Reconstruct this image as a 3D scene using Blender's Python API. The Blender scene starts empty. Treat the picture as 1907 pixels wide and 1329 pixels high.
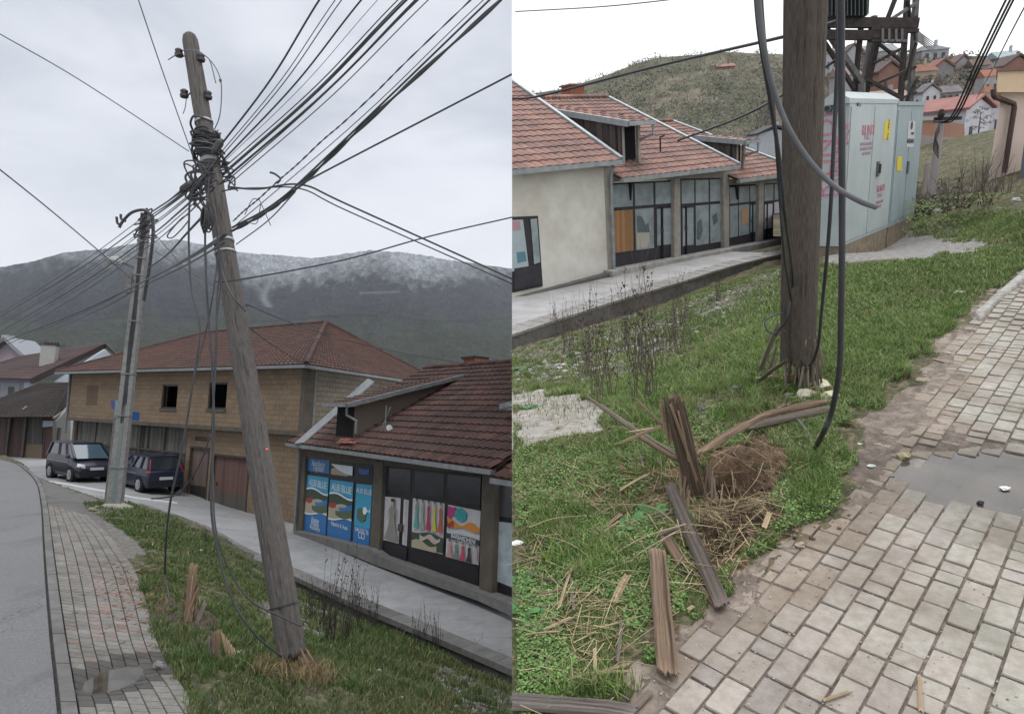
import bpy, bmesh, math, random
import numpy as np
from mathutils import Matrix, Vector, noise as mnoise
random.seed(7); rng = np.random.default_rng(7)
SC = bpy.context.scene; COL = SC.collection
F = 1200.0; CU, CV = 953.5, 664.5
# ---------------------------------------------------------------- camera, sky, sun, exposure
def rot(pitch, roll):
    return Matrix.Rotation(math.pi/2 + pitch, 4, 'X') @ Matrix.Rotation(roll, 4, 'Z')
MA = rot(math.atan(117.5/F), math.radians(2.0))       # street: looking slightly up
MBm = rot(-math.atan(354.5/F), math.radians(-5.0))    # hillside verge: looking down the slope of the hill
QB = MA @ MBm.inverted()
cam = bpy.data.cameras.new('camera'); cam.sensor_width = 36; cam.lens = 36*F/1907.0
cam.clip_start = 0.05; cam.clip_end = 9000
camo = bpy.data.objects.new('camera', cam); COL.objects.link(camo); camo.matrix_world = MA; SC.camera = camo
SC.view_settings.view_transform = 'Standard'; SC.view_settings.look = 'None'
SC.view_settings.exposure = 0.0; SC.view_settings.gamma = 1.0
SC.render.resolution_x = 1024; SC.render.resolution_y = 713
SUN_EL, SUN_AZ = math.radians(58), math.radians(200)
W = bpy.data.worlds.new("World"); SC.world = W; W.use_nodes = True
nt = W.node_tree; N = nt.nodes; L = nt.links; N.clear()
out = N.new('ShaderNodeOutputWorld'); bg = N.new('ShaderNodeBackground'); L.new(bg.outputs[0], out.inputs[0])
tc = N.new('ShaderNodeTexCoord')
def wm(op, a, b=None, c=None):
    n = N.new('ShaderNodeMath'); n.operation = op
    for i, x in enumerate((a, b, c)):
        if x is None: continue
        if isinstance(x, (int, float)): n.inputs[i].default_value = x
        else: L.new(x, n.inputs[i])
    return n.outputs[0]
def wmix(f, a, b, bt='MIX'):
    n = N.new('ShaderNodeMix'); n.data_type = 'RGBA'; n.blend_type = bt
    for s, x in ((n.inputs[0], f), (n.inputs[6], a), (n.inputs[7], b)):
        if isinstance(x, (int, float)): s.default_value = x
        elif isinstance(x, tuple): s.default_value = x
        else: L.new(x, s)
    return n.outputs[2]
def wnoise(scale, stretch, det, lo, hi, dist=0.0):
    mp = N.new('ShaderNodeMapping'); mp.inputs['Scale'].default_value = stretch; L.new(tc.outputs['Generated'], mp.inputs[0])
    nz = N.new('ShaderNodeTexNoise'); nz.inputs['Scale'].default_value = scale; nz.inputs['Detail'].default_value = det
    nz.inputs['Roughness'].default_value = .5; nz.inputs['Distortion'].default_value = dist
    L.new(mp.outputs[0], nz.inputs['Vector'])
    mr = N.new('ShaderNodeMapRange'); mr.interpolation_type = 'SMOOTHSTEP'; mr.inputs[1].default_value = lo; mr.inputs[2].default_value = hi
    L.new(nz.outputs[0], mr.inputs[0]); return mr.outputs[0]
sep = N.new('ShaderNodeSeparateXYZ'); L.new(tc.outputs['Generated'], sep.inputs[0])
clA = wmix(wnoise(2.0, (1, 1, 2.4), 5, .36, .64, .5), (.53, .565, .64, 1), (.78, .81, .88, 1))
clA = wmix(wm('MULTIPLY', wnoise(4.5, (1, 1, 3.2), 5, .42, .75, .4), .45), clA, (.86, .89, .95, 1))
# brighter just above the mountain ridge
lowb = N.new('ShaderNodeMapRange'); lowb.interpolation_type = 'SMOOTHSTEP'; L.new(sep.outputs[2], lowb.inputs[0])
lowb.inputs[1].default_value = .17; lowb.inputs[2].default_value = .38; lowb.inputs[3].default_value = .75; lowb.inputs[4].default_value = 0
clA = wmix(lowb.outputs[0], clA, (.84, .87, .93, 1))
clB = (1.25, 1.26, 1.28, 1)
nrm = MA.to_3x3() @ Vector((1, 0, 0))
dt = N.new('ShaderNodeVectorMath'); dt.operation = 'DOT_PRODUCT'; L.new(tc.outputs['Generated'], dt.inputs[0]); dt.inputs[1].default_value = nrm
sd = N.new('ShaderNodeMapRange'); L.new(dt.outputs['Value'], sd.inputs[0]); sd.inputs[1].default_value = -.0005; sd.inputs[2].default_value = .0005
cl = wmix(sd.outputs[0], clA, clB)
# an overcast sky is about three times as bright overhead as near the horizon
zen = N.new('ShaderNodeMapRange'); zen.interpolation_type = 'SMOOTHSTEP'; L.new(sep.outputs[2], zen.inputs[0])
zen.inputs[1].default_value = .60; zen.inputs[2].default_value = .95; zen.inputs[3].default_value = 1.0; zen.inputs[4].default_value = 3.0
sc_ = N.new('ShaderNodeVectorMath'); sc_.operation = 'SCALE'; L.new(cl, sc_.inputs[0]); L.new(zen.outputs[0], sc_.inputs[3])
skyt = N.new('ShaderNodeTexSky'); skyt.sky_type = 'NISHITA'; skyt.sun_disc = False; skyt.sun_elevation = SUN_EL; skyt.sun_rotation = SUN_AZ
ad = N.new('ShaderNodeVectorMath'); ad.operation = 'MULTIPLY_ADD'; L.new(skyt.outputs[0], ad.inputs[0]); ad.inputs[1].default_value = (.004, .004, .004); L.new(sc_.outputs[0], ad.inputs[2])
L.new(ad.outputs[0], bg.inputs[0]); bg.inputs[1].default_value = 1.0
sun = bpy.data.lights.new('sun', 'SUN'); sun.energy = 1.0; sun.angle = math.radians(18); sun.color = (1, .97, .93)
suno = bpy.data.objects.new('sun', sun); COL.objects.link(suno)
sdir = Vector((math.sin(SUN_AZ)*math.cos(SUN_EL), math.cos(SUN_AZ)*math.cos(SUN_EL), math.sin(SUN_EL)))
suno.rotation_euler = (-sdir).to_track_quat('-Z', 'Y').to_euler()
SC.cycles.max_bounces = 5; SC.cycles.diffuse_bounces = 3; SC.cycles.glossy_bounces = 3; SC.cycles.transparent_max_bounces = 6
SC.cycles.use_adaptive_sampling = True
# ---------------------------------------------------------------- the two places: street (side 'A') and verge (side 'B')
SIDE = 'A'
def setside(s):
    global SIDE; SIDE = s
def MS(): return MA if SIDE == 'A' else MBm
def QS(): return Matrix.Identity(4) if SIDE == 'A' else QB
def ray(u, v): return MS().to_3x3() @ Vector((u-CU, CV-v, -F))
def P(u, v, d):                       # point at depth d along y
    r = ray(u, v); return r*(d/r.y)
def G(u, v, z):                       # point on level z
    r = ray(u, v); return r*(z/r.z)
def proj(p):
    c = MS().to_3x3().transposed() @ Vector(p); return (CU + c.x/-c.z*F, CV - c.y/-c.z*F)
def projn(X):
    R = np.array(MS().to_3x3().transposed()); c = X @ R.T
    return np.stack([CU + c[:, 0]/-c[:, 2]*F, CV - c[:, 1]/-c[:, 2]*F], 1), c[:, 0]
def hit(u, v, o, n):                  # point on the plane (o, n)
    r = ray(u, v); return r*(n.dot(o)/n.dot(r))
# ---------------------------------------------------------------- mesh builder
class MB:
    def __init__(s): s.v = []; s.f = []; s.c = []; s.uv = []; s.m = []
    def add(s, vs, fs, col=(1, 1, 1), uv=None, mi=0):
        b = len(s.v); s.v += [tuple(v) for v in vs]; s.f += [tuple(b+i for i in f) for f in fs]
        s.c += [col]*len(vs) if not isinstance(col, list) else col
        s.uv += uv if uv else [(0, 0)]*len(vs); s.m += [mi]*len(fs); return s
    def quad(s, a, b, c, d, col=(1, 1, 1), uv=None, mi=0):
        return s.add([a, b, c, d], [(0, 1, 2, 3)], col, uv or [(0, 0), (1, 0), (1, 1), (0, 1)], mi)
    def prism(s, front, off, col=(1, 1, 1), mi=0):
        n = len(front); bk = [Vector(p)+Vector(off) for p in front]
        fs = [tuple(range(n)), tuple(range(2*n-1, n-1, -1))] + [(i, i+n, (i+1) % n+n, (i+1) % n) for i in range(n)]
        return s.add(list(front)+bk, fs, col, None, mi)
    def box(s, o, x, y, z, col=(1, 1, 1), mi=0):    # corner o and three edge vectors
        o, x, y, z = map(Vector, (o, x, y, z))
        vs = [o, o+x, o+x+y, o+y, o+z, o+x+z, o+x+y+z, o+y+z]
        return s.add(vs, [(3, 2, 1, 0), (4, 5, 6, 7), (0, 1, 5, 4), (1, 2, 6, 5), (2, 3, 7, 6), (3, 0, 4, 7)], col, None, mi)
    def bar(s, a, b, w, h, up=Vector((0, 0, 1)), col=(1, 1, 1), mi=0):
        a, b = Vector(a), Vector(b); d = (b-a).normalized(); sx = d.cross(up)
        if sx.length < .01: sx = d.cross(Vector((1, 0, 0)))
        sx.normalize(); sy = sx.cross(d).normalized()
        return s.box(a-sx*w/2-sy*h/2, b-a, sx*w, sy*h, col, mi)
    def tube(s, pts, r, n=6, col=(1, 1, 1), cap=True, mi=0, wob=0.0, uvs=1.0):
        pts = [Vector(p) for p in pts]; m = len(pts)
        rs = r if isinstance(r, (list, tuple)) else [r]*m
        d0 = (pts[1]-pts[0]).normalized(); a = d0.orthogonal().normalized()
        vs = []; uv = []; l = 0
        for i, p in enumerate(pts):
            d = (pts[min(i+1, m-1)]-pts[max(i-1, 0)]).normalized(); a = (a-d*a.dot(d)).normalized(); b = d.cross(a)
            if i: l += (p-pts[i-1]).length
            for k in range(n):
                t = 2*math.pi*k/n; rr = rs[i]*(1+wob*(random.random()-.5)); vs.append(p+(a*math.cos(t)+b*math.sin(t))*rr); uv.append((k/n, l*uvs))
        fs = [(i*n+k, i*n+(k+1) % n, (i+1)*n+(k+1) % n, (i+1)*n+k) for i in range(m-1) for k in range(n)]
        if cap: fs += [tuple(range(n-1, -1, -1)), tuple((m-1)*n+k for k in range(n))]
        return s.add(vs, fs, col, uv, mi)
    def lathe(s, base, axis, prof, n=10, col=(1, 1, 1), mi=0):
        axis = Vector(axis).normalized(); a = axis.orthogonal().normalized(); b = axis.cross(a); base = Vector(base)
        vs = [base+axis*h+(a*math.cos(2*math.pi*k/n)+b*math.sin(2*math.pi*k/n))*r for r, h in prof for k in range(n)]
        m = len(prof); fs = [(i*n+k, i*n+(k+1) % n, (i+1)*n+(k+1) % n, (i+1)*n+k) for i in range(m-1) for k in range(n)]
        fs += [tuple(range(n-1, -1, -1)), tuple((m-1)*n+k for k in range(n))]
        return s.add(vs, fs, col, None, mi)
    def rock(s, c, sz, col=(1, 1, 1), seed=None, mi=0):
        sd = seed if seed is not None else random.random()*99; vs = []; n, m = 8, 5
        for i in range(m+1):
            th = math.pi*i/m
            for k in range(n):
                ph = 2*math.pi*k/n; q = Vector((math.sin(th)*math.cos(ph), math.sin(th)*math.sin(ph), math.cos(th)))
                f = 1+.55*mnoise.noise(q*1.6+Vector((sd, sd, 0))); vs.append(Vector(c)+Vector((q.x*sz[0]*f, q.y*sz[1]*f, q.z*sz[2]*f)))
        fs = [(i*n+k, (i+1)*n+k, (i+1)*n+(k+1) % n, i*n+(k+1) % n) for i in range(m) for k in range(n)]
        return s.add(vs, fs, col, None, mi)
    def build(s, name, mats, parent=None, smooth=False, base=None):
        if parent is not None: base = Vector(parent['_b'])
        elif base is None:
            A = np.array([tuple(v) for v in s.v]); base = Vector(((A[:, 0].min()+A[:, 0].max())/2, (A[:, 1].min()+A[:, 1].max())/2, A[:, 2].min()))
        me = bpy.data.meshes.new(name); me.from_pydata([(v[0]-base.x, v[1]-base.y, v[2]-base.z) for v in s.v], [], s.f)
        return finish(me, name, mats, parent, base, np.array(s.c, dtype=np.float32).reshape(-1, 3), np.array(s.uv, dtype=np.float32), s.m, smooth)
def finish(me, name, mats, parent, base, col, uv=None, mi=None, smooth=False):
    if not isinstance(mats, (list, tuple)): mats = [mats]
    for m in mats: me.materials.append(m)
    ca = me.color_attributes.new('Col', 'FLOAT_COLOR', 'POINT')
    ca.data.foreach_set('color', np.concatenate([col, np.ones((len(col), 1), np.float32)], 1).astype(np.float32).ravel())
    if uv is not None and len(me.loops):
        li = np.empty(len(me.loops), np.int32); me.loops.foreach_get('vertex_index', li)
        me.uv_layers.new(name='UVMap').data.foreach_set('uv', uv[li].astype(np.float32).ravel())
    if mi is not None and len(mats) > 1: me.polygons.foreach_set('material_index', mi)
    if smooth: me.polygons.foreach_set('use_smooth', [True]*len(me.polygons))
    me.validate(); me.update()
    o = bpy.data.objects.new(name, me); COL.objects.link(o); place(o, parent, base); return o
def place(o, parent, base):
    o['_b'] = tuple(base); o['_s'] = SIDE
    if parent is None: o.matrix_world = QS() @ Matrix.Translation(base)
    else: o.parent = parent
def thing(name, label, cat, base, group=None):
    o = bpy.data.objects.new(name, None); COL.objects.link(o); o.empty_display_size = .1
    place(o, None, Vector(base)); return tag(o, label, cat, group)
def tag(o, label=None, cat=None, group=None, kind=None):
    for k, x in (('label', label), ('category', cat), ('group', group), ('kind', kind)):
        if x: o[k] = x
    return o
def struct(o): o['kind'] = 'structure'; return o
def np_mesh(name, V, Fc, col, mats, base=(0, 0, 0), uv=None, smooth=False, parent=None):
    base = Vector(base); me = bpy.data.meshes.new(name)
    V = np.asarray(V, np.float32)-np.array(base, np.float32); Fc = np.asarray(Fc, np.int32); k = Fc.shape[1]
    me.vertices.add(len(V)); me.vertices.foreach_set('co', V.ravel())
    me.loops.add(Fc.size); me.loops.foreach_set('vertex_index', Fc.ravel())
    me.polygons.add(len(Fc)); me.polygons.foreach_set('loop_start', np.arange(0, Fc.size, k, dtype=np.int32))
    me.update(calc_edges=True)
    return finish(me, name, mats, parent, base, np.asarray(col, np.float32), uv, None, smooth)
# ---------------------------------------------------------------- materials
def mat(name, c1, c2=None, scale=4, rough=.85, bump=.15, bscale=None, stretch=(1, 1, 1), coord='Object', detail=6, spec=.3, metal=0, dirt=None, dscale=.8, damt=.5, lo=.35, hi=.65, bdist=.01, crack=0):
    m = bpy.data.materials.new(name); m.use_nodes = True; t = m.node_tree; n = t.nodes; l = t.links
    b = n['Principled BSDF']; b.inputs['Roughness'].default_value = rough; b.inputs['Specular IOR Level'].default_value = spec; b.inputs['Metallic'].default_value = metal
    tcn = n.new('ShaderNodeTexCoord'); mp = n.new('ShaderNodeMapping'); mp.inputs['Scale'].default_value = stretch; l.new(tcn.outputs[coord], mp.inputs[0])
    def nz(sc, det, lo, hi):
        q = n.new('ShaderNodeTexNoise'); q.inputs['Scale'].default_value = sc; q.inputs['Detail'].default_value = det; q.inputs['Roughness'].default_value = .6
        l.new(mp.outputs[0], q.inputs['Vector']); r = n.new('ShaderNodeMapRange'); r.inputs[1].default_value = lo; r.inputs[2].default_value = hi; l.new(q.outputs[0], r.inputs[0]); return r.outputs[0], q.outputs[0]
    def mx(f, a, c, bt='MIX'):
        q = n.new('ShaderNodeMix'); q.data_type = 'RGBA'; q.blend_type = bt
        for s_, x in ((q.inputs[0], f), (q.inputs[6], a), (q.inputs[7], c)):
            if isinstance(x, (int, float)): s_.default_value = x
            elif isinstance(x, tuple): s_.default_value = (*x, 1) if len(x) == 3 else x
            else: l.new(x, s_)
        return q.outputs[2]
    if c2 is None: c2 = tuple(x*.72 for x in c1)
    f, _ = nz(scale, detail, lo, hi); c = mx(f, c1, c2)
    if dirt is not None:
        f2, _ = nz(dscale, 5, .42, .68); mu = n.new('ShaderNodeMath'); mu.operation = 'MULTIPLY'; mu.inputs[1].default_value = damt; l.new(f2, mu.inputs[0]); c = mx(mu.outputs[0], c, dirt)
    at = n.new('ShaderNodeAttribute'); at.attribute_name = 'Col'; c = mx(1.0, c, at.outputs['Color'], 'MULTIPLY')
    l.new(c, b.inputs['Base Color'])
    if crack:
        nd = n.new('ShaderNodeTexNoise'); nd.inputs['Scale'].default_value = crack*2.5; nd.inputs['Detail'].default_value = 5; l.new(tcn.outputs[coord], nd.inputs['Vector'])
        va = n.new('ShaderNodeVectorMath'); va.operation = 'MULTIPLY_ADD'; l.new(nd.outputs['Color'], va.inputs[0]); va.inputs[1].default_value = (.5/crack,)*3; l.new(tcn.outputs[coord], va.inputs[2])
        vo = n.new('ShaderNodeTexVoronoi'); vo.feature = 'DISTANCE_TO_EDGE'; vo.inputs['Scale'].default_value = crack; l.new(va.outputs[0], vo.inputs['Vector'])
        cr = n.new('ShaderNodeMapRange'); cr.inputs[1].default_value = 0; cr.inputs[2].default_value = .012*crack; cr.inputs[3].default_value = .8; cr.inputs[4].default_value = 0; l.new(vo.outputs['Distance'], cr.inputs[0])
        f3, _ = nz(.45, 3, .46, .60); m3 = n.new('ShaderNodeMath'); m3.operation = 'MULTIPLY'; l.new(f3, m3.inputs[0]); l.new(cr.outputs[0], m3.inputs[1]); c = mx(m3.outputs[0], c, tuple(x*.25 for x in c2))
        f4, _ = nz(1.7, 6, .54, .70); m4 = n.new('ShaderNodeMath'); m4.operation = 'MULTIPLY'; l.new(f4, m4.inputs[0]); m4.inputs[1].default_value = .40; c = mx(m4.outputs[0], c, tuple(x*.62 for x in c2)); l.new(c, b.inputs['Base Color'])
    if bump:
        _, h = nz(bscale or scale*4, 6, 0, 1); bp = n.new('ShaderNodeBump'); bp.inputs['Strength'].default_value = bump; bp.inputs['Distance'].default_value = bdist
        l.new(h, bp.inputs['Height']); l.new(bp.outputs[0], b.inputs['Normal'])
    return m
def wood(name, c1, c2, sc=10, st=(6, .35, 1), **k): return mat(name, c1, c2, scale=sc, stretch=st, coord='UV', bump=k.pop('bump', .7), bdist=.008, **k)
M = {}
M['asphalt'] = mat('asphalt', (.165, .165, .168), (.10, .10, .104), scale=70, rough=.9, bump=.8, bscale=140, dirt=(.115, .115, .118), dscale=.5, damt=.6, stretch=(1, .35, 1), crack=.55)
M['concrete'] = mat('concrete', (0.1550, 0.1519, 0.1457), (0.1054, 0.1023, 0.0992), scale=5, bump=.35, bscale=40, dirt=(0.0744, 0.0713, 0.0682), dscale=1.1, damt=.6)
M['concrete_pale'] = mat('concrete_pale', (.42, .41, .39), (.31, .30, .28), scale=6, bump=.4, bscale=40, dirt=(.2, .19, .17), dscale=1.5, damt=.6)
M['concrete_dark'] = mat('concrete_dark', (0.0840, 0.0810, 0.0750), (0.0450, 0.0450, 0.0420), scale=7, bump=.8, bscale=35, dirt=(0.0330, 0.0360, 0.0270), dscale=2, damt=.7, bdist=.03)
M['walkway'] = mat('walkway', (.24, .245, .245), (.195, .198, .2), scale=3, bump=.3, bscale=50, dirt=(.14, .14, .14), dscale=.7, damt=.6, crack=.6)
M['verge'] = mat('verge', (1, 1, 1), (.6, .58, .55), scale=14, bump=.9, bscale=60, rough=.95, bdist=.02)
M['paver'] = mat('paver', (1, 1, 1), (.78, .75, .72), scale=26, bump=.8, bscale=110, rough=.9, dirt=(.40, .35, .29), dscale=2.6, damt=.55, bdist=.004)
M['old_wood'] = wood('old_wood', (.20, .175, .155), (.105, .088, .078))
M['old_wood_dark'] = wood('old_wood_dark', (.105, .080, .062), (.045, .035, .028))
M['split_wood'] = wood('split_wood', (.27, .19, .125), (.10, .068, .05), sc=14)
M['fresh_wood'] = wood('fresh_wood', (.44, .34, .215), (.28, .20, .125), sc=14)
M['grey_wood'] = wood('grey_wood', (.21, .175, .145), (.10, .08, .065), sc=12)
M['black_cable'] = mat('black_cable', (.035, .036, .04), (.02, .02, .022), rough=.5, bump=0, spec=.4)
M['grey_cable'] = mat('grey_cable', (.10, .105, .11), (.07, .072, .078), rough=.5, bump=0, spec=.4)
M['rust'] = mat('rust', (.060, .047, .042), (.032, .027, .026), scale=12, rough=.8, bump=.3, metal=.2)
M['grey_steel'] = mat('grey_steel', (.17, .165, .155), (.10, .095, .09), scale=10, rough=.7, bump=.2, metal=.2)
M['galv'] = mat('galv', (.36, .39, .40), (.26, .285, .295), scale=6, rough=.5, bump=.05, metal=.3)
M['gutter_dark'] = mat('gutter_dark', (.075, .06, .055), (.05, .04, .04), rough=.6, bump=.05)
M['roof_dark'] = mat('roof_dark', (.078, .037, .029), (.040, .023, .020), scale=2.2, rough=.9, bump=.3, bscale=40, dirt=(.026, .021, .018), dscale=1.3, damt=.7)
M['roof_house'] = mat('roof_house', (.088, .040, .030), (.050, .028, .023), scale=3, rough=.9, bump=.3, bscale=40, dirt=(.034, .027, .022), dscale=.9, damt=.6)
M['roof_red'] = mat('roof_red', (.275, .158, .128), (.20, .122, .104), scale=3, rough=.85, bump=.3, bscale=40, dirt=(.12, .085, .078), dscale=1.6, damt=.8)
M['roof_brown'] = mat('roof_brown', (0.0310, 0.0225, 0.0200), (0.0200, 0.0160, 0.0150), scale=2, rough=.9, bump=.3)
M['roof_far'] = mat('roof_far', (1, 1, 1), (.75, .72, .7), scale=1.2, rough=.9, bump=0)
M['far_wall'] = mat('far_wall', (1, 1, 1), (.85, .84, .82), scale=1.0, rough=.9, bump=0)
M['gutter_old'] = mat('gutter_old', (.17, .185, .19), (.12, .13, .135), scale=6, rough=.6, bump=.05)
M['render_white'] = mat('render_white', (.74, .72, .66), (.62, .60, .53), scale=2.2, rough=.9, bump=.25, bscale=30, dirt=(.46, .40, .31), dscale=.9, damt=.45)
M['frame'] = mat('frame', (.052, .048, .055), (.038, .035, .042), rough=.55, bump=.1)
M['frame_dark'] = mat('frame_dark', (0.0132, 0.0126, 0.0156), (0.0096, 0.0096, 0.0120), rough=.5, bump=.1)
M['pillar'] = mat('pillar', (0.0960, 0.0840, 0.0648), (0.0696, 0.0600, 0.0480), scale=5, bump=.3, bscale=40, dirt=(0.0528, 0.0480, 0.0408), dscale=2, damt=.6)
M['pillar_b'] = mat('pillar_b', (.38, .355, .31), (.29, .27, .24), scale=5, bump=.3, bscale=40)
M['black'] = mat('black', (.008, .008, .009), (.012, .011, .01), bump=0, rough=.9)
M['plain'] = mat('plain', (1, 1, 1), (.9, .9, .9), scale=3, bump=.05, rough=.8)
M['paint'] = mat('paint', (1, 1, 1), (.97, .97, .97), scale=2, bump=0, rough=.28, spec=.5)
M['cabinet'] = mat('cabinet', (.405, .45, .455), (.365, .405, .41), scale=1.5, rough=.5, bump=.06, dirt=(.30, .33, .33), dscale=2.5, damt=.4)
M['cabinet_blue'] = mat('cabinet_blue', (.30, .365, .39), (.265, .325, .35), scale=1.5, rough=.5, bump=.06, dirt=(.22, .26, .27), dscale=2.5, damt=.4)
M['stain_red'] = mat('stain_red', (.42, .12, .17), (.55, .28, .32), scale=30, rough=.8, bump=0)
M['peach'] = mat('peach', (.74, .61, .53), (.68, .56, .48), scale=2, rough=.9, bump=.1)
M['straw'] = mat('straw', (1, 1, 1), (.75, .72, .7), scale=6, rough=.95, bump=.2)
M['leafmat'] = mat('leafmat', (1, 1, 1), (.7, .75, .65), scale=9, rough=.75, bump=0, spec=.2)
M['stone'] = mat('stone', (1, 1, 1), (.7, .68, .65), scale=22, rough=.9, bump=.6, bscale=60)
M['porcelain'] = mat('porcelain', (.045, .035, .033), (.03, .025, .025), rough=.3, bump=0, spec=.6)
def glassy(name, c, rough=.12, spec=.6): return mat(name, c, tuple(x*.8 for x in c), scale=1.2, rough=rough, bump=.02, spec=spec)
M['glass_dark'] = glassy('glass_dark', (.035, .037, .047), .15)
M['glass_grey'] = mat('glass_grey', (.36, .41, .42), (.27, .32, .33), scale=1.6, rough=.35, bump=.02, spec=.5, dirt=(.15, .18, .20), dscale=3.2, damt=.5)
M['glass_dull'] = mat('glass_dull', (0.0600, 0.0630, 0.0630), (0.0450, 0.0480, 0.0480), scale=1.6, rough=.3, bump=.02, spec=.5)
M['car_glass'] = glassy('car_glass', (.02, .025, .03), .05, .8)
wt = bpy.data.materials.new('water'); wt.use_nodes = True; _t = wt.node_tree; _t.nodes.clear()
_o = _t.nodes.new('ShaderNodeOutputMaterial'); _m1 = _t.nodes.new('ShaderNodeMixShader'); _m2 = _t.nodes.new('ShaderNodeMixShader'); _g = _t.nodes.new('ShaderNodeBsdfGlossy'); _d = _t.nodes.new('ShaderNodeBsdfDiffuse'); _tr = _t.nodes.new('ShaderNodeBsdfTransparent'); _fr = _t.nodes.new('ShaderNodeFresnel')
_fr.inputs[0].default_value = 1.6; _g.inputs['Roughness'].default_value = .02; _d.inputs[0].default_value = (.085, .072, .058, 1); _tr.inputs[0].default_value = (.50, .44, .36, 1)
_nz = _t.nodes.new('ShaderNodeTexNoise'); _nz.inputs['Scale'].default_value = 3.5; _tc = _t.nodes.new('ShaderNodeTexCoord'); _mr = _t.nodes.new('ShaderNodeMapRange'); _mr.inputs[1].default_value = .35; _mr.inputs[2].default_value = .65; _mr.inputs[3].default_value = .25; _mr.inputs[4].default_value = .8
_t.links.new(_tc.outputs['Object'], _nz.inputs['Vector']); _t.links.new(_nz.outputs[0], _mr.inputs[0]); _t.links.new(_mr.outputs[0], _m2.inputs[0])
_t.links.new(_tr.outputs[0], _m2.inputs[1]); _t.links.new(_d.outputs[0], _m2.inputs[2]); _t.links.new(_fr.outputs[0], _m1.inputs[0]); _t.links.new(_m2.outputs[0], _m1.inputs[1]); _t.links.new(_g.outputs[0], _m1.inputs[2]); _t.links.new(_m1.outputs[0], _o.inputs[0])
M['water'] = wt
# block walls: real block courses drawn by a brick texture with mortar relief
def blockmat(name, c1, c2, mortar, bw, bh, ms=.02, axes='XZ', rotz=0, noisy=.28, dirt=(.1, .09, .07)):
    m = mat(name, c1, c2, scale=14, bump=0, rough=.9, dirt=dirt, dscale=1.1, damt=noisy)
    t = m.node_tree; n = t.nodes; l = t.links; b = n['Principled BSDF']
    bc = b.inputs['Base Color'].links[0].from_socket
    tcn = n.new('ShaderNodeTexCoord'); br = n.new('ShaderNodeTexBrick'); l.new(tcn.outputs['UV'], br.inputs['Vector'])
    br.inputs['Scale'].default_value = 1; br.inputs['Brick Width'].default_value = bw; br.inputs['Row Height'].default_value = bh; br.inputs['Mortar Size'].default_value = ms; br.inputs['Mortar Smooth'].default_value = .3
    br.inputs['Color1'].default_value = (1, 1, 1, 1); br.inputs['Color2'].default_value = (.82, .8, .8, 1); br.inputs['Mortar'].default_value = (*mortar, 1)
    q = n.new('ShaderNodeMix'); q.data_type = 'RGBA'; q.blend_type = 'MULTIPLY'; q.inputs[0].default_value = 1
    l.new(bc, q.inputs[6]); l.new(br.outputs[0], q.inputs[7]); l.new(q.outputs[2], b.inputs['Base Color'])
    bp = n.new('ShaderNodeBump'); bp.invert = True; bp.inputs['Strength'].default_value = .6; bp.inputs['Distance'].default_value = .02; l.new(br.outputs[1], bp.inputs['Height']); l.new(bp.outputs[0], b.inputs['Normal'])
    return m
M['blocks'] = blockmat('blocks', (.215, .158, .102), (.165, .120, .080), (.68, .66, .64), .40, .19, .012)
M['blocks_side'] = blockmat('blocks_side', (.20, .172, .14), (.16, .136, .11), (.5, .47, .44), .40, .19, .016)
M['brick_red'] = blockmat('brick_red', (.42, .17, .10), (.33, .13, .08), (.7, .65, .6), .25, .12, .02)
# ---------------------------------------------------------------- helpers for walls, roofs, planks, wires
class Face:
    """a vertical wall plane from two ground points; px polygons are laid on it with real thickness"""
    def __init__(s, a, b):
        s.o = Vector(a); d = Vector(b)-s.o; s.len = Vector((d.x, d.y)).length; d.z = 0; s.x = d.normalized(); s.z = Vector((0, 0, 1))
        s.n = s.x.cross(s.z)
        if s.n.dot(-s.o) < 0: s.n = -s.n
    def h(s, u, v, b=0): return hit(u, v, s.o+s.n*b, s.n)
    def poly(s, mb, pts, b, t, col=(1, 1, 1), mi=0): return mb.prism([s.h(u, v, b) for u, v in pts], s.n*-t, col, mi)
    def rect(s, mb, u0, v0, u1, v1, b, t, col=(1, 1, 1)):
        p, q = s.h(u0, v0, b), s.h(u1, v1, b); a0, a1 = (p-s.o).dot(s.x), (q-s.o).dot(s.x)
        return s.rac(mb, a0, a1, q.z, p.z, b, t, col)
    def at(s, a, z, b=0):
        r = s.o+s.x*a+s.n*b; r.z = z; return r
    def rac(s, mb, a0, a1, z0, z1, b, t, col=(1, 1, 1)):
        return mb.prism([s.at(a0, z0, b), s.at(a1, z0, b), s.at(a1, z1, b), s.at(a0, z1, b)], s.n*-t, col)
    def ac(s, u, v, b=0):
        p = s.h(u, v, b); return (p-s.o).dot(s.x), p.z
def lerp(a, b, t): return a+(b-a)*t
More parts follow.
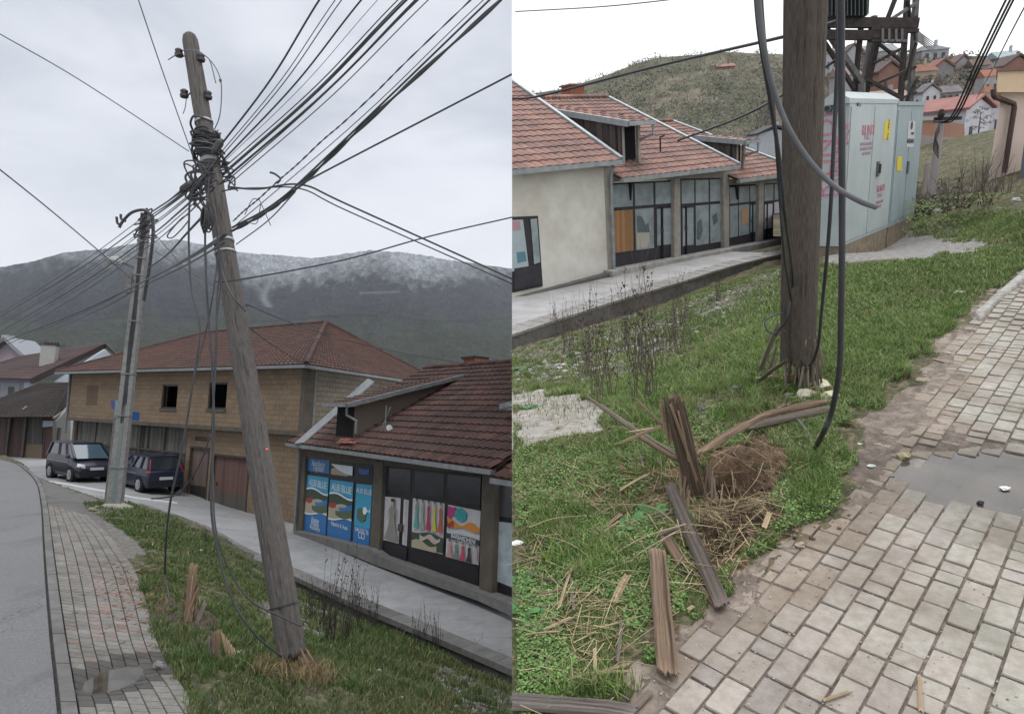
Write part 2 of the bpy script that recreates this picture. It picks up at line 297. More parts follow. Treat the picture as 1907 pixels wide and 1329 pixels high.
def wallmesh(mb, face, outline, b, t, holes=()):
    """wall polygon given as (a,z) with rectangular (a0,a1,z0,z1) openings, uv in metres"""
    aa = sorted({p[0] for p in outline} | {x for h in holes for x in h[:2]}); zz = sorted({p[1] for p in outline} | {x for h in holes for x in h[2:]})
    for i in range(len(aa)-1):
        for j in range(len(zz)-1):
            ca, cz = (aa[i]+aa[i+1])/2, (zz[j]+zz[j+1])/2
            if any(h[0] < ca < h[1] and h[2] < cz < h[3] for h in holes): continue
            q = [(aa[i], zz[j]), (aa[i+1], zz[j]), (aa[i+1], zz[j+1]), (aa[i], zz[j+1])]
            mb.add([face.at(x, z, b) for x, z in q], [(0, 1, 2, 3)], uv=[(x, z+10) for x, z in q])
    for h in holes:
        for (x0, z0, x1, z1) in ((h[0], h[2], h[1], h[2]), (h[1], h[2], h[1], h[3]), (h[1], h[3], h[0], h[3]), (h[0], h[3], h[0], h[2])):
            mb.add([face.at(x0, z0, b), face.at(x1, z1, b), face.at(x1, z1, b-t), face.at(x0, z0, b-t)], [(0, 1, 2, 3)], uv=[(x0, z0+10), (x1, z1+10), (x1+t, z1+10), (x0+t, z0+10)])
def tile_roof(mb, e0, e1, r0, r1, tw=.24, tl=.34, h=.03, jit=.12, seam=0.0, clip=None):
    """rows of clay tiles between an eave e0-e1 and a ridge r0-r1, each tile its own curved shell"""
    e0, e1, r0, r1 = map(Vector, (e0, e1, r0, r1)); Lw = max((e1-e0).length, (r1-r0).length); Ls = ((r0-e0).length+(r1-e1).length)/2
    nu, nv = max(2, int(Lw/tw)), max(2, int(Ls/tl)); nrm_ = (e1-e0).cross((r0+r1)/2-(e0+e1)/2).normalized()
    if nrm_.z < 0: nrm_ = -nrm_
    rr = random.Random(5); V = []; FC = []; C = []; prof = (0, .75, 1, .6, .05)
    for j in range(nv):
        for i in range(nu):
            g = 1+jit*(rr.uniform(-.8, .6)+1.2*mnoise.noise(Vector((i*.13, j*.25, 3)))); w = rr.uniform(-.08, .08); cc = (g*(1+w*.4), g, g*(1-w*.4))
            if rr.random() < .02: cc = (g*1.3, g*1.2, g*1.1)
            b = len(V)
            t0, t1 = j/nv-.004, (j+1)/nv+.01
            for (t, k) in ((t0, h*1.25+rr.uniform(0, .006)), (t1, h*.25)):
                A0, A1 = lerp(e0, r0, t), lerp(e1, r1, t)
                for q, pf in enumerate(prof):
                    V.append(lerp(A0, A1, (i+q/4*.98)/nu)+nrm_*(k+pf*h)); C.append(cc)
            A0, A1 = lerp(e0, r0, t0), lerp(e1, r1, t0)
            for q in range(5): V.append(lerp(A0, A1, (i+q/4*.98)/nu)+nrm_*(0)); C.append(tuple(x*.8 for x in cc))
            for q in range(4): FC += [(b+q, b+q+1, b+6+q, b+5+q), (b+q, b+10+q, b+11+q, b+q+1)]
    mb.add(V, FC, C)
    dn = nrm_*-.03; mb.add([e0, e1, r1, r0, e0+dn, e1+dn, r1+dn, r0+dn], [(0, 1, 2, 3), (7, 6, 5, 4), (0, 4, 5, 1), (1, 5, 6, 2), (2, 6, 7, 3), (3, 7, 4, 0)], (.5, .5, .5))
def spline(pts, n=10):
    pts = [Vector(p) for p in pts]
    if len(pts) == 2:
        return [lerp(pts[0], pts[1], i/n) for i in range(n+1)]
    o = []; q = [pts[0]*2-pts[1]]+pts+[pts[-1]*2-pts[-2]]
    for i in range(1, len(q)-2):
        for k in range(n):
            t = k/n; a, b, c, d = q[i-1:i+3]
            o.append(.5*((2*b)+(c-a)*t+(2*a-5*b+4*c-d)*t*t+(3*b-a-3*c+d)*t**3))
    o.append(pts[-1]); return o
def cable(name, label, pxs, r, group=None, m='black_cable', sag=0.0, n=8, cat='cable', parent=None, sides=6, tw=0):
    pts = spline([P(u, v, d) for u, v, d in pxs], n)
    if sag: pts = [p-Vector((0, 0, sag*4*(i/(len(pts)-1))*(1-i/(len(pts)-1)))) for i, p in enumerate(pts)]
    mb = MB(); mb.tube(pts, r, sides)
    if tw:
        for k in (0, 1):
            q = [p+Vector((math.cos(i*.9+k*math.pi), 0, math.sin(i*.9+k*math.pi)))*r*1.3 for i, p in enumerate(pts)]; mb.tube(q, r*.8, 5)
    o = mb.build(name, M[m], parent, smooth=True)
    return o if parent is not None else tag(o, label, cat, group)
def plankmesh(mb, p0, p1, w, t, up=Vector((0, 0, 1)), jag=.5, n=7, taper=1.0, seed=None, col=(1, 1, 1)):
    """a torn length of timber: one grained body whose two ends run out in uneven splinters"""
    rd = random.Random(seed if seed is not None else random.random()); p0, p1 = Vector(p0), Vector(p1); d = p1-p0; Ln = d.length; d.normalize()
    sx = d.cross(up)
    if sx.length < .05: sx = d.cross(Vector((1, 0, 0)))
    sx.normalize(); sy = sx.cross(d).normalized(); k = max(2, min(16, int(w/.0045))); n = max(n, 8); sd = rd.uniform(0, 50)
    J = min(Ln*.5, .22)*jag
    def ends(o):
        e = []; trend = rd.uniform(-.6, .6)
        for i in range(k+1):
            x = i/k; e.append(J*(.35+.45*mnoise.noise(Vector((x*3+o, sd, 0)))+trend*(x-.5)+rd.uniform(-.22, .38)*(1 if i % 2 else .3)))
        return e
    ea, eb = ends(3), ends(9); ht = [1+.35*mnoise.noise(Vector((i*.9, sd, 1)))-(.35 if rd.random() < .25 else 0) for i in range(k+1)]
    bow = rd.uniform(-.02, .02)*Ln; V = []; UV = []; C = []; g0 = rd.uniform(.85, 1.1); gs = [g0*rd.uniform(.72, 1.2) for i in range(k+1)]
    for side in (1, -1):
        for j in range(n+1):
            q = j/n; q = q*q*(3-2*q)*.35+q*.65
            for i in range(k+1):
                a = max(-.01, ea[i]*.8); b = Ln-max(-.01, eb[i]); s_ = lerp(a, b, q); f = lerp(1, taper, q); x = (i/k-.5)*w*f+w*.06*mnoise.noise(Vector((s_*7, i*.5, sd)))
                en = min(1, .25+min(q, 1-q)*n*.55) if n else 1; edge = .55 if i in (0, k) else 1
                z = side*t/2*edge*en*(ht[i] if side > 0 else .9)*(1+.25*mnoise.noise(Vector((s_*9, i*.7, sd+side))))
                V.append(p0+d*s_+sx*x+sy*(z+bow*math.sin(q*math.pi))); UV.append((i/k*w*9+seed_u(sd), s_)); C.append(tuple(c_*gs[i]*(1.0 if 0 < j < n else 1.35) for c_ in col))
    m_ = (n+1)*(k+1); A = lambda j, i: j*(k+1)+i; FC = []
    for j in range(n):
        for i in range(k): FC += [(A(j, i), A(j, i+1), A(j+1, i+1), A(j+1, i)), (m_+A(j, i), m_+A(j+1, i), m_+A(j+1, i+1), m_+A(j, i+1))]
        FC += [(A(j, 0), A(j+1, 0), m_+A(j+1, 0), m_+A(j, 0)), (A(j, k), m_+A(j, k), m_+A(j+1, k), A(j+1, k))]
    for i in range(k): FC += [(A(0, i), m_+A(0, i), m_+A(0, i+1), A(0, i+1)), (A(n, i), A(n, i+1), m_+A(n, i+1), m_+A(n, i))]
    mb.add(V, FC, C, UV); return mb
def seed_u(x): return x*.37
def tps(ctrl, reg=1e-3):
    C_ = np.array(ctrl, float); X = C_[:, :2]; z = C_[:, 2]; n = len(X)
    def U(r2): return np.where(r2 > 1e-12, r2*np.log(np.maximum(r2, 1e-12)), 0)
    K = U(((X[:, None]-X[None])**2).sum(-1))+reg*np.eye(n); Pm = np.hstack([np.ones((n, 1)), X]); A = np.zeros((n+3, n+3)); A[:n, :n] = K; A[:n, n:] = Pm; A[n:, :n] = Pm.T
    w = np.linalg.solve(A, np.concatenate([z, np.zeros(3)]))
    def f(x, y):
        x = np.asarray(x, float); y = np.asarray(y, float); sh = x.shape; Q = np.stack([x.ravel(), y.ravel()], 1); o = np.empty(len(Q))
        for i in range(0, len(Q), 20000):
            q = Q[i:i+20000]; o[i:i+20000] = U(((q[:, None]-X[None])**2).sum(-1)) @ w[:n]+w[n]+q @ w[n+1:]
        return o.reshape(sh)
    return f
def inpoly(uv, poly):
    x, y = uv[:, 0], uv[:, 1]; r = np.zeros(len(uv), bool); p = np.array(poly, float); j = len(p)-1
    for i in range(len(p)):
        c = ((p[i, 1] > y) != (p[j, 1] > y)) & (x < (p[j, 0]-p[i, 0])*(y-p[i, 1])/(p[j, 1]-p[i, 1]+1e-9)+p[i, 0]); r ^= c; j = i
    return r
_T = rng.random((256, 256))
def vn(x, y, s, seed=0):               # value noise 0..1
    x = np.asarray(x)*s+seed*17.3+500; y = np.asarray(y)*s+seed*9.1+500; i = np.floor(x).astype(int); j = np.floor(y).astype(int); a = x-i; b = y-j; a = a*a*(3-2*a); b = b*b*(3-2*b)
    g = lambda p, q: _T[p % 256, q % 256]
    return (g(i, j)*(1-a)+g(i+1, j)*a)*(1-b)+(g(i, j+1)*(1-a)+g(i+1, j+1)*a)*b
def fbm(x, y, s, seed=0, o=4):
    r = 0; a = .5
    for k in range(o): r = r+a*vn(x, y, s*2**k, seed+k); a *= .5
    return r/(1-.5**o)
def fan(s0, s1, d0, d1, nu, nv):
    d = d0*(d1/d0)**np.linspace(0, 1, nv); s = np.linspace(s0, s1, nu); D, S_ = np.meshgrid(d, s, indexing='ij'); X = D*S_; Y = D
    idx = np.arange(nu*nv).reshape(nv, nu); Fc = np.stack([idx[:-1, :-1], idx[:-1, 1:], idx[1:, 1:], idx[1:, :-1]], -1).reshape(-1, 4)
    return X.ravel(), Y.ravel(), Fc
def blades(name, X, Y, Z, H, Wd, col, m, lean=.5, label=None, leaf=None):
    n = len(X); a = rng.random(n)*2*np.pi; bdir = rng.random(n)*2*np.pi; ln = lean*H*rng.random(n)
    sx, sy = np.cos(a)*Wd/2, np.sin(a)*Wd/2; lx, ly = np.cos(bdir)*ln, np.sin(bdir)*ln
    V = np.empty((n, 5, 3)); V[:, 0] = np.stack([X-sx, Y-sy, Z-.01], 1); V[:, 1] = np.stack([X+sx, Y+sy, Z-.01], 1)
    V[:, 2] = np.stack([X+sx*.8+lx*.35, Y+sy*.8+ly*.35, Z+H*.6], 1); V[:, 3] = np.stack([X-sx*.8+lx*.35, Y-sy*.8+ly*.35, Z+H*.6], 1)
    V[:, 4] = np.stack([X+lx, Y+ly, Z+H], 1); b = np.arange(n)*5
    T = np.concatenate([np.stack([b, b+1, b+2], 1), np.stack([b, b+2, b+3], 1), np.stack([b+3, b+2, b+4], 1)])
    return np_mesh(name, V.reshape(-1, 3), T, np.repeat(col, 5, 0), m)
def leafclump(mb, c, rad, n, sz, cols, flat=1.0):
    V = []; FC = []; C = []
    for _ in range(n):
        q = Vector((random.gauss(0, 1), random.gauss(0, 1), random.gauss(0, 1))).normalized()*(random.random()**.4)
        p = Vector(c)+Vector((q.x*rad[0], q.y*rad[1], q.z*rad[2])); a = Vector((random.uniform(-1, 1), random.uniform(-1, 1), random.uniform(-1, 1)*flat)).normalized(); b = a.orthogonal().normalized()
        s_ = sz*random.uniform(.5, 1.3); k = len(V); V += [p-a*s_, p+b*s_*.6, p+a*s_, p-b*s_*.6]; FC.append((k, k+1, k+2, k+3)); cc = random.choice(cols); g = random.uniform(.7, 1.2); C += [tuple(x*g for x in cc)]*4
    mb.add(V, FC, C)
def text(parent, s, face, a, z, b, size, m, ang=0.0, name='lettering', sx=1.0):
    cu = bpy.data.curves.new(name, 'FONT'); cu.body = s; cu.size = size; cu.align_x = 'CENTER'; cu.align_y = 'CENTER'; cu.extrude = .0015
    o = bpy.data.objects.new(name+'_tmp', cu); COL.objects.link(o); dg = bpy.context.evaluated_depsgraph_get(); me = bpy.data.meshes.new_from_object(o.evaluated_get(dg)); COL.objects.unlink(o)
    xr = face.x.copy()
    if xr.cross(face.z).dot(face.n) < 0: xr = -xr
    if False: pass
    R = Matrix((xr, face.z, face.n)).transposed().to_4x4(); base = Vector(parent['_b'])
    me.transform(Matrix.Translation(face.at(a, z, b)-base) @ R @ Matrix.Rotation(ang, 4, 'Z') @ Matrix.Diagonal((sx, 1, 1, 1)))
    return finish(me, name, m if not isinstance(m, str) else M[m], parent, base, np.ones((len(me.vertices), 3), np.float32))
def cmat(name, c, rough=.7): 
    if name not in M: M[name] = mat(name, c, tuple(x*.9 for x in c), bump=0, rough=rough)
    return M[name]
# ================================================================ SIDE A : the street
setside('A')
# ---- near terrain (road, pavement, grass bank) -------------------------------------------------
ctl = []
def cp(u, v, z): p = G(u, v, z); ctl.append((p.x, p.y, z))
for u, v, z in [(0, 1329, -2.6), (-300, 1329, -2.6), (0, 1100, -2.6), (0, 950, -2.66), (0, 870, -2.75), (-400, 950, -2.66), (-500, 870, -2.75), (90, 1200, -2.6), (80, 1000, -2.63), (74, 920, -2.72), (200, 1200, -2.6), (190, 1050, -2.62), (150, 960, -2.68), (300, 1329, -2.6), (270, 1150, -2.6),
                (240, 950, -2.78), (545, 1245, -2.62), (360, 1150, -2.62), (330, 1060, -2.72), (300, 1000, -2.78), (420, 1230, -2.6), (480, 1329, -2.62), (460, 1060, -3.42), (400, 1020, -3.2), (552, 1108, -3.78), (696, 1170, -3.95), (749, 1190, -3.98), (828, 1232, -4.0), (954, 1305, -4.0), (640, 1180, -3.45), (700, 1260, -3.2), (820, 1329, -3.3), (600, 1329, -2.7)]: cp(u, v, z)
ctl += [(-1, 1, -2.6), (-5, 1, -2.6), (2, 3, -3.0), (3, 9, -4.0), (1.5, 6, -3.6)]
tA = tps(ctl)
def zA(x, y): return tA(x, y)
def GA(u, v, it=14):
    z = -2.6
    r = ray(u, v)
    lo, hi = 2.0, 45.0
    for k in range(28):
        m = (lo+hi)/2; p = r*(m/r.y)
        if p.z > float(zA(np.array([p.x]), np.array([p.y]))[0]): lo = m
        else: hi = m
    return r*(lo/r.y)
kerbl = [(112, 1420), (105, 1329), (88, 1150), (80, 1030), (75, 940), (66, 900), (45, 876), (15, 860), (-40, 850)]
padr = [(430, 1420), (372, 1329), (318, 1250), (290, 1190), (268, 1110), (243, 1050), (205, 1000), (165, 962), (150, 945)]
XY = lambda pts: [GA(u, v) for u, v in pts]
KL = XY(kerbl)
gX, gY, gF = fan(-1.25, .06, 2.6, 40, 330, 360)
gZ = zA(gX, gY)
P3 = np.stack([gX, gY, gZ], 1); uvp, xc = projn(P3)
def sm(a, lo, hi): return np.clip((a-lo)/(hi-lo), 0, 1)
jx = (fbm(gX, gY, 2.2, 3)-.5)*60*(6/np.maximum(gY, 4)); uvj = uvp+np.stack([jx, jx*.5], 1)
roadp = [(u+(0), v) for u, v in kerbl]+[(-1500, 850), (-1500, 1600), (112, 1500)]
road = inpoly(uvp, roadp) | ((uvp[:, 0] < 60) & (uvp[:, 1] < 846) & (gY > 20))
pav = inpoly(uvp, [(112, 1500)]+kerbl[:5]+[(70, 885), (120, 912), (190, 935), (232, 948)]+[(150, 945)]+padr[::-1][1:]+[(480, 1500)])
pale = inpoly(uvj, [(175, 960), (225, 985), (258, 1005), (270, 1030), (245, 1045), (205, 1010), (160, 962)])
dirt = inpoly(uvj, [(243, 1050), (275, 1110), (262, 1130), (320, 1150), (300, 1175), (282, 1200), (345, 1250), (390, 1329), (395, 1400), (430, 1400), (320, 1250), (268, 1110)]) | inpoly(uvj, [(230, 1085), (262, 1080), (300, 1120), (375, 1125), (420, 1170), (400, 1200), (330, 1160), (235, 1150)]) | inpoly(uvj, [(500, 1240), (560, 1225), (600, 1260), (590, 1300), (520, 1290)])
grav = inpoly(uvj, [(480, 1120), (560, 1120), (640, 1150), (640, 1185), (560, 1190), (500, 1160)]) | inpoly(uvj, [(830, 1240), (954, 1300), (954, 1329), (880, 1329), (800, 1260)])
n1 = fbm(gX, gY, 3, 1); n2 = fbm(gX, gY, 14, 2)
cg = np.array([.060, .066, .036]); cd = np.array([.085, .065, .050]); cpale = np.array([.165, .158, .145]); cgv = np.array([.22, .22, .21])
colr = cg*(.6+.8*n1[:, None])+(np.array([.06, .045, .03])*(n2[:, None] > .58))
colr = np.where(dirt[:, None], cd*(.5+.9*n2[:, None]), colr); colr = np.where(pale[:, None], cpale*(.7+.5*n2[:, None]), colr)
colr = np.where(grav[:, None], np.where(n2[:, None] > .52, cgv, cd)*(.6+.7*n1[:, None]), colr); colr = np.where(pav[:, None] | road[:, None], cpale*.7*(.8+.4*n2[:, None]), colr)
fl = road | pav
bumpz = np.where(fl, -.02, (n2-.5)*.07+(n1-.5)*.08)
lu = [-900, -60, 0, 45, 66, 120, 190, 232, 262, 330, 400, 460, 560, 696, 828, 954, 1100]; lv = [835, 838, 842, 862, 884, 905, 928, 932, 938, 958, 988, 1026, 1068, 1128, 1181, 1235, 1300]
over = np.interp(uvp[:, 0], lu, lv)-uvp[:, 1]; bumpz = bumpz-np.clip(over/6, 0, 1)*2.2
V = np.stack([gX, gY, gZ+bumpz], 1)
o = np_mesh('verge_ground', V, gF, colr, M['verge'], (-3, 8, -3), smooth=True); struct(o)
# road surface
def strip(name, left, right, z, m, nseg=60, cols=3, col=(1, 1, 1)):
    a, b = spline(left, 8), spline(right, 8); mb = MB(); V = []; 
    def rs(q, n):
        L_ = [0]
        for i in range(1, len(q)): L_.append(L_[-1]+(q[i]-q[i-1]).length)
        o = []
        for k in range(n+1):
            t = L_[-1]*k/n; i = 1
            while i < len(q)-1 and L_[i] < t: i += 1
            o.append(lerp(q[i-1], q[i], (t-L_[i-1])/max(1e-6, L_[i]-L_[i-1])))
        return o
    a, b = rs(a, nseg), rs(b, nseg)
    for p, q in zip(a, b):
        for k in range(cols+1):
            w = lerp(p, q, k/cols); V.append((w.x, w.y, float(zA(np.array([w.x]), np.array([w.y]))[0])+z))
    fs = [(i*(cols+1)+k, i*(cols+1)+k+1, (i+1)*(cols+1)+k+1, (i+1)*(cols+1)+k) for i in range(nseg) for k in range(cols)]
    mb.add(V, fs, col); return mb, a, b
rl = [Vector((p.x-9, p.y+(0 if i < 5 else 0), 0)) for i, p in enumerate(KL)]
rl = [Vector((-8, 3.0, 0)), Vector((-9, 5, 0)), Vector((-12, 8, 0)), Vector((-15, 11, 0)), Vector((-20, 16, 0)), Vector((-26, 21, 0)), Vector((-34, 26, 0)), Vector((-40, 29, 0)), Vector((-46, 32, 0))]
mb, _, _ = strip('main_road', KL, rl, .03, None, 60, 10); struct(mb.build('main_road', M['asphalt'], smooth=True))
# kerb stones
kr = [p+Vector((.17, 0, 0)) for p in KL]
mb, ka, kb = strip('k', [p+Vector((.035, 0, 0)) for p in KL], kr, .045, None, 40, 1)
mk = MB()
for i in range(40):
    if i > 30: break
    a, b, c, d = ka[i], ka[i+1], kb[i+1], kb[i]
    zz = [float(zA(np.array([q.x]), np.array([q.y]))[0]) for q in (a, b, c, d)]
    g = .01; dv = (b-a).normalized()*g
    top = [Vector((a.x, a.y, zz[0]+.06))+dv, Vector((b.x, b.y, zz[1]+.06))-dv, Vector((c.x, c.y, zz[2]+.06))-dv, Vector((d.x, d.y, zz[3]+.06))+dv]
    mk.prism(top, (0, 0, -.2), tuple([random.uniform(.8, 1.05)]*3))
struct(mk.build('kerb', M['concrete']))
# pavement of small pavers, laid between the two edge curves
lp = spline([p+Vector((.19, 0, 0)) for p in KL[:5]], 24); rp = spline(XY(padr[:8]), 24)
def resamp(q, n):
    L_ = [0]
    for i in range(1, len(q)): L_.append(L_[-1]+(q[i]-q[i-1]).length)
    o = []; i = 1
    for k in range(n+1):
        t = L_[-1]*k/n
        while i < len(q)-1 and L_[i] < t: i += 1
        o.append(lerp(q[i-1], q[i], (t-L_[i-1])/max(1e-6, L_[i]-L_[i-1])))
    return o
nr = 92; lq, rq = resamp(lp, nr*2), resamp(rp, nr*2); nc = 7; mbk = MB()
pudA = GA(215, 1262)
def dipA(p): return .06*math.exp(-(((p.x-pudA.x)/.30)**2+((p.y-pudA.y)/.42)**2)**1.5)
for c in range(nc):
    for r in range(nr):
        j0 = r*2+(c % 2); j1 = min(j0+2, nr*2)
        if j0 >= nr*2-1: continue
        f0, f1 = c/nc, (c+1)/nc; q = [lerp(lq[j0], rq[j0], f0), lerp(lq[j0], rq[j0], f1), lerp(lq[j1], rq[j1], f1), lerp(lq[j1], rq[j1], f0)]
        cen = (q[0]+q[1]+q[2]+q[3])/4; g = random.uniform(.66, .84); e = .94
        col = (.235*g, .23*g, .215*g)
        u_, v_ = proj(cen)
        if random.random() < .04: col = (.25*g, .2*g, .17*g)
        if 170 < u_ < 265 and 1030 < v_ < 1180 and random.random() < .3: col = (.24*g, .185*g, .165*g)
        w = dipA(cen)
        if w > .003 or math.hypot((cen.x-pudA.x)/.45, (cen.y-pudA.y)/.62) < 1: col = tuple(x*.42 for x in col)
        top = []
        for p in q:
            p = cen+(p-cen)*e; top.append(Vector((p.x, p.y, float(zA(np.array([p.x]), np.array([p.y]))[0])+.022-dipA(p)+random.uniform(-.002, .002))))
        inn = [lerp(p, Vector((cen.x, cen.y, p.z)), .06)+Vector((0, 0, .006)) for p in top]
        mbk.add(inn+top+[p-Vector((0, 0, .05)) for p in top], [(0, 1, 2, 3)]+[(i, 4+i, 4+(i+1) % 4, (i+1) % 4) for i in range(4)]+[(4+i, 8+i, 8+(i+1) % 4, 4+(i+1) % 4) for i in range(4)], col)
struct(mbk.build('paved_sidewalk', M['paver']))
# plain concrete end of the pavement
mb, _, _ = strip('x', [p+Vector((.19, 0, 0)) for p in XY([(80, 1000), (76, 945), (69, 905), (66, 892)])], XY([(208, 1003), (190, 962), (215, 948), (170, 925)]), .012, None, 20, 6, (.75, .74, .73))
struct(mb.build('concrete_pavement', M['concrete']))
# puddle in the pavers
mb = MB(); pz = float(zA(np.array([pudA.x]), np.array([pudA.y]))[0])
ring = [Vector((pudA.x+.29*math.cos(t)*(1+.18*math.sin(3*t+1)), pudA.y+.36*math.sin(t)*(1+.15*math.sin(2*t)), pz-.012)) for t in [2*math.pi*k/40 for k in range(40)]]
mb.add(ring, [tuple(range(40))]); struct(mb.build('puddle', M['water']))
# ---- lower street and walkway --------------------------------------------------------------------
c2 = []
for u, v, z in [(954, 1232, -3.92), (828, 1180, -3.86), (696, 1127, -3.80), (560, 1067, -3.66), (400, 990, -3.42), (935, 1140, -3.78), (700, 1050, -3.80), (550, 990, -3.86), (440, 945, -3.88), (280, 918, -3.4), (150, 895, -3.2), (250, 935, -3.3), (100, 880, -3.2), (60, 868, -3.3)]:
    p = G(u, v, z); c2.append((p.x, p.y, z))
c2 += [(3, 8, -3.9), (2, 14, -3.8), (0, 40, -4), (-25, 60, -4), (-60, 60, -4), (-60, 35, -3.9), (-25, 24, -3.6)]
tL = tps(c2)
def GLw(u, v):
    r = ray(u, v); lo, hi = 3.0, 80.0
    for k in range(30):
        m = (lo+hi)/2; p = r*(m/r.y)
        if p.z > float(tL(p.x, p.y)): lo = m
        else: hi = m
    return r*(lo/r.y)
wl = [GLw(u, v) for u, v in [(954, 1232), (828, 1180), (696, 1127), (560, 1067), (460, 1025), (400, 990), (330, 962), (262, 940)]]
# walkway sheet: x from wall line to beyond the facade
mb = MB(); rowsn = 70
far = [Vector((p.x+6.5, p.y+6.0, 0)) for p in wl[:5]]+[Vector((1, 34, 0)), Vector((-1, 50, 0)), Vector((-8, 60, 0))]
A_, B_ = resamp(spline([wl[0]+(wl[0]-wl[1])*.8]+wl+[Vector((-17.5, 22.5, 0)), Vector((-26, 27, 0)), Vector((-44, 34, 0))], 6), 90), resamp(spline([far[0]+Vector((3, -3, 0))]+far+[Vector((-18, 66, 0)), Vector((-40, 66, 0)), Vector((-60, 60, 0))], 6), 90)
V = []
for p, q in zip(A_, B_):
    for k in range(25):
        w = lerp(p, q, (k/24)**1.5); V.append((w.x, w.y, float(tL(w.x, w.y))))
mb.add(V, [(i*25+k, i*25+k+1, (i+1)*25+k+1, (i+1)*25+k) for i in range(90) for k in range(24)]); struct(mb.build('lower_street', M['walkway'], smooth=True))
# parking line
mb = MB(); q = [GLw(u, v) for u, v in [(76, 893), (120, 899), (200, 914), (250, 925), (330, 935)]]
q2 = [GLw(u, v+3.0) for u, v in [(76, 893), (120, 899), (200, 914), (250, 925), (330, 935)]]
for i in range(4): mb.quad(q2[i]+Vector((0, 0, .01)), q2[i+1]+Vector((0, 0, .01)), q[i+1]+Vector((0, 0, .01)), q[i]+Vector((0, 0, .01)), (.42, .42, .42))
struct(mb.build('parking_line_marking', M['plain']))
# retaining wall with coping
mb = MB(); mw = resamp(spline([wl[0]+(wl[0]-wl[1])*.8]+wl, 6), 40); root = thing('retaining_wall', 'low weathered concrete retaining wall between the grass bank and the shop walkway', 'wall', mw[20])
for i in range(40):
    a, b = mw[i], mw[i+1]; dv = (b-a).normalized(); nn = Vector((-dv.y, dv.x, 0)); 
    if nn.dot(-a) < 0: nn = -nn
    for (w0, z0, z1, cc, bm) in ((.02, .02, -1.1, 1, 0), ):
        p = [a+Vector((0, 0, z0)), b+Vector((0, 0, z0)), b+nn*.30+Vector((0, 0, z0+.01)), a+nn*.30+Vector((0, 0, z0+.01))]
        mb.prism(p, (0, 0, -1.1), (cc,)*3)
mb.build('wall', M['concrete_dark'], root)
mb = MB()
for i in range(0, 40):
    a, b = mw[i], mw[i+1]; dv = (b-a).normalized(); nn = Vector((-dv.y, dv.x, 0))
    if nn.dot(-a) < 0: nn = -nn
    g = random.uniform(.85, 1.05); a, b = a+dv*.004, b-dv*.004
    mb.prism([a-nn*.02+Vector((0, 0, .06)), b-nn*.02+Vector((0, 0, .06)), b+nn*.345+Vector((0, 0, .06)), a+nn*.345+Vector((0, 0, .06))], (0, 0, -.10), (g, g, g))
mb.build('coping', M['concrete'], root)
# ---- mountain ---------------------------------------------------------------------------------------
ridge = [(-300, 520), (-60, 505), (0, 498), (60, 487), (120, 470), (200, 463), (260, 451), (330, 446), (400, 460), (450, 470), (520, 475), (580, 481), (640, 473), (690, 466), (760, 471), (850, 486), (900, 493), (953, 500), (1010, 506)]
nu, nv_ = 900, 230; us = np.linspace(-300, 1010, nu); rv = np.interp(us, *zip(*ridge)); V = []; C = []
for j in range(nv_+4):
    t = min(1, j/(nv_-1))
    for i, u in enumerate(us):
        vv = lerp(770, rv[i], t**.9); d = lerp(420, 2600, t); p = P(u, vv, d)
        if j >= nv_: p = P(u, rv[i], 2600+(j-nv_+1)*120); p.z -= (j-nv_+1)**2*25
        V.append(p)
V = np.array([tuple(p) for p in V]); tt = np.repeat(np.minimum(1, np.arange(nv_+4)/(nv_-1)), nu); ui = np.tile(us, nv_+4)
nzv = fbm(V[:, 0], V[:, 1], .004, 5, 5)-.5; nzf = fbm(V[:, 0], V[:, 1], .05, 8, 3)-.5
rb = np.abs(np.sin((ui+40*np.sin(tt*5))/46.))*18*tt*(1-tt)*4
amp = 50*np.sin(np.pi*np.clip(tt, 0, 1)**.8)
V[:, 1] += nzv*amp*3; V[:, 2] += nzf*9*tt-rb*.35
FB = np.arange(nu*(nv_+4)).reshape(nv_+4, nu); Fc = np.stack([FB[:-1, :-1], FB[:-1, 1:], FB[1:, 1:], FB[1:, :-1]], -1).reshape(-1, 4)
# snow, bare wood and meadow as they lie on the slopes
pv, _ = projn(V); snowline = np.interp(pv[:, 0], [0, 100, 200, 300, 400, 480, 560, 640, 700, 780, 870, 954], [505, 500, 498, 500, 505, 545, 540, 530, 520, 545, 530, 525])
sn = np.clip((snowline-pv[:, 1]+(fbm(ui*.02, tt*6, 6, 4, 4)-.5)*55)/60, 0, 1)*(.1+1.0*fbm(ui, tt*300, .45, 6, 3))
gul = np.exp(-((pv[:, 0]-497-6*np.sin(pv[:, 1]/9))/7)**2)*((pv[:, 1] > 500) & (pv[:, 1] < 572))*.28; sn = np.maximum(sn, gul)
ledge = np.exp(-((pv[:, 1]-545+(pv[:, 0]-690)*.04)/2.0)**2)*((pv[:, 0] > 670) & (pv[:, 0] < 745))*.18; sn = np.maximum(sn, ledge)
tr = fbm(ui, tt*300, .35, 9, 4)*.75+.25*fbm(ui, tt*300, .05, 19, 3); wc = np.array([.032, .035, .040])*(.25+1.45*tr[:, None]); gcol = np.array([.034, .039, .033])*(.3+1.35*tr[:, None])
gm = np.clip((pv[:, 1]-575+(fbm(ui, tt*400, .03, 3, 4)-.5)*90)/40, 0, 1)
colr = wc*(1-gm[:, None])+gcol*gm[:, None]; ln_ = np.exp(-((pv[:, 1]-(593+6*np.sin(ui/60)))/1.6)**2)*.35; colr = colr*(1-ln_[:, None])
colr = colr*(1-sn[:, None])+np.array([.30, .32, .34])*sn[:, None]
M['mountain'] = mat('mountain', (1, 1, 1), (.8, .8, .8), scale=.035, rough=1, bump=.35, bscale=.06, detail=9, spec=0, bdist=12)
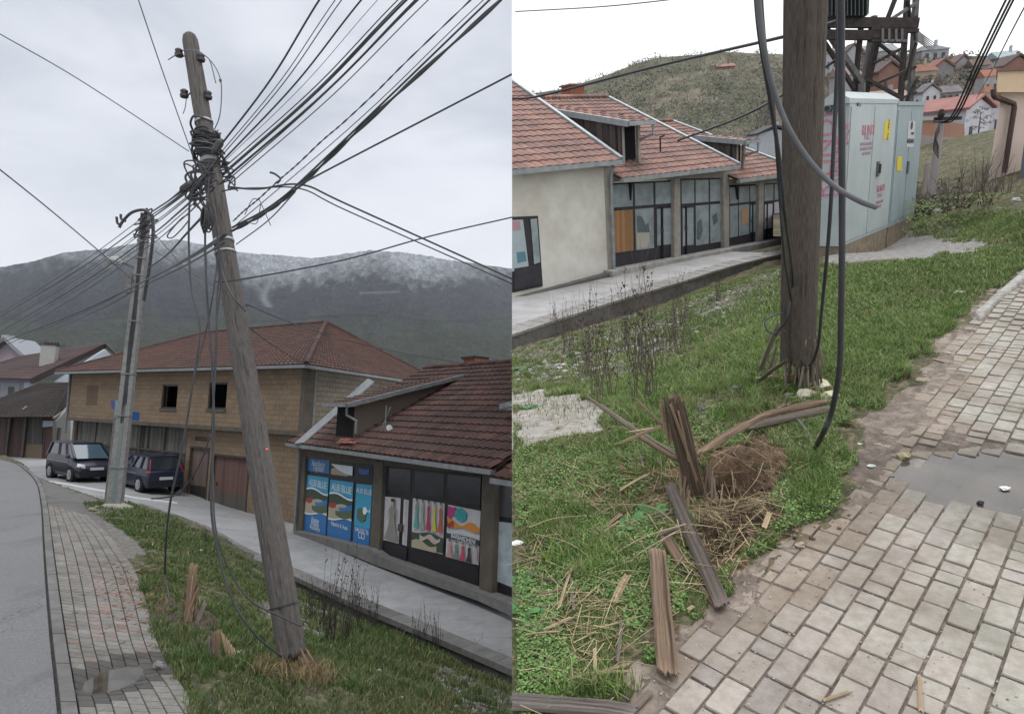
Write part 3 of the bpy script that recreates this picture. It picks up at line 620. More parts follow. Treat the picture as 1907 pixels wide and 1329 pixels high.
o = np_mesh('mountain', V, Fc, colr, M['mountain'], tuple(P(400, 760, 900)), smooth=True); struct(o)
# leafless trees along the skyline give the ridge its fuzz
Xr = []; 
for u in np.arange(-60, 953, .55):
    vv = np.interp(u, *zip(*ridge)); p = P(u, vv+2, 2595); Xr.append((p.x, p.y, p.z))
Xr = np.array(Xr); n = len(Xr); hh = rng.uniform(3, 9, n)
o = blades('ridge_woods', Xr[:, 0]+rng.normal(0, 1, n), Xr[:, 1], Xr[:, 2]-3, hh, np.full(n, 6.0), np.tile([.19, .20, .21], (n, 1))*rng.uniform(.6, 1.2, (n, 1)), M['leafmat'], .3)
tag(o, 'fuzz of bare trees along the snowy mountain skyline', kind='stuff')
# valley floor behind the houses
mb = MB(); mb.quad((-900, 55, -4.2), (300, 55, -4.2), (300, 700, -6), (-900, 700, -6), (.06, .07, .05)); struct(mb.build('valley_ground', M['verge']))
# ---- brown block house ------------------------------------------------------------------------------
h0 = P(565, 965, 23.4); zb = -4.1; ez = P(565, 683, 23.4).z; pr = Vector((h0.x, h0.y, 0)); pl = P(130, 850, 34.4); pl.z = 0; br = Vector((pr.x+3.1, pr.y+11.0, 0)); bl = pl+br-pr
fF = Face(Vector((pl.x, pl.y, zb)), Vector((pr.x, pr.y, zb))); fS = Face(Vector((pr.x, pr.y, zb)), Vector((br.x, br.y, zb)))
house = thing('block_house', 'two storey house of bare brown blocks with two dark window openings and hipped tile roof', 'house', (pr+pl)/2+Vector((0, 0, zb)))
def hole(F_, u0, v0, u1, v1, b=0): a0, z1 = F_.ac(u0, v0, b); a1, z0 = F_.ac(u1, v1, b); return (min(a0, a1), max(a0, a1), z0, z1)
_, zmid = fF.ac(565, 803); _, z808 = fF.ac(400, 800)
ov = .35                                    # upper storey stands proud of the ground floor
w1 = hole(fF, 303, 716, 328, 761, ov); w2 = hole(fF, 390, 712, 420, 762, ov)
mb = MB(); wallmesh(mb, fF, [(0, zmid), (fF.len+.05, ez+.02)], ov, .25, [w1, w2]); 
mb.quad(fF.at(0, zmid, ov), fF.at(fF.len+.05, zmid, ov), fF.at(fF.len, zmid, -.1), fF.at(0, zmid, -.1))
gar = hole(fF, 397, 848, 456, 955); dr = hole(fF, 357, 834, 383, 912); ven = hole(fF, 364, 812, 386, 822)
gar = (gar[0], gar[1], zb+.05, gar[3]); dr = (dr[0], dr[1], zb+.05, dr[3])
wood0, _ = fF.ac(134, 800); wood1, _ = fF.ac(350, 800)
wdz = (0.25, wood1, zb, zmid-.12)
wallmesh(mb, fF, [(0, zb), (fF.len, zmid)], 0, .25, [gar, dr, ven, wdz])
mb.build('front_wall', M['blocks'], house)
mb = MB(); wallmesh(mb, fS, [(0, zb), (fS.len, ez+.02)], 0, .25); mb.build('side_wall', M['blocks_side'], house)
mb = MB(); wallmesh(mb, Face(Vector((pl.x, pl.y, zb)), Vector((bl.x, bl.y, zb))), [(0, zb), (fS.len, ez)], 0, .2); wallmesh(mb, Face(Vector((bl.x, bl.y, zb)), Vector((br.x, br.y, zb))), [(0, zb), (fF.len, ez)], 0, .2); mb.build('rear_wall', M['blocks_side'], house)
mb = MB(); fF.rac(mb, -.05, fF.len+.1, zmid-.14, zmid+.02, ov+.03, .3); fF.rac(mb, 0, .22, zmid, ez, ov+.015, .1); fF.rac(mb, fF.len-.15, fF.len+.06, zmid+.02, ez, ov+.012, .5); fS.rac(mb, -.02, .28, zb, ez, .02, .1); mb.build('ring_beam', M['pillar'], house)
for w in (w1, w2):
    mb = MB()
    fF.rac(mb, w[0]+.002, w[0]+.07, w[2], w[3], ov-.06, .1); fF.rac(mb, w[1]-.07, w[1]-.002, w[2], w[3], ov-.06, .1); fF.rac(mb, w[0]+.07, w[1]-.07, w[3]-.07, w[3]-.002, ov-.06, .1); fF.rac(mb, w[0]+.07, w[1]-.07, w[2]+.002, w[2]+.07, ov-.06, .1)
    o = mb.build('window', M['frame_dark'], house)
    mb = MB(); fF.rac(mb, w[0]-.05, w[1]+.05, w[2]-.1, w[2], ov+.05, .12); mb.build('sill', M['pillar'], o)
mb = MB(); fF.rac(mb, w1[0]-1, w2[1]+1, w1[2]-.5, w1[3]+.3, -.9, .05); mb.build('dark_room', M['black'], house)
# bricked-up window outline
a0, zt = fF.ac(163, 718, ov); a1, zl = fF.ac(180, 755, ov); mb = MB(); fF.rac(mb, a0, a1, zl, zt, ov+.006, .02, (.8, .8, .8)); mb.build('bricked_window', M['blocks'], house)
# wooden shop front
mb = MB(); np_ = 46; rd = random.Random(3)
for i in range(np_):
    a0 = lerp(wdz[0], wdz[1], i/np_); a1 = lerp(wdz[0], wdz[1], (i+1)/np_)-.012; g = rd.uniform(.6, 1.2); zt = wdz[3]-.02; zs = lerp(zb, zt, .66)
    fF.rac(mb, a0, a1, zb, zs-.03, -.10-rd.uniform(0, .02), .03, (g*.62, g*.66, g*.56))
    fF.rac(mb, a0, a1, zs+.03, zt, -.10-rd.uniform(0, .02), .03, (g*1.15, g*1.15, g*1.1) if rd.random() > .1 else (.3, .3, .3))
wf = mb.build('timber_front', mat('shed_boards', (.105, .10, .092), (.06, .058, .052), scale=4, stretch=(1, 1, .2), bump=.3), house)
mb = MB(); fF.rac(mb, wdz[0], wdz[1], lerp(zb, wdz[3], .66)-.04, lerp(zb, wdz[3], .66)+.03, -.06, .04)
for k in (0, .2, .42, .62, .82, 1): fF.rac(mb, lerp(wdz[0], wdz[1]-.14, k), lerp(wdz[0], wdz[1]-.14, k)+.12, zb, wdz[3], -.05, .06)
mb.build('timber_posts', M['gutter_dark'], house)
mb = MB(); fF.rac(mb, wdz[0], wdz[1], zb, wdz[3], -.2, .03); mb.build('dark_backing', M['black'], house)
def boardleaf(nm, a0, a1, z0, z1, b, n, base, low, F_=None, hdl=True):
    F_ = F_ or fF; mb = MB()
    for i in range(n):
        x0 = lerp(a0, a1, i/n); x1 = lerp(a0, a1, (i+1)/n)-.008; g = rd.uniform(.75, 1.15); zc = lerp(z0, z1, .36)
        F_.rac(mb, x0, x1, zc, z1, b-rd.uniform(0, .008), .03, tuple(x*g for x in base)); F_.rac(mb, x0, x1, z0, zc, b-rd.uniform(0, .008), .03, tuple(x*g for x in low))
    o = mb.build(nm, M['plain'], house)
    if hdl: mb = MB(); F_.rac(mb, lerp(a0, a1, .1), lerp(a0, a1, .1)+.05, lerp(z0, z1, .45), lerp(z0, z1, .52), b+.04, .04); mb.build('handle', M['rust'], o)
    return o
boardleaf('garage_door', gar[0], gar[1], gar[2], gar[3], -.1, 18, (.105, .062, .052), (.075, .068, .058))
boardleaf('door', dr[0], dr[1], dr[2], dr[3], -.08, 5, (.15, .11, .10), (.03, .028, .026))
mb = MB()
for g_ in (gar, dr):
    fF.rac(mb, g_[0]-.09, g_[0], g_[2], g_[3]+.09, .02, .15); fF.rac(mb, g_[1], g_[1]+.09, g_[2], g_[3]+.09, .02, .15); fF.rac(mb, g_[0], g_[1], g_[3], g_[3]+.09, .02, .15)
mb.build('door_frame', M['rust'], house)
mb = MB(); fF.rac(mb, ven[0], ven[1], ven[2], ven[3], -.05, .04, (.4, .4, .4)); fF.rac(mb, ven[0], ven[1], (ven[2]+ven[3])/2-.02, (ven[2]+ven[3])/2+.02, -.03, .02); mb.build('fanlight', M['gutter_dark'], house)
# hipped roof
vx = fF.x; oh = .55; n_ = fF.n; sx_ = fS.x; so = fS.n
E0 = pl+n_*(oh+ov)-vx*.4; E1 = pr+n_*(oh+ov)+so*oh; E2 = br+so*oh-n_*.3; E3 = bl-n_*.3-vx*.4
for e in (E0, E1, E2, E3): e.z = ez+.02
zr = ez+2.75; R1 = (pr+br)/2-vx*4.3; R0 = (pl+bl)/2+vx*4.6; R1.z = R0.z = zr
mb = MB(); tile_roof(mb, E0, E1, R0, R1, .26, .36, .035); tile_roof(mb, E1, E2, R1, R1+vx*.01, .26, .36, .035); tile_roof(mb, E3, E0, R0, R0+vx*.01, .5, .6, .035)
mb.quad(E2, E3, R0, R1, (.8, .8, .8)); rf = mb.build('roof', M['roof_house'], house)
mb = MB()
for a, b in ((R0, R1), (E1, R1), (E0, R0), (E2, R1)):
    for k in range(int((b-a).length/.4)):
        p = lerp(a, b, k/int((b-a).length/.4)); q = lerp(a, b, (k+1.15)/int((b-a).length/.4)); g = random.uniform(.6, 1.1); mb.tube([p+Vector((0, 0, .03)), q+Vector((0, 0, .05))], [.12, .10], 6, (g, g, g))
mb.build('ridge_tiles', M['roof_dark'], rf)
mb = MB(); 
for a, b in ((E0, E1), (E1, E2)):
    mb.bar(a-Vector((0, 0, .06)), b-Vector((0, 0, .06)), .13, .11)
mb.build('gutter', M['gutter_old'], rf)
mb = MB(); mb.prism([E0-Vector((0, 0, .03)), E1-Vector((0, 0, .03)), pr+Vector((0, 0, ez-.03)), pl+Vector((0, 0, ez-.03))], (0, 0, -.04)); mb.prism([E1-Vector((0, 0, .03)), E2-Vector((0, 0, .03)), br+Vector((0, 0, ez-.03)), pr+Vector((0, 0, ez-.03))], (0, 0, -.04)); mb.build('soffit', M['gutter_dark'], rf)
mb = MB(); q = fF.at(.1, ez-.15, ov+.06); mb.tube([q+Vector((0, 0, .1)), q, q-fF.x*.0+Vector((.05, 0, -3.0))], .05, 6); q = fS.at(.1, ez-.1, .06); mb.tube([fS.at(-.3, ez-.05, .3), q, fS.at(.1, zb+.3, .08)], .05, 6); mb.build('downpipe', M['gutter_old'], house)
# ---- orange-roofed shop row ------------------------------------------------------------------------
q0 = G(550, 992, -3.86); q1 = G(938, 1141, -3.78); q0.z = q1.z = 0
fW = Face(Vector((q0.x, q0.y, -4)), Vector((q1.x, q1.y, -4)))
shop = thing('shop_row', 'single storey row of shops with long dark tiled roof and poster covered windows', 'shop', (Vector(q0)+Vector(q1))/2+Vector((0, 0, -3.9)))
def SP(name, m, polys, b, t, parent=None, col=(1, 1, 1)):
    mb = MB()
    for pts in polys: fW.poly(mb, pts, b, t, col)
    return mb.build(name, M[m] if isinstance(m, str) else m, parent or shop)
a_end = fW.len+3.2
mb = MB(); wallmesh(mb, fW, [(-.05, -4.3), (a_end, -.8)], -.35, .1); Lf = Face(fW.at(-.05, -4, 0), fW.at(-.05, -4, -7)); mb.build('rear_wall', M['pillar'], shop)
SP('lintel', 'pillar', [[(556, 836), (920, 862), (975, 866), (975, 905), (915, 886), (712, 866), (556, 852)]], .0, .3)
SP('pillar', 'pillar', [[(557, 845), (569, 848), (562, 990), (551, 988)]], .03, .3)
SP('pillar', 'pillar', [[(697, 858), (713, 860), (706, 1033), (688, 1024)]], .03, .3)
SP('pillar', 'pillar', [[(898, 878), (922, 882), (915, 1112), (892, 1103)]], .03, .3)
SP('threshold', 'concrete', [[(548, 988), (690, 1022), (708, 1036), (895, 1104), (960, 1128), (960, 1150), (890, 1118), (700, 1052), (660, 1035), (548, 1000)]], .22, .5)
dk = cmat('poster_blue', (.020, .125, .32), .4); db = cmat('poster_deep_blue', (.015, .07, .24), .4); lb = cmat('poster_cyan', (.03, .24, .38), .4)
f1 = SP('window', 'frame_dark', [[(569, 847), (697, 862), (689, 1022), (563, 990)]], -.06, .06)
def pane(parent, m, pts, b=-.05, nm='poster'): return SP(nm, m, [pts], b, .012, parent)
def bil(q, s, t):
    a = Vector((*q[0], 0)).lerp(Vector((*q[1], 0)), s); b = Vector((*q[3], 0)).lerp(Vector((*q[2], 0)), s); c = a.lerp(b, t); return (c.x, c.y)
def sub(q, s0, t0, s1, t1): return [bil(q, s0, t0), bil(q, s1, t0), bil(q, s1, t1), bil(q, s0, t1)]
def wavy(q, tops, bots, n=12):
    top = [bil(q, i/n, tops[0]+tops[1]*math.sin(i/n*math.pi*tops[2]+tops[3])) for i in range(n+1)]; bot = [bil(q, i/n, bots[0]+bots[1]*math.sin(i/n*math.pi*bots[2]+bots[3])) for i in range(n+1)]
    return top+bot[::-1]
def wstrip(parent, m, q, tops, bots, b, n=12, nm='picture'):
    pts = wavy(q, tops, bots, n); mb = MB()
    for i in range(n): fW.poly(mb, [pts[i], pts[i+1], pts[2*n-i], pts[2*n+1-i]], b, .004)
    return mb.build(nm, M[m] if isinstance(m, str) else m, parent)
def txt(parent, s, q, s_, t_, size, m, b=-.03, ang=0.0):
    u, v = bil(q, s_, t_); a, z = fW.ac(u, v, b)
    p, r = fW.ac(*bil(q, s_-.2, t_), b), fW.ac(*bil(q, s_+.2, t_), b)
    return text(parent, s, fW, a, z, b, size, M[m], math.atan2(r[1]-p[1], abs(r[0]-p[0]))*0)
cmat('letter_white', (.52, .56, .60)); cmat('sand_picture', (.30, .27, .19)); cmat('green_picture', (.07, .10, .06)); cmat('dark_picture', (.03, .035, .035)); cmat('skin_picture', (.36, .30, .26)); cmat('white_poster', (.40, .40, .41)); cmat('dark_green_picture', (.035, .055, .04)); cmat('red_picture', (.24, .04, .035))
Q1 = [(573, 851), (613, 857), (613, 882), (572, 876)]; Q2 = [(573, 884), (612, 889), (606, 996), (565, 986)]; Q3 = [(615, 892), (658, 898), (652, 1007), (609, 997)]; Q4 = [(664, 900), (693, 903), (687, 1017), (657, 1009)]; Q5 = [(618, 858), (657, 863), (656, 889), (616, 884)]; Q6 = [(662, 864), (694, 867), (693, 893), (661, 890)]
p = pane(f1, dk, Q1); txt(p, 'Autolarje', Q1, .5, .38, .26, 'letter_white'); txt(p, 'Tepiseri', Q1, .5, .72, .26, 'letter_white')
for Q_, t1_, low in ((Q2, .86, ('Fasone', 'Mobilje', 'Autolarje')), (Q3, .5, ('Riparim & Auto', ))):
    p = pane(f1, dk, Q_); wstrip(p, lb, Q_, (.0, 0, 1, 0), (.30, -.06, 1, 0), -.035); txt(p, 'ALBI BLUE', Q_, .5, .14, .29, 'letter_white')
    wstrip(p, 'letter_white', Q_, (.25, -.04, 1.5, .4), (.68, .03, 1.5, 1), -.032); wstrip(p, 'dark_green_picture', Q_, (.28, -.04, 1.5, .4), (.48, .05, 1.5, 2), -.030); wstrip(p, 'sand_picture', Q_, (.44, .04, 1.5, 2), (.65, .03, 1.5, 1), -.029)
    wstrip(p, 'green_picture', sub(Q_, .3, 0, 1, 1), (.50, .03, 1, 1), (.60, .05, 1, 0), -.027); wstrip(p, 'red_picture', sub(Q_, .0, 0, .3, 1), (.40, .02, 1, 1), (.47, .03, 1, 0), -.027); wstrip(p, dk, sub(Q_, .45, 0, 1, 1), (.42, .04, 1, 1), (.52, .04, 1, 0), -.028)
    for k, s_ in enumerate(low): txt(p, s_, Q_, .5, .78+.07*k, .20 if len(low) > 1 else .17, 'letter_white')
p = pane(f1, lb, Q4); wstrip(p, dk, Q4, (.7, .03, 1, 0), (1, 0, 1, 0), -.035); txt(p, 'ALBI BLUE', Q4, .5, .12, .20, 'letter_white'); wstrip(p, 'letter_white', sub(Q4, .5, 0, .95, 1), (.40, -.03, 2, 0), (.47, .03, 2, 0), -.03); wstrip(p, 'green_picture', sub(Q4, .15, 0, .7, 1), (.42, -.02, 1, 0), (.58, .05, 1, 0), -.031); txt(p, '044 552 76', Q4, .5, .78, .17, 'letter_white'); txt(p, 'CO', Q4, .5, .86, .26, 'letter_white')
p = pane(f1, 'dark_green_picture', Q5); wstrip(p, 'sand_picture', sub(Q5, 0, 0, .8, 1), (.55, -.2, 1, 0), (.95, 0, 1, 0), -.03); wstrip(p, 'letter_white', Q5, (.2, .0, .5, 0), (.26, .6, .5, 0), -.028)
p = pane(f1, 'dark_picture', Q6); wstrip(p, db, sub(Q6, .2, 0, .8, 1), (.2, .1, 1, 0), (.6, .1, 1, 0), -.03)
# second shop: boutique window
f2 = SP('window', 'frame_dark', [[(715, 866), (896, 885), (890, 1096), (707, 1032)]], -.08, .08)
for q in ([(718, 870), (765, 875), (764, 918), (716, 912)], [(773, 877), (827, 882), (826, 929), (771, 920)], [(834, 883), (895, 890), (894, 942), (833, 931)]): pane(f2, 'glass_dark', q, -.07, 'pane')
QA_ = [(717, 924), (746, 927), (742, 1012), (714, 1005)]; QB_ = [(752, 929), (761, 931), (757, 1016), (749, 1013)]; QC_ = [(769, 927), (828, 937), (824, 1032), (766, 1018)]; QD_ = [(834, 939), (895, 951), (891, 1052), (830, 1036)]
def figure(parent, q, s_, t0, t1, w, c, hair=(.03, .025, .02), sk=(.30, .24, .20)):
    mb = MB(); H = t1-t0
    def pl_(pts, cc): fW.poly(mb, [bil(q, s_+x*w, t0+H*y) for x, y in pts], -.024, .003, cc)
    pl_([(-.16, .17), (.16, .17), (.30, .26), (.2, .42), (.34, .7), (.62, .98), (-.62, .98), (-.34, .7), (-.2, .42), (-.30, .26)], c); pl_([(-.12, .06), (.12, .06), (.13, .14), (.05, .18), (-.05, .18), (-.13, .14)], sk); pl_([(-.15, .0), (.15, .0), (.15, .07), (-.15, .07)], hair)
    pl_([(.30, .26), (.36, .28), (.40, .5), (.34, .5)], sk); pl_([(-.36, .28), (-.30, .26), (-.34, .5), (-.40, .5)], sk)
    mb.build('dress_picture', M['plain'], parent)
p = pane(f2, 'white_poster', QA_, -.07); figure(p, QA_, .5, .03, .98, .75, (.19, .175, .16))
p = pane(f2, 'white_poster', QB_, -.07)
for k, ch in enumerate('BARSHITE'): txt(p, ch, QB_, .5, .07+.12*k, .15, 'skin_picture', -.05)
p = pane(f2, 'white_poster', QC_, -.07)
for k, c in enumerate([(.08, .26, .24), (.20, .27, .21), (.30, .03, .10), (.38, .36, .05), (.33, .07, .05)]): figure(p, QC_, .12+.19*k, .0, .60, .13, c)
wstrip(p, 'dark_green_picture', QC_, (.66, .03, 2, 1), (.97, 0, 1, 0), -.04); wstrip(p, 'sand_picture', sub(QC_, 0, 0, .8, 1), (.86, -.05, 2, 0), (1., 0, 1, 0), -.03); wstrip(p, 'skin_picture', sub(QC_, .25, 0, .9, 1), (.70, .04, 3, 0), (.80, .04, 3, 1), -.03)
p = pane(f2, 'white_poster', QD_, -.07); cmat('orange_cloth', (.42, .17, .03)); cmat('teal_cloth', (.03, .23, .25)); cmat('magenta_cloth', (.32, .04, .14))
wstrip(p, 'magenta_cloth', sub(QD_, 0, 0, .25, 1), (.02, .02, 1, 0), (.22, .03, 2, 0), -.045); wstrip(p, 'teal_cloth', sub(QD_, .22, 0, .58, 1), (.10, -.08, 1, 0), (.20, .07, 1, 0), -.040); wstrip(p, 'orange_cloth', sub(QD_, 0, 0, 1, 1), (.30, -.05, 3, 1), (.40, .02, 3, 0), -.038); wstrip(p, 'red_picture', sub(QD_, 0, 0, .2, 1), (.32, .03, 2, 0), (.42, .02, 2, 0), -.034)
wstrip(p, 'dark_picture', QD_, (.545, -.02, 1, 0), (.645, -.02, 1, 0), -.036)
txt(p, 'BARBARDHENI', QD_, .5, .585, .135, 'letter_white', -.025)
for k, c in enumerate([(.38, .20, .20), (.13, .16, .15), (.32, .05, .09), (.03, .03, .035), (.30, .27, .26)]): figure(p, QD_, .10+.2*k, .66, 1.0, .16, c)
SP('door_panel', 'frame_dark', [[(713, 1008), (758, 1020), (756, 1050), (710, 1032)]], -.05, .02, f2)
SP('handle', 'gutter_dark', [[(741, 975), (748, 977), (747, 990), (740, 988)]], -.0, .05, f2)
# third shop at the edge
f3 = SP('window', 'frame_dark', [[(921, 897), (990, 905), (990, 1150), (916, 1118)]], -.12, .08)
pane(f3, 'glass_dull', [(928, 903), (960, 906), (960, 965), (926, 960)], -.11, 'pane'); pane(f3, 'glass_grey', [(925, 970), (970, 976), (970, 1100), (922, 1080)], -.11, 'pane')
# long tile roof
e0 = fW.h(553, 834, .45); e1 = fW.h(918, 862, .45); dvv = (e1-e0).normalized(); Rb = -4.6
r0 = fW.h(690, 703, Rb); r0 = fW.h(706, 700, Rb); r1 = fW.h(953, 677, Rb); r0x = lerp(r0, r1, 0)
e0.z = e1.z = (e0.z+e1.z)/2
rr0 = fW.at(0, 0, Rb); rr1 = fW.at(fW.len+.25, 0, Rb); zrg = r1.z; rr0.z = rr1.z = zrg
ee0 = fW.at(-.02, e0.z, .45); ee1 = fW.at((e1-fW.o).dot(fW.x), e0.z, .45); rr1 = fW.at((e1-fW.o).dot(fW.x), zrg, Rb)
mb = MB(); tile_roof(mb, ee0, ee1, rr0, rr1, .25, .33, .04, .3)
lo_ = Vector((0, 0, -.16)); e2 = fW.at((e1-fW.o).dot(fW.x)+4, e0.z, .45); r2 = fW.at((e1-fW.o).dot(fW.x)+4, zrg, Rb)
mb2 = MB(); tile_roof(mb2, ee1+lo_, e2+lo_, rr1+lo_, r2+lo_, .25, .33, .04, .3)
roofA = mb.build('roof', M['roof_dark'], shop); mb2.build('roof', M['roof_dark'], shop)
mb = MB()
for k in range(46):
    p = lerp(rr0, rr1, k/46); q = lerp(rr0, rr1, (k+1.1)/46); g = random.uniform(.5, 1.2); mb.tube([p+Vector((0, 0, .02)), q+Vector((0, 0, .05))], [.13, .11], 6, (g, g*.95, g*.9))
mb.build('ridge_tiles', M['roof_dark'], roofA)
mb = MB(); mb.bar(ee0-Vector((0, 0, .05)), ee1-Vector((0, 0, .05)), .14, .10); mb.bar(ee1+lo_-Vector((0, 0, .05)), e2+lo_-Vector((0, 0, .05)), .14, .10); gA = mb.build('gutter', M['gutter_old'], roofA)
mb = MB(); 
for p in (fW.at(.15, 0, .1), ): mb.tube([Vector((p.x, p.y, e0.z)), Vector((p.x, p.y, -3.95))], .045, 6)
mb.build('downpipe', M['gutter_old'], shop)
pn = (rr0-ee0).cross(ee1-ee0).normalized()
if pn.z < 0: pn = -pn
def onroof(u, v, off=0): return hit(u, v, ee0+pn*off, pn)
mb = MB(); mb.prism([onroof(549, 828, .05), onroof(567, 826, .05), onroof(697, 712, .05), onroof(686, 706, .05)][::-1], pn*.05); mb.build('flashing', M['gutter_old'], roofA)
# dormer
def dorm(parent, face, P_, roof_m, frontpts, cheek, slab, slabth, gpts, nm='dormer', edge=None):
    mb = MB(); mb.prism(cheek, P_, (.9, .9, .9)); o = mb.build(nm, M['grey_wood'], parent)
    mb = MB(); mb.prism(frontpts, P_*.6); mb.build('opening', M['black'], o)
    mb = MB(); tile_roof(mb, slab[0], slab[1], slab[3], slab[2], .25, .33, .03, .2); mb.build('dormer_roof', roof_m, o)
    mb = MB(); mb.bar(slab[1], slab[2], .10, .12); mb.bar(slab[0], slab[1], .12, .10); mb.tube(gpts, .04, 6); mb.build('gutter', M['gutter_old'], o); return o
# positions on the roof plane and above it
bF = onroof(626, 815); aL = (bF-fW.o).dot(fW.x); bb = (bF-fW.o).dot(fW.n); pF2 = fW.h(657, 824, bb); aR = (pF2-fW.o).dot(fW.x)
zt = fW.h(657, 757, bb).z; zbL = bF.z
slope_t = (zrg-ee0.z)/(.45-Rb); zroof = lambda b: ee0.z+(.45-b)*slope_t
bk = bb-3.6; zk = zroof(bk); 
front = [fW.at(aL, zbL, bb), fW.at(aR, zbL, bb), fW.at(aR, zt, bb), fW.at(aL, zt, bb)]
cheek = [fW.at(aR, zbL-.05, bb), fW.at(aR, zk-.1, bk), fW.at(aR, zk, bk), fW.at(aR, zt, bb)]
slab = [fW.at(aL-.25, zt+.03, bb+.35), fW.at(aR+.22, zt+.03, bb+.35), fW.at(aR+.22, zk+.08, bk), fW.at(aL-.25, zk+.08, bk)]
gp = [fW.at(aR+.1, zt, bb+.3), fW.at(aR+.1, zt-.25, bb+.28), fW.at(aR+.25, zt-.4, bb+.05), fW.at(aR+.25, zt-.75, bb+.05)]
dormA = dorm(roofA, fW, fW.x*-.06, M['roof_dark'], front, cheek, slab, .1, gp)
# antenna on the roof
an = onroof(717, 805); mb = MB(); mb.tube([an, an+Vector((0, 0, .75))], .018, 6); mb.tube([an+Vector((-.1, 0, .1)), an+Vector((.1, .1, .72))], .012, 5); mb.tube([an+Vector((-.16, -.1, .16)), an+Vector((.2, .1, .16))], .012, 5); mb.lathe(an+Vector((.12, -.1, .12)), (.6, -.8, .3), [(.01, 0), (.09, .03), (.1, .035)], 8, (3, 3, 3)); mb.build('antenna', M['gutter_old'], roofA)
c = fW.h(873, 686, Rb-.3); ch = Vector((c.x, c.y, zrg-.3)); mb = MB(); mb.box(ch-fW.x*.32, fW.x*.64, fW.n*-.5, (0, 0, .62)); c0 = mb.build('chimney', M['brick_red'], roofA)
mb = MB(); mb.box(ch-fW.x*.40+fW.n*.08+Vector((0, 0, .62)), fW.x*.80, fW.n*-.66, (0, 0, .08), (.5, .45, .42)); mb.build('cap', M['concrete_dark'], c0)
q = fW.h(940, 745, 1.2)
# neighbouring dormer roof just at the edge
mb = MB(); s_ = [fW.h(930, 752, -1.0), fW.h(985, 738, -1.0), fW.h(985, 746, -1.0), fW.h(930, 762, -1.0)]; mb.prism(s_, fW.n*-.6); mb.build('dormer_edge', M['gutter_old'], roofA)
# rubble tiles beside the dormer
mb = MB()
for k in range(7):
    p = onroof(635+k*3.5, 824-(k % 3)*3, .09); mb.box(p, fW.x*.22, fW.n*.14, (0, 0, .03), (1.5, 1.1, 1.0))
mb.build('loose_tiles', M['roof_red'], roofA)
# ---- houses at the far left ---------------------------------------------------------------------------
def quadhouse(name, label, cat, d, group=None): return thing(name, label, cat, P(*d), group)
# low shed with planked front
s0 = G(-60, 842, -2.9); s0 = P(-70, 845, 45.72); s1 = P(103, 878, 41.91); s1b = P(134, 872, 45.72)
fH = Face(Vector((s0.x, s0.y, -4)), Vector((s1.x, s1.y, -4)))
shed = thing('timber_shed', 'low shed of brown upright boards with a dark drooping tile roof', 'shed', (s0+s1)/2)
def FP_(F_, parent, name, m, polys, b, t, col=(1, 1, 1)):
    mb = MB()
    for pts in polys: F_.poly(mb, pts, b, t, col)
    return mb.build(name, M[m] if isinstance(m, str) else m, parent)
cmat('shed_red', (.085, .050, .045)); cmat('shed_green', (.062, .062, .055)); cmat('mud_wall', (.12, .088, .06)); cmat('shed_grey', (.15, .15, .145))
FP_(fH, shed, 'wall', 'gutter_dark', [[(-70, 775), (103, 770), (100, 880), (-70, 848)]], -.1, .2)
mb = MB(); rd = random.Random(9)
def vboards(F_, mb, q, n, base, b=0, gap=.06):
    for i in range(n):
        g = rd.uniform(.7, 1.25); s_, e_ = i/n, (i+1-gap)/n; F_.poly(mb, [bil(q, s_, 0), bil(q, e_, 0), bil(q, e_, 1), bil(q, s_, 1)], b-rd.uniform(0, .02), .03, tuple(x*g for x in base))
vboards(fH, mb, [(-20, 778), (17, 777), (12, 846), (-22, 842)], 10, (.95, .95, .95)); vboards(fH, mb, [(18, 777), (46, 777), (42, 856), (14, 846)], 8, (.8, .8, .8)); mb.build('boards', M['shed_red'], shed)
mb = MB(); vboards(fH, mb, [(48, 778), (80, 778), (78, 828), (46, 826)], 8, (1, 1, 1)); mb.build('door', M['shed_green'], shed)
FP_(fH, shed, 'lower_wall', 'mud_wall', [[(44, 826), (79, 828), (77, 860), (39, 856)]], 0, .1)
mb = MB(); vboards(fH, mb, [(81, 778), (101, 777), (98, 864), (78, 860)], 5, (.8, .7, .7)); mb.build('shutter', M['shed_red'], shed)
FP_(fH, shed, 'post', 'gutter_dark', [[(16, 775), (20, 775), (11, 850), (8, 850)]], .15, .1); FP_(fH, shed, 'post', 'gutter_dark', [[(46, 778), (49, 778), (41, 858), (37, 858)]], .15, .1); FP_(fH, shed, 'post', 'pillar', [[(103, 796), (110, 796), (103, 858), (98, 858)]], .1, .15)
# gable side wall toward the block house
g0 = P(104, 860, 42.164); g1 = P(136, 850, 46.355); fG = Face(Vector((g0.x, g0.y, -4)), Vector((g1.x, g1.y, -4)))
FP_(fG, shed, 'side_wall', 'shed_grey', [[(105, 785), (132, 755), (130, 870), (104, 878)]], 0, .2)
FP_(fH, shed, 'plinth', 'concrete_dark', [[(36, 857), (100, 864), (100, 872), (30, 862)]], .4, .5)
e0, e1 = P(-80, 770, 44.704), P(106, 778, 41.148); r0, r1 = P(-10, 716, 48.895), P(128, 714, 46.355); r0 = P(78, 714, 49.53); e0_, e1_ = P(18, 776, 42.545), P(100, 777, 41.148)
mb = MB(); tile_roof(mb, P(-95, 778, 43.18), e1_, P(78, 713, 49.53), P(134, 713, 47.625), .3, .38, .05, .2); mb.add([e1_, P(136, 752, 46.99), P(134, 713, 47.625)], [(0, 1, 2)], (.7, .7, .7)); rf = mb.build('roof', M['roof_brown'], shed)
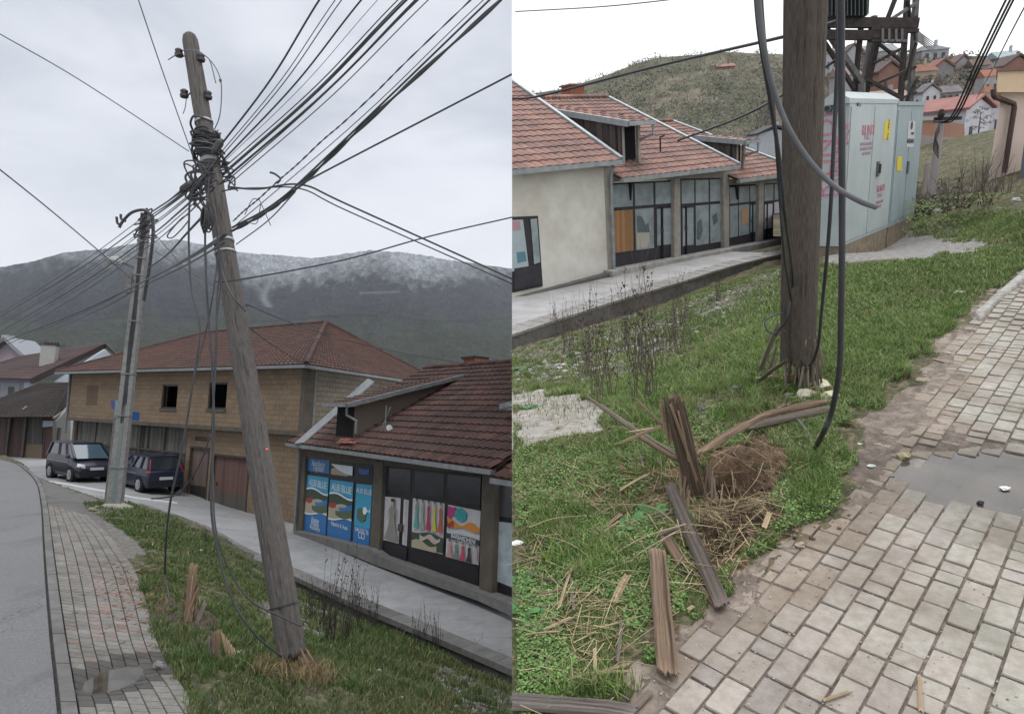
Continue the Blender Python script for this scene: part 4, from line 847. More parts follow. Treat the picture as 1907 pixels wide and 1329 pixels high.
mb = MB(); mb.bar(P(100, 778, 41.021), P(134, 754, 46.736), .12, .12); mb.bar(P(27, 775, 42.418), P(50, 757, 43.434), .1, .1); mb.build('verge_board', M['grey_wood'], rf)
mb = MB()
for k in range(5): mb.bar(P(80+k*4.5, 784+(k % 2)*3, 32.3), P(84+k*4.5, 789-(k % 2)*3, 32.3), .1, .16)
FP_(fH, shed, 'small_sign', 'letter_white', [[(80, 783), (102, 783), (101, 793), (79, 795)]], .25, .03, (.55, .55, .58))
# white house with long dark roof and chimney
wh = thing('white_house', 'white gabled house with long dark red roof and a pale square chimney', 'house', P(60, 800, 58.42))
cmat('house_white', (.33, .36, .40)); cmat('house_mauve', (.16, .16, .19)); cmat('house_pink', (.30, .25, .29)); cmat('chim', (.27, .28, .26)); cmat('trim_grey', (.20, .21, .23)); cmat('dark_win', (.05, .055, .065))
mb = MB(); q = [P(66, 716, 58.42), P(222, 660, 66.04), P(196, 640, 66.04), P(188, 640, 66.04)]
F1 = Face(Vector((P(60, 720, 57.15).x, P(60, 720, 57.15).y, -4)), Vector((P(222, 670, 63.5).x, P(222, 670, 63.5).y, -4)))
FP_(F1, wh, 'gable_wall', 'house_white', [[(55, 740), (196, 650), (214, 668), (214, 860), (55, 860)]], 0, .3)
F2 = Face(Vector((P(-80, 705, 66.04).x, P(-80, 705, 66.04).y, -4)), Vector((P(60, 705, 57.15).x, P(60, 705, 57.15).y, -4)))
FP_(F2, wh, 'front_wall', 'house_mauve', [[(-80, 700), (58, 706), (58, 860), (-80, 860)]], 0, .3)
FP_(F2, wh, 'window', 'dark_win', [[(15, 720), (26, 720), (25, 742), (14, 742)]], .05, .05); FP_(F2, wh, 'curtain_panel', 'trim_grey', [[(2, 712), (36, 713), (34, 745), (0, 748)]], .02, .03)
FP_(F2, wh, 'lower_wall', 'house_white', [[(-80, 760), (21, 760), (18, 776), (-80, 778)]], .1, .05)
mb = MB(); tile_roof(mb, P(-90, 702, 64.135), P(57, 706, 55.372), P(40, 663, 71.12), P(196, 640, 65.024), .35, .4, .05, .15); mb.prism([P(196, 640, 65.024), P(221, 663, 61.595), P(221, 668, 61.595), P(196, 646, 65.024)], (0, .4, 0), (.6, .6, .6)); mb.prism([P(57, 706, 55.245), P(196, 640, 64.897), P(196, 646, 64.897), P(57, 714, 55.245)], (0, .3, 0), (.5, .5, .5)); rf = mb.build('roof', mat('roof_wh', (.075, .040, .040), (.045, .035, .035), scale=.5, bump=.2), wh)
c0 = P(80, 668, 60.325); mb = MB(); mb.box(c0+Vector((-.1, -.3, -.8)), (1.15, .35, 0), (-.3, .9, 0), (0, 0, 2.1)); ch = mb.build('chimney', M['chim'], rf)
mb = MB(); mb.box(c0+Vector((-.2, -.4, 1.3)), (1.35, .4, 0), (-.35, 1.1, 0), (0, 0, .09)); 
for k in range(5): mb.lathe(c0+Vector((.0+k*.25, .1+k*.07, 1.39)), (0, 0, 1), [(.1, 0), (.11, .2), (.05, .22)], 6)
mb.build('cap', M['rust'], ch)
mb = MB(); F2.poly(mb, [(45, 712), (57, 712), (56, 722), (44, 723)], .5, .35, (.7, .7, .7)); mb.build('air_conditioner', M['house_white'], wh)
pkh = thing('pink_house', 'pale pink gabled house with grey bargeboards at the left end of the street', 'house', P(0, 760, 76.2))
F3 = Face(Vector((P(-60, 700, 76.2).x, P(-60, 700, 76.2).y, -4)), Vector((P(60, 700, 76.2).x, P(60, 700, 76.2).y, -4)))
FP_(F3, pkh, 'gable_wall', 'house_pink', [[(-50, 680), (8, 632), (40, 664), (40, 850), (-50, 850)]], 0, .3)
mb = MB(); mb.prism([P(-60, 684, 75.311), P(7, 626, 75.311), P(7, 633, 75.311), P(-60, 690, 75.311)][::-1], (0, 5, 0), (.6, .6, .6)); mb.prism([P(7, 626, 75.311), P(46, 662, 75.311), P(42, 667, 75.311), P(7, 634, 75.311)], (0, 5, 0)); rf = mb.build('roof', M['trim_grey'], pkh)
mb = MB(); mb.box(P(2, 634, 76.2), (1.0, 0, 0), (0, .8, 0), (0, 0, .7)); mb.build('chimney', M['chim'], rf)
# ---- two dark parked cars ---------------------------------------------------------------------------------
def car(name, label, pos, yaw, Ln, Wd, H, prof, belt, roofspan, paint, kind, front):
    """body from cross sections along the length; cabin glass set into it; wheels, lamps, plates, mirrors"""
    root = thing(name, label, 'car', pos, 'dark cars parked below the block house'); R = Matrix.Rotation(yaw, 4, 'Z'); o = Vector(pos)
    T = lambda x, y, z: o+R.to_3x3() @ Vector((x, y, z)); mb = MB(); hw = Wd/2
    # profile (x, ztop) of lower body
    xs = [p[0]*Ln for p in prof]; rows = []
    for (fx, zt, wf) in prof:
        x = fx*Ln; w = hw*wf; rows.append([T(x, -w*.93, .22), T(x, -w, .38), T(x, -w, zt*.72), T(x, -w*.95, zt), T(x, 0, zt+.04), T(x, w*.95, zt), T(x, w, zt*.72), T(x, w, .38), T(x, w*.93, .22)])
    vs = [v for r in rows for v in r]; m = len(rows); k = 9
    fs = [(i*k+j, (i+1)*k+j, (i+1)*k+(j+1) % k, i*k+(j+1) % k) for i in range(m-1) for j in range(k)]+[tuple(range(k)), tuple((m-1)*k+j for j in reversed(range(k)))]
    mb.add(vs, fs, paint)
    # roof slab and pillars
    (b0, t0, t1, b1) = [q*Ln for q in roofspan]; zb_ = belt; zr_ = H; bw, tw_ = hw*.93, hw*.78
    mb.prism([T(t0, -tw_, zr_-.05), T(t1, -tw_, zr_-.05), T(t1, tw_, zr_-.05), T(t0, tw_, zr_-.05)], R.to_3x3() @ Vector((0, 0, .07)), paint)
    for s_ in (-1, 1):
        for (xb, xt, w_) in ((b0, t0, .09), (b1, t1, .12), (lerp(b0, b1, .42), lerp(t0, t1, .40), .08), (lerp(b0, b1, .72), lerp(t0, t1, .72), .08)):
            mb.bar(T(xb, s_*bw, zb_), T(xt, s_*tw_, zr_-.03), w_, .06, R.to_3x3() @ Vector((0, 1, 0)), paint)
    body = mb.build('body', M['paint'], root)
    mg = MB(); e = .02
    mg.prism([T(b0+e, -bw+e, zb_), T(b1-e, -bw+e, zb_), T(t1-e, -tw_+e, zr_-.05), T(t0+e, -tw_+e, zr_-.05)], R.to_3x3() @ Vector((0, .01, 0))); mg.prism([T(b0+e, bw-e, zb_), T(b1-e, bw-e, zb_), T(t1-e, tw_-e, zr_-.05), T(t0+e, tw_-e, zr_-.05)], R.to_3x3() @ Vector((0, -.01, 0))); mg.build('side_glass', M['car_glass'], root)
    mg = MB(); mg.prism([T(b1, -bw+.08, zb_), T(b1, bw-.08, zb_), T(t1, tw_-.06, zr_-.05), T(t1, -tw_+.06, zr_-.05)], R.to_3x3() @ Vector((-.01, 0, 0)), (2.4, 3.2, 3.4) if front else (1, 1, 1)); mg.build('windscreen' if front else 'rear_window', M['car_glass'], root)
    mg = MB(); mg.prism([T(b0, -bw+.08, zb_), T(b0, bw-.08, zb_), T(t0, tw_-.06, zr_-.05), T(t0, -tw_+.06, zr_-.05)], R.to_3x3() @ Vector((.01, 0, 0))); mg.build('rear_window' if front else 'windscreen', M['car_glass'], root)
    for (fx) in (.19, .80):
        for s_ in (-1, 1):
            w = MB(); c = T(fx*Ln, s_*(hw-.10), .31); ax = R.to_3x3() @ Vector((0, s_, 0)); w.lathe(c-ax*.09, ax, [(.2, 0), (.31, .01), (.32, .1), (.31, .2), (.2, .205)], 18); wo = w.build('wheel', M['black'], root)
            w = MB(); w.lathe(c+ax*.10, ax, [(.20, 0), (.21, .02), (.06, .012)], 14)
            for q in range(6): t = q*math.pi/3; dv = (R.to_3x3() @ Vector((math.cos(t), 0, math.sin(t)))); w.bar(c+ax*.12, c+ax*.125+dv*.2, .05, .02, ax)
            w.build('rim', cmat('rim_metal', (.28, .29, .30), .4), wo)
            w = MB(); w.lathe(c-ax*.12, ax, [(.36, 0), (.365, .225), (.33, .226)], 18); w.build('wheel_arch', M['black'], root)
    x1 = Ln; zf = prof[-2][1]
    for s_ in (-1, 1):
        w = MB()
        if front: w.prism([T(x1-.16, s_*hw*.93, .80), T(x1-.02, s_*hw*.62, .74), T(x1-.02, s_*hw*.60, .60), T(x1-.12, s_*hw*.97, .66)], R.to_3x3() @ Vector((.03, 0, .01)), (1, 1, 1)); w.build('headlight', cmat('lamp_clear', (.55, .56, .58), .25), root)
        else: w.prism([T(x1-.30, s_*hw*.84, 1.30), T(x1-.26, s_*hw*.72, 1.30), T(x1-.04, s_*hw*.84, .82), T(x1-.10, s_*hw*.97, .82)], R.to_3x3() @ Vector((.04, 0, 0))); w.build('tail_light', cmat('lamp_red', (.35, .03, .03), .3), root)
        w = MB(); w.rock(T(lerp(b0, b1, .90) if front else lerp(b0, b1, .1), s_*(hw+.08), zb_+.08), (.07, .11, .08), paint, 4); w.build('mirror', M['paint'], root)
    w = MB(); w.prism([T(x1+.03, -.26, .52), T(x1+.03, .26, .52), T(x1+.03, .26, .63), T(x1+.03, -.26, .63)], R.to_3x3() @ Vector((-.02, 0, 0))); w.build('number_plate', cmat('plate', (.42, .42, .43)), root)
    w = MB(); w.prism([T(x1, -hw*.9, .30), T(x1, hw*.9, .30), T(x1, hw*.9, .50), T(x1, -hw*.9, .50)], R.to_3x3() @ Vector((.03, 0, 0))); w.build('bumper', cmat('bumper_dark', (.015, .016, .022), .4), root)
    w = MB(); 
    for s_ in (-1, 1): w.bar(T(.12*Ln, s_*(hw+.005), zb_-.18), T(.72*Ln, s_*(hw+.005), zb_-.18), .03, .02)
    if True: w.build('side_trim', cmat('trim_light', (.18, .18, .2), .4), root)
    return root
def grd(u, v): return GLw(u, v)
pv = (.016, .017, .028); ph = (.012, .014, .036)
c1 = grd(146, 891); c1.z -= .02
car('parked_van', 'dark people carrier parked nose out with pale clear headlights', c1-Matrix.Rotation(math.radians(-36), 3, 'Z') @ Vector((1.75, 0, 0)), math.radians(-36), 3.5, 1.50, 1.58,
    [(0, .95, .9), (.04, 1.05, .97), (.3, 1.08, 1), (.70, 1.04, 1), (.82, .90, .99), (.93, .78, .95), (.985, .68, .88), (1, .56, .84)], .98, (.02, .06, .64, .86), pv, 'van', True)
c2_ = grd(272, 910)
car('parked_hatchback', 'dark blue hatchback seen from behind with a tall red tail lamp', c2_-Matrix.Rotation(math.radians(-38), 3, 'Z') @ Vector((1.7, 0, 0)), math.radians(-38), 3.4, 1.50, 1.42,
    [(0, .6, .84), (.03, .72, .9), (.12, .84, .96), (.25, .92, 1), (.5, .95, 1), (.85, .95, 1), (.97, .92, .95), (1, .80, .9)], .92, (.22, .42, .90, .985), ph, 'hatch', False)
# ---- concrete pole ------------------------------------------------------------------------------------------
bp = GA(213, 944); tp = P(272, 398, bp.y+.2); ax = (tp-bp).normalized()
cp_ = thing('concrete_pole', 'tall tapering concrete utility pole with cables strapped down its recessed face', 'utility pole', bp)
mb = MB(); xr = Vector((1, .25, 0)).normalized(); yr = Vector((-.25, 1, 0)).normalized(); rows = []
for i in range(25):
    t = i/24; c = lerp(bp-ax*.3, tp, t); w = lerp(.185, .115, t); dpt = lerp(.15, .10, t); g = .28
    rows.append([c+xr*x*w+yr*y*dpt for x, y in ((-1, -1), (-g, -1), (-g+.06, -.45), (g-.06, -.45), (g, -1), (1, -1), (1, 1), (-1, 1))])
n = 8; vs = [v for r in rows for v in r]; mb.add(vs, [(i*n+k, i*n+(k+1) % n, (i+1)*n+(k+1) % n, (i+1)*n+k) for i in range(24) for k in range(n)]+[tuple(24*n+k for k in range(n))]); mb.build('pole', M['concrete_pale'] if False else cmat2 if False else mat('pole_concrete', (.20, .20, .195), (.14, .14, .135), scale=8, bump=.4, bscale=60), cp_)
mb = MB(); 
for k, off in enumerate((-.03, .01, .045)):
    mb.tube([lerp(bp, tp, t)+xr*(off+.01*math.sin(t*20+k))-yr*lerp(.14, .095, t) for t in [.34+.66*q/30 for q in range(31)]], .022, 6)
mb.build('riser_cable', M['black_cable'], cp_)
mb = MB(); mb.prism([bp+ax*.02-yr*.15+xr*-.05, bp+ax*.02-yr*.15+xr*.05, bp+ax*2.3-yr*.145+xr*.045, bp+ax*2.3-yr*.145+xr*-.045], yr*.03); mb.build('cable_guard', cmat('grey_guard', (.13, .16, .16)), cp_)
for t in (.13, .3, .44, .62, .78, .84, .90):
    c = lerp(bp, tp, t); w = lerp(.195, .125, t); dpt = lerp(.16, .11, t); mb = MB(); mb.box(c-xr*w-yr*(dpt+.015)-ax*.015, xr*2*w, yr*(2*dpt+.02), ax*.03); mb.build('strap', M['gutter_old'], cp_)
mb = MB(); mb.lathe(bp-Vector((0, 0, .1)), (0, 0, 1), [(.50, 0), (.46, .10), (.30, .17), (.22, .22)], 14); mb.build('footing', cmat('foot_concrete', (.24, .235, .20)), cp_)
mb = MB(); c = lerp(bp, tp, .775); mb.box(c-xr*.27-yr*.2, xr*.14, yr*.25, (0, 0, -.5)); mb.build('junction_box', M['grey_steel'], cp_)
la = lerp(bp, tp, .80); lb_ = P(205, 484, bp.y-.2); mb = MB(); mb.tube([la, lerp(la, lb_, .5)+Vector((0, 0, .05)), lb_], .04, 6); lo_arm = mb.build('lamp_arm', M['grey_steel'], cp_)
mb = MB(); q = lerp(la, lb_, .62); mb.tube([q, lerp(la, lb_, .8)+Vector((0, 0, .04)), lb_+(lb_-la)*.12], [.07, .14, .06], 8); mb.build('lamp_head', cmat('lamp_shell', (.30, .31, .30)), lo_arm)
mb = MB()
for k in range(12):
    t0 = lerp(bp, tp, .93+.07*random.random()); a = random.uniform(0, 6.28); mb.tube(spline([t0+xr*.2*math.cos(a), t0+xr*.32*math.cos(a)+yr*.3*math.sin(a)+Vector((0, 0, random.uniform(-.2, .25))), t0-xr*.22*math.cos(a)-yr*.2+Vector((0, 0, random.uniform(-.4, 0)))], 6), .022, 5)
mb.tube(spline([P(284, 402, 15), P(268, 391, 15), P(245, 396, 15), P(228, 413, 15), P(222, 424, 15)], 6), .035, 6); mb.tube(spline([P(284, 402, 15), P(285, 440, 15), P(278, 500, 15.1), P(268, 560, 15.2)], 6), .04, 6); mb.tube(spline([P(226, 418, 15), P(219, 416, 15), P(217, 404, 15)], 4), .03, 5); mb.tube(spline([P(234, 412, 15), P(226, 408, 15), P(225, 399, 15)], 4), .03, 5)
mb.build('cable_loops', M['black_cable'], cp_)
# sign post beside it
sb = GA(196, 938); st_ = P(218, 748, sb.y); sp_ = thing('sign_post', 'thin grey sign post standing just left of the concrete pole with two blue signs', 'sign', sb)
mb = MB(); mb.tube([sb-Vector((0, 0, .2)), st_], .04, 8); mb.build('post', M['grey_steel'], sp_)
def signpx(nm, pts, d, m, parent): mb = MB(); mb.prism([P(u, v, d) for u, v in pts], (0, .03, 0)); return mb.build(nm, m, parent)
sg = signpx('sign_panel', [(216, 763), (259, 767), (258, 783), (216, 780)], sb.y+.35, cmat('sign_blue', (.012, .065, .24), .4), sp_)
signpx('sign_panel', [(206, 747), (217, 745), (217, 760), (208, 761)], sb.y+.05, cmat('sign_violet', (.06, .07, .19), .4), sp_); signpx('sign_panel', [(215, 745), (222, 747), (219, 778), (213, 777)], sb.y-.06, cmat('sign_pale', (.14, .24, .27), .4), sp_)
# ---- leaning timber pole --------------------------------------------------------------------------------------
lb0 = GA(548, 1243); lt0 = P(352, 62, lb0.y+1.15); rootp = thing('wooden_pole', 'grey weathered wooden utility pole leaning steeply left, snapped and splintered at its base', 'utility pole', lb0); ax = (lt0-lb0).normalized()
def log(mb, a, b, ra, rb, nr_=72, ns=140, crack=.010, jagged=True, seed=1, capt=True, top_round=0):
    d = b-a; L_ = d.length; d.normalize(); u_ = d.orthogonal().normalized(); v_ = d.cross(u_); V = []; UV = []
    for i in range(ns+1):
        t = i/ns; r = lerp(ra, rb, t)
        if top_round and t > 1-top_round: r *= math.sqrt(max(.02, 1-((t-(1-top_round))/top_round)**2))*.75+.25
        for k in range(nr_):
            th = 2*math.pi*k/nr_; q = Vector((math.cos(th)*3.2+seed, math.sin(th)*3.2, t*L_*.35)); f = mnoise.noise(q*2.2); g = -max(0, abs(mnoise.noise(q*1.3+Vector((5, 2, 0))))*-1+.06)*crack*16
            w = r*(1+.03*mnoise.noise(Vector((math.cos(th), math.sin(th), t*4+seed))))+f*crack*.5+g; s_ = t*L_
            if jagged and i < 3: s_ += (.10*(mnoise.noise(Vector((th*5, seed, 0)))+.4))*(3-i)/3*(1 if True else 0)
            V.append(a+d*s_+(u_*math.cos(th)+v_*math.sin(th))*w); UV.append((k/nr_*1.0, t*L_))
    b_ = nr_; FC = [(i*b_+k, i*b_+(k+1) % b_, (i+1)*b_+(k+1) % b_, (i+1)*b_+k) for i in range(ns) for k in range(nr_)]+[tuple(range(nr_-1, -1, -1)), tuple(ns*b_+k for k in range(nr_))]
    mb.add(V, FC, (1, 1, 1), UV); return mb
mb = MB(); log(mb, lb0+ax*.08, lt0, .145, .093, top_round=.018, crack=.022); M['pole_wood'] = wood('pole_wood', (.140, .128, .118), (.048, .044, .042), sc=18, st=(16, .6, 1), bump=.9); pl_o = mb.build('post', M['pole_wood'], rootp, smooth=True)
mb = MB(); rd = random.Random(4)
for k in range(34):
    th = rd.uniform(0, 6.28); r_ = rd.uniform(.06, .13); s_ = lb0+ax*rd.uniform(.12, .3)+Vector((math.cos(th)*r_, math.sin(th)*r_, 0)); e_ = lb0+Vector((math.cos(th)*r_*1.6+.05, math.sin(th)*r_*1.3-.03, rd.uniform(-.12, .0))); plankmesh(mb, s_, e_, rd.uniform(.015, .05), .012, jag=.6, seed=k)
mb.build('splinters', M['split_wood'], rootp)
def pp(t, off=(0, 0, 0)): return lerp(lb0, lt0, t)+Vector(off)
def tpx(v): return (1243-v)/(1243-62.)
def pat(v): return pp(tpx(v))
def band(v, w=.02, m='galv', nm='band', r=None): t = tpx(v); rr = lerp(.150, .093, t)+.006; mb = MB(); mb.lathe(pp(t)-ax*w/2, ax, [(rr, 0), (rr+.004, .002), (rr+.004, w), (rr, w+.002)], 20); return mb.build(nm, M[m] if isinstance(m, str) else m, rootp)
band(352, .05, cmat('pale_band', (.30, .31, .31))); band(517, .025); band(540, .02); band(268, .025); band(1150, .012, 'black_cable')
# insulators on hooks
for (iu, iv, hu, hv) in ((334, 98, 352, 106), (375, 107, 362, 104), (344, 174, 364, 182), (388, 177, 378, 180)):
    c = P(iu, iv, pat(iv).y-.06); h = pat(hv); mb = MB(); mb.tube(spline([h, lerp(h, c, .5)+Vector((0, 0, -.05)), c-Vector((0, 0, .06))], 6), .009, 6); hk = mb.build('insulator_hook', M['rust'], rootp)
    mb = MB(); mb.lathe(c-Vector((0, 0, .06)), (-.1, 0, 1), [(.02, 0), (.05, .01), (.055, .04), (.03, .05), (.045, .07), (.05, .09), (.03, .11), (.01, .125)], 12); mb.build('insulator', M['porcelain'], hk)
mb = MB(); q = spline([P(340, 94, 6.75), P(368, 95, 6.7), P(396, 118, 6.7), P(411, 150, 6.7), P(412, 190, 6.7), P(408, 220, 6.7), P(399, 242, 6.8)], 8); mb.tube(q, .006, 5); mb.tube(spline([P(372, 100, 6.7), P(390, 112, 6.7), P(402, 155, 6.7)], 6), .006, 5); mb.tube([P(313, 112, 6.7), P(330, 101, 6.7)], .006, 5); mb.tube(spline([P(347, 184, 6.7), P(345, 200, 6.7), P(341, 212, 6.7)], 4), .005, 5); mb.tube([P(409, 150, 6.69), P(412, 150, 6.69)], .018, 6); mb.build('loose_wire', M['grey_cable'], rootp)
# tangle of cable at the junction
mb = MB(); rd = random.Random(11)
for k in range(34):
    v0 = rd.uniform(280, 352); c = pat(v0); r_ = rd.uniform(.13, .2); a = rd.uniform(0, 6.28); tl = rd.uniform(-.12, .12)
    pts = [c+Vector((math.cos(a+q*.5)*r_, math.sin(a+q*.5)*r_, tl*math.sin(q*.5+a)+rd.uniform(-.02, .02))) for q in range(rd.randint(7, 14))]; mb.tube(spline(pts, 3), rd.choice((.008, .011, .014)), 5)
mb.build('cable_wrapping', M['black_cable'], rootp)
mb = MB()
for k in range(20):
    u0, v0 = rd.uniform(388, 408), rd.uniform(285, 350); u1, v1 = rd.uniform(342, 372), rd.uniform(300, 370); u2, v2 = rd.uniform(358, 392), rd.uniform(335, 395); mb.tube(spline([P(u0, v0, 6.35), P(u1, v1, 6.3), P(u2, v2, 6.35)], 8), rd.choice((.008, .010, .012)), 5)
for k in range(9):
    u0, v0 = 410+rd.uniform(-3, 4), rd.uniform(295, 360); mb.tube(spline([P(u0, v0, 6.35), P(u0+rd.uniform(8, 24), v0+rd.uniform(-10, 4), 6.3), P(u0+rd.uniform(12, 34), v0+rd.uniform(-6, 12), 6.3)], 6), .008, 5)
mb.build('cable_tangle', M['black_cable'], rootp)
for (u, v, a, b, nm) in ((346, 349, (338, 355), (356, 341), 'splice_box'), (404, 272, (398, 284), (412, 262), 'splice_box')):
    mb = MB(); p0_, p1_ = P(*a, 6.3), P(*b, 6.3); mb.tube([lerp(p0_, p1_, -.15), p0_, lerp(p0_, p1_, .15), lerp(p0_, p1_, .85), p1_, lerp(p0_, p1_, 1.15)], [.01, .028, .04, .04, .028, .01], 8); mb.build(nm, M['black_cable'], rootp)
mb = MB()
for k in range(7):
    c = P(378+k*2.4, 404+(k%3)*4, 6.15+k*.02); w, h = .020+.003*k, .10+.012*(k%4); mb.tube([c+Vector((math.cos(t)*w, 0, math.sin(t)*h)) for t in [2*math.pi*q/18 for q in range(19)]], .008, 5)
mb.tube(spline([P(390, 330, 6.3), P(388, 360, 6.25), P(384, 385, 6.2)], 5), .01, 5); mb.build('cable_coil', M['black_cable'], rootp)
mb = MB(); q = [pp(lerp(tpx(470), tpx(1180), k/40))+Vector((-.15+.03*math.sin(k*.3), -.11, 0))*1.0 for k in range(0, 6)]; mb.tube(spline([P(405, 440, 6.1), P(412, 500, 6.1), P(432, 550, 6.0), P(458, 580, 6.05)], 6), .010, 5); mb.build('loose_cable', M['black_cable'], rootp)
mb = MB(); mb.rock(P(497, 836, pat(836).y-.16), (.014, .01, .012), (1, .15, .1)); mb.build('red_mark', M['plain'], rootp)
# ---- overhead cables --------------------------------------------------------------------------------------------
J = 6.35
up = [((400, 285), (598, -5), .013, 'thick black cable rising steeply from the splice on the leaning pole'), ((405, 292), (628, -5), .006, 'thin wire running beside the steepest cable above the leaning pole'), ((408, 296), (640, -5), .007, 'second thin wire beside the steepest cable above the leaning pole'), ((412, 302), (677, -5), .012, None), ((410, 308), (708, -5), .004, None),
      ((418, 312), (746, -5), .008, None), ((414, 326), (762, -5), .016, None), ((416, 322), (756, -5), .009, None), ((420, 332), (783, -5), .015, None), ((424, 336), (778, -5), .008, None), ((424, 346), (803, -5), .007, None), ((432, 425), (906, -5), .006, None)]
upl = ['', '', '', 'fourth black cable from the left in the fan above the leaning pole', 'hair thin wire in the middle of the fan above the leaning pole', 'medium cable left of the thickest one in the fan', 'thickest black cable in the fan above the leaning pole', 'cable hugging the left side of the thickest one in the fan', 'thick cable just below the thickest one in the fan', 'cable crossing the lower thick one of the fan', 'lowest slim cable of the fan above the leaning pole', 'thin wire running just above the heavy bundle']
for i, (a, b, r, lb1) in enumerate(up):
    lb1 = lb1 or upl[i]
    q = (a[0]+(b[0]-a[0])*1.7, a[1]+(b[1]-a[1])*1.7); sg = (a[0]+b[0])/2+6, (a[1]+b[1])/2+7
    cable('overhead_cable', lb1 or 'black cable in the fan running up and right from the leaning pole', [(a[0], a[1], J), (sg[0], sg[1], 6.1), (b[0], b[1], 5.8), (q[0], q[1], 5.5)], r*.72, 'cables fanning up and right from the leaning pole')
cable('bundled_cable', 'thick twisted cable bundle sweeping up from the pole to the upper right', [(432, 430, J), (500, 392, 6.2), (565, 340, 6.1), (700, 212, 5.9), (936, -3, 5.7), (1120, -180, 5.5)], .0115, 'heavy bundles sweeping to the upper right', tw=1)
cable('bundled_cable', 'slimmer bundle running just above the thick twisted cable bundle', [(432, 424, J), (510, 380, 6.2), (600, 300, 6.0), (915, -3, 5.7), (1100, -180, 5.5)], .010, 'heavy bundles sweeping to the upper right')
cable('messy_cable', 'untidy twisted cable with loose frayed tails above the pole', [(434, 412, J), (455, 392, 6.2), (482, 370, 6), (520, 335, 6), (555, 305, 6), (600, 262, 5.9), (640, 228, 5.9), (700, 172, 5.8), (760, 112, 5.7), (882, -5, 5.5), (1000, -120, 5.4)], .0045, tw=1, n=12)
cable('frayed_wire', 'short curled wire tail hanging off the untidy cable', [(503, 321, 5.8), (512, 324, 5.8), (522, 333, 5.8), (516, 342, 5.8)], .010)
for k, (a, b, c) in enumerate((((456, 400), (470, 372), (483, 372)), ((483, 372), (500, 410), (504, 420)), ((458, 412), (478, 415), (486, 378)))):
    cable('frayed_wire', ('thin wire loop under the untidy cable near the pole', 'thin wire hanging straight down from the untidy cable', 'curling wire strand beside the thick bundle')[k], [(*a, 6), (*b, 6), (*c, 6)], .004)
cable('service_cable', 'single black cable leaving the bundle to the upper right edge of the street view', [(550, 352, 5.5), (600, 322, 5.5), (960, 135, 5.0)], .008)
cable('service_cable', 'short cable tail dropping below the bundle right of the pole', [(440, 455, J), (500, 410, 6), (550, 357, 5.5)], .006)
cable('service_cable', 'upper of two parallel cables falling to the right over the mountain', [(425, 348, J), (480, 352, 6.4), (562, 344, 6.5), (650, 382, 6.6), (960, 522, 7)], .010)
cable('service_cable', 'lower of two parallel cables falling to the right over the mountain', [(425, 352, J), (480, 350, 6.4), (562, 352, 6.5), (650, 394, 6.6), (960, 531, 7)], .007)
cable('service_cable', 'long cable crossing in front of the snowy ridge and rising to the right', [(398, 524, 6.5), (450, 520, 6.6), (640, 484, 6.8), (800, 440, 7), (965, 402, 7.2)], .008)
cable('service_cable', 'thin drooping wire over the roof of the block house', [(458, 566, 6.6), (540, 600, 7.5), (640, 632, 9), (740, 655, 10), (835, 672, 12), (870, 680, 15)], .006)
cable('service_cable', 'thin wire from the pole down to the block house corner', [(465, 610, 6.6), (520, 650, 12), (585, 690, 23)], .010)
# left of the pole
lf = [(398, 310, 268, 404, -5, 588), (396, 316, 268, 416, -5, 594), (394, 325, 270, 426, -5, 604), (392, 330, 268, 432, -5, 610), (394, 338, 270, 446, -5, 622), (396, 345, 272, 452, -5, 628), (398, 352, 272, 462, -5, 640)]
for i, q in enumerate(lf):
    cable('overhead_cable', ['topmost', 'second', 'third', 'fourth', 'fifth', 'sixth', 'lowest'][i]+' of the seven cables fanning down left past the concrete pole top', [(q[0], q[1], J), ((q[0]+q[2])/2, (q[1]+q[3])/2+4, 10), (q[2], q[3], 14.3), ((q[2]+q[4])/2, (q[3]+q[5])/2+6, 19), (q[4]-30, q[5]+16, 27)], (.010, .015, .008)[i % 3], 'cables between the leaning pole and the concrete pole')
for i, (a, b) in enumerate((((340, 353), (278, 398)), ((343, 357), (283, 400)))):
    cable('overhead_cable', ('upper', 'lower')[i]+' of two cables from the splice box to the concrete pole top', [(*a, 6.4), ((a[0]+b[0])/2, (a[1]+b[1])/2+2, 9), (*b, 14.3)], .012)
for i, (a, b, c) in enumerate((((420, 437), (275, 520), (-5, 640)), ((416, 444), (270, 523), (-5, 648)), ((418, 452), (272, 530), (60, 628)))):
    cable('bundled_cable', ('thick lower bundle passing the lamp arm of the concrete pole', 'second lower bundle just under the thick one', 'lowest cable under the two left bundles')[i], [(*a, 6.4), ((a[0]+b[0])/2, (a[1]+b[1])/2+3, 10), (*b, 14.5), ((b[0]+c[0])/2, (b[1]+c[1])/2+6, 20), (c[0]-25, c[1]+10, 28)], .020 if i == 0 else .012)
cable('thin_wire', 'thin grey wire crossing the sky from the upper left to the pole', [(-10, 58, 5), (150, 150, 5.6), (352, 282, 6.4)], .005, m='grey_cable')
cable('thin_wire', 'thin grey wire dropping from the top edge of the sky to the pole', [(255, -8, 5), (300, 125, 5.5), (362, 300, 6.4)], .005, m='grey_cable')
cable('thin_wire', 'thin grey wire slanting down to the ridge from the left edge', [(-10, 308, 10), (90, 388, 12), (178, 462, 14), (250, 524, 15)], .012, m='grey_cable')
cable('thin_wire', 'crossing wire slanting from the concrete pole behind the leaning pole', [(285, 432, 15), (350, 505, 11), (420, 574, 8)], .010)
cable('thin_wire', 'wire sloping gently right from the concrete pole', [(290, 468, 15), (340, 500, 12), (400, 530, 9), (460, 570, 8)], .010)
cable('thin_wire', 'slack wire hooked between the two poles', [(352, 398, 6.8), (335, 410, 7.2), (312, 438, 8), (320, 443, 8), (335, 430, 7.4), (352, 410, 6.9)], .008)
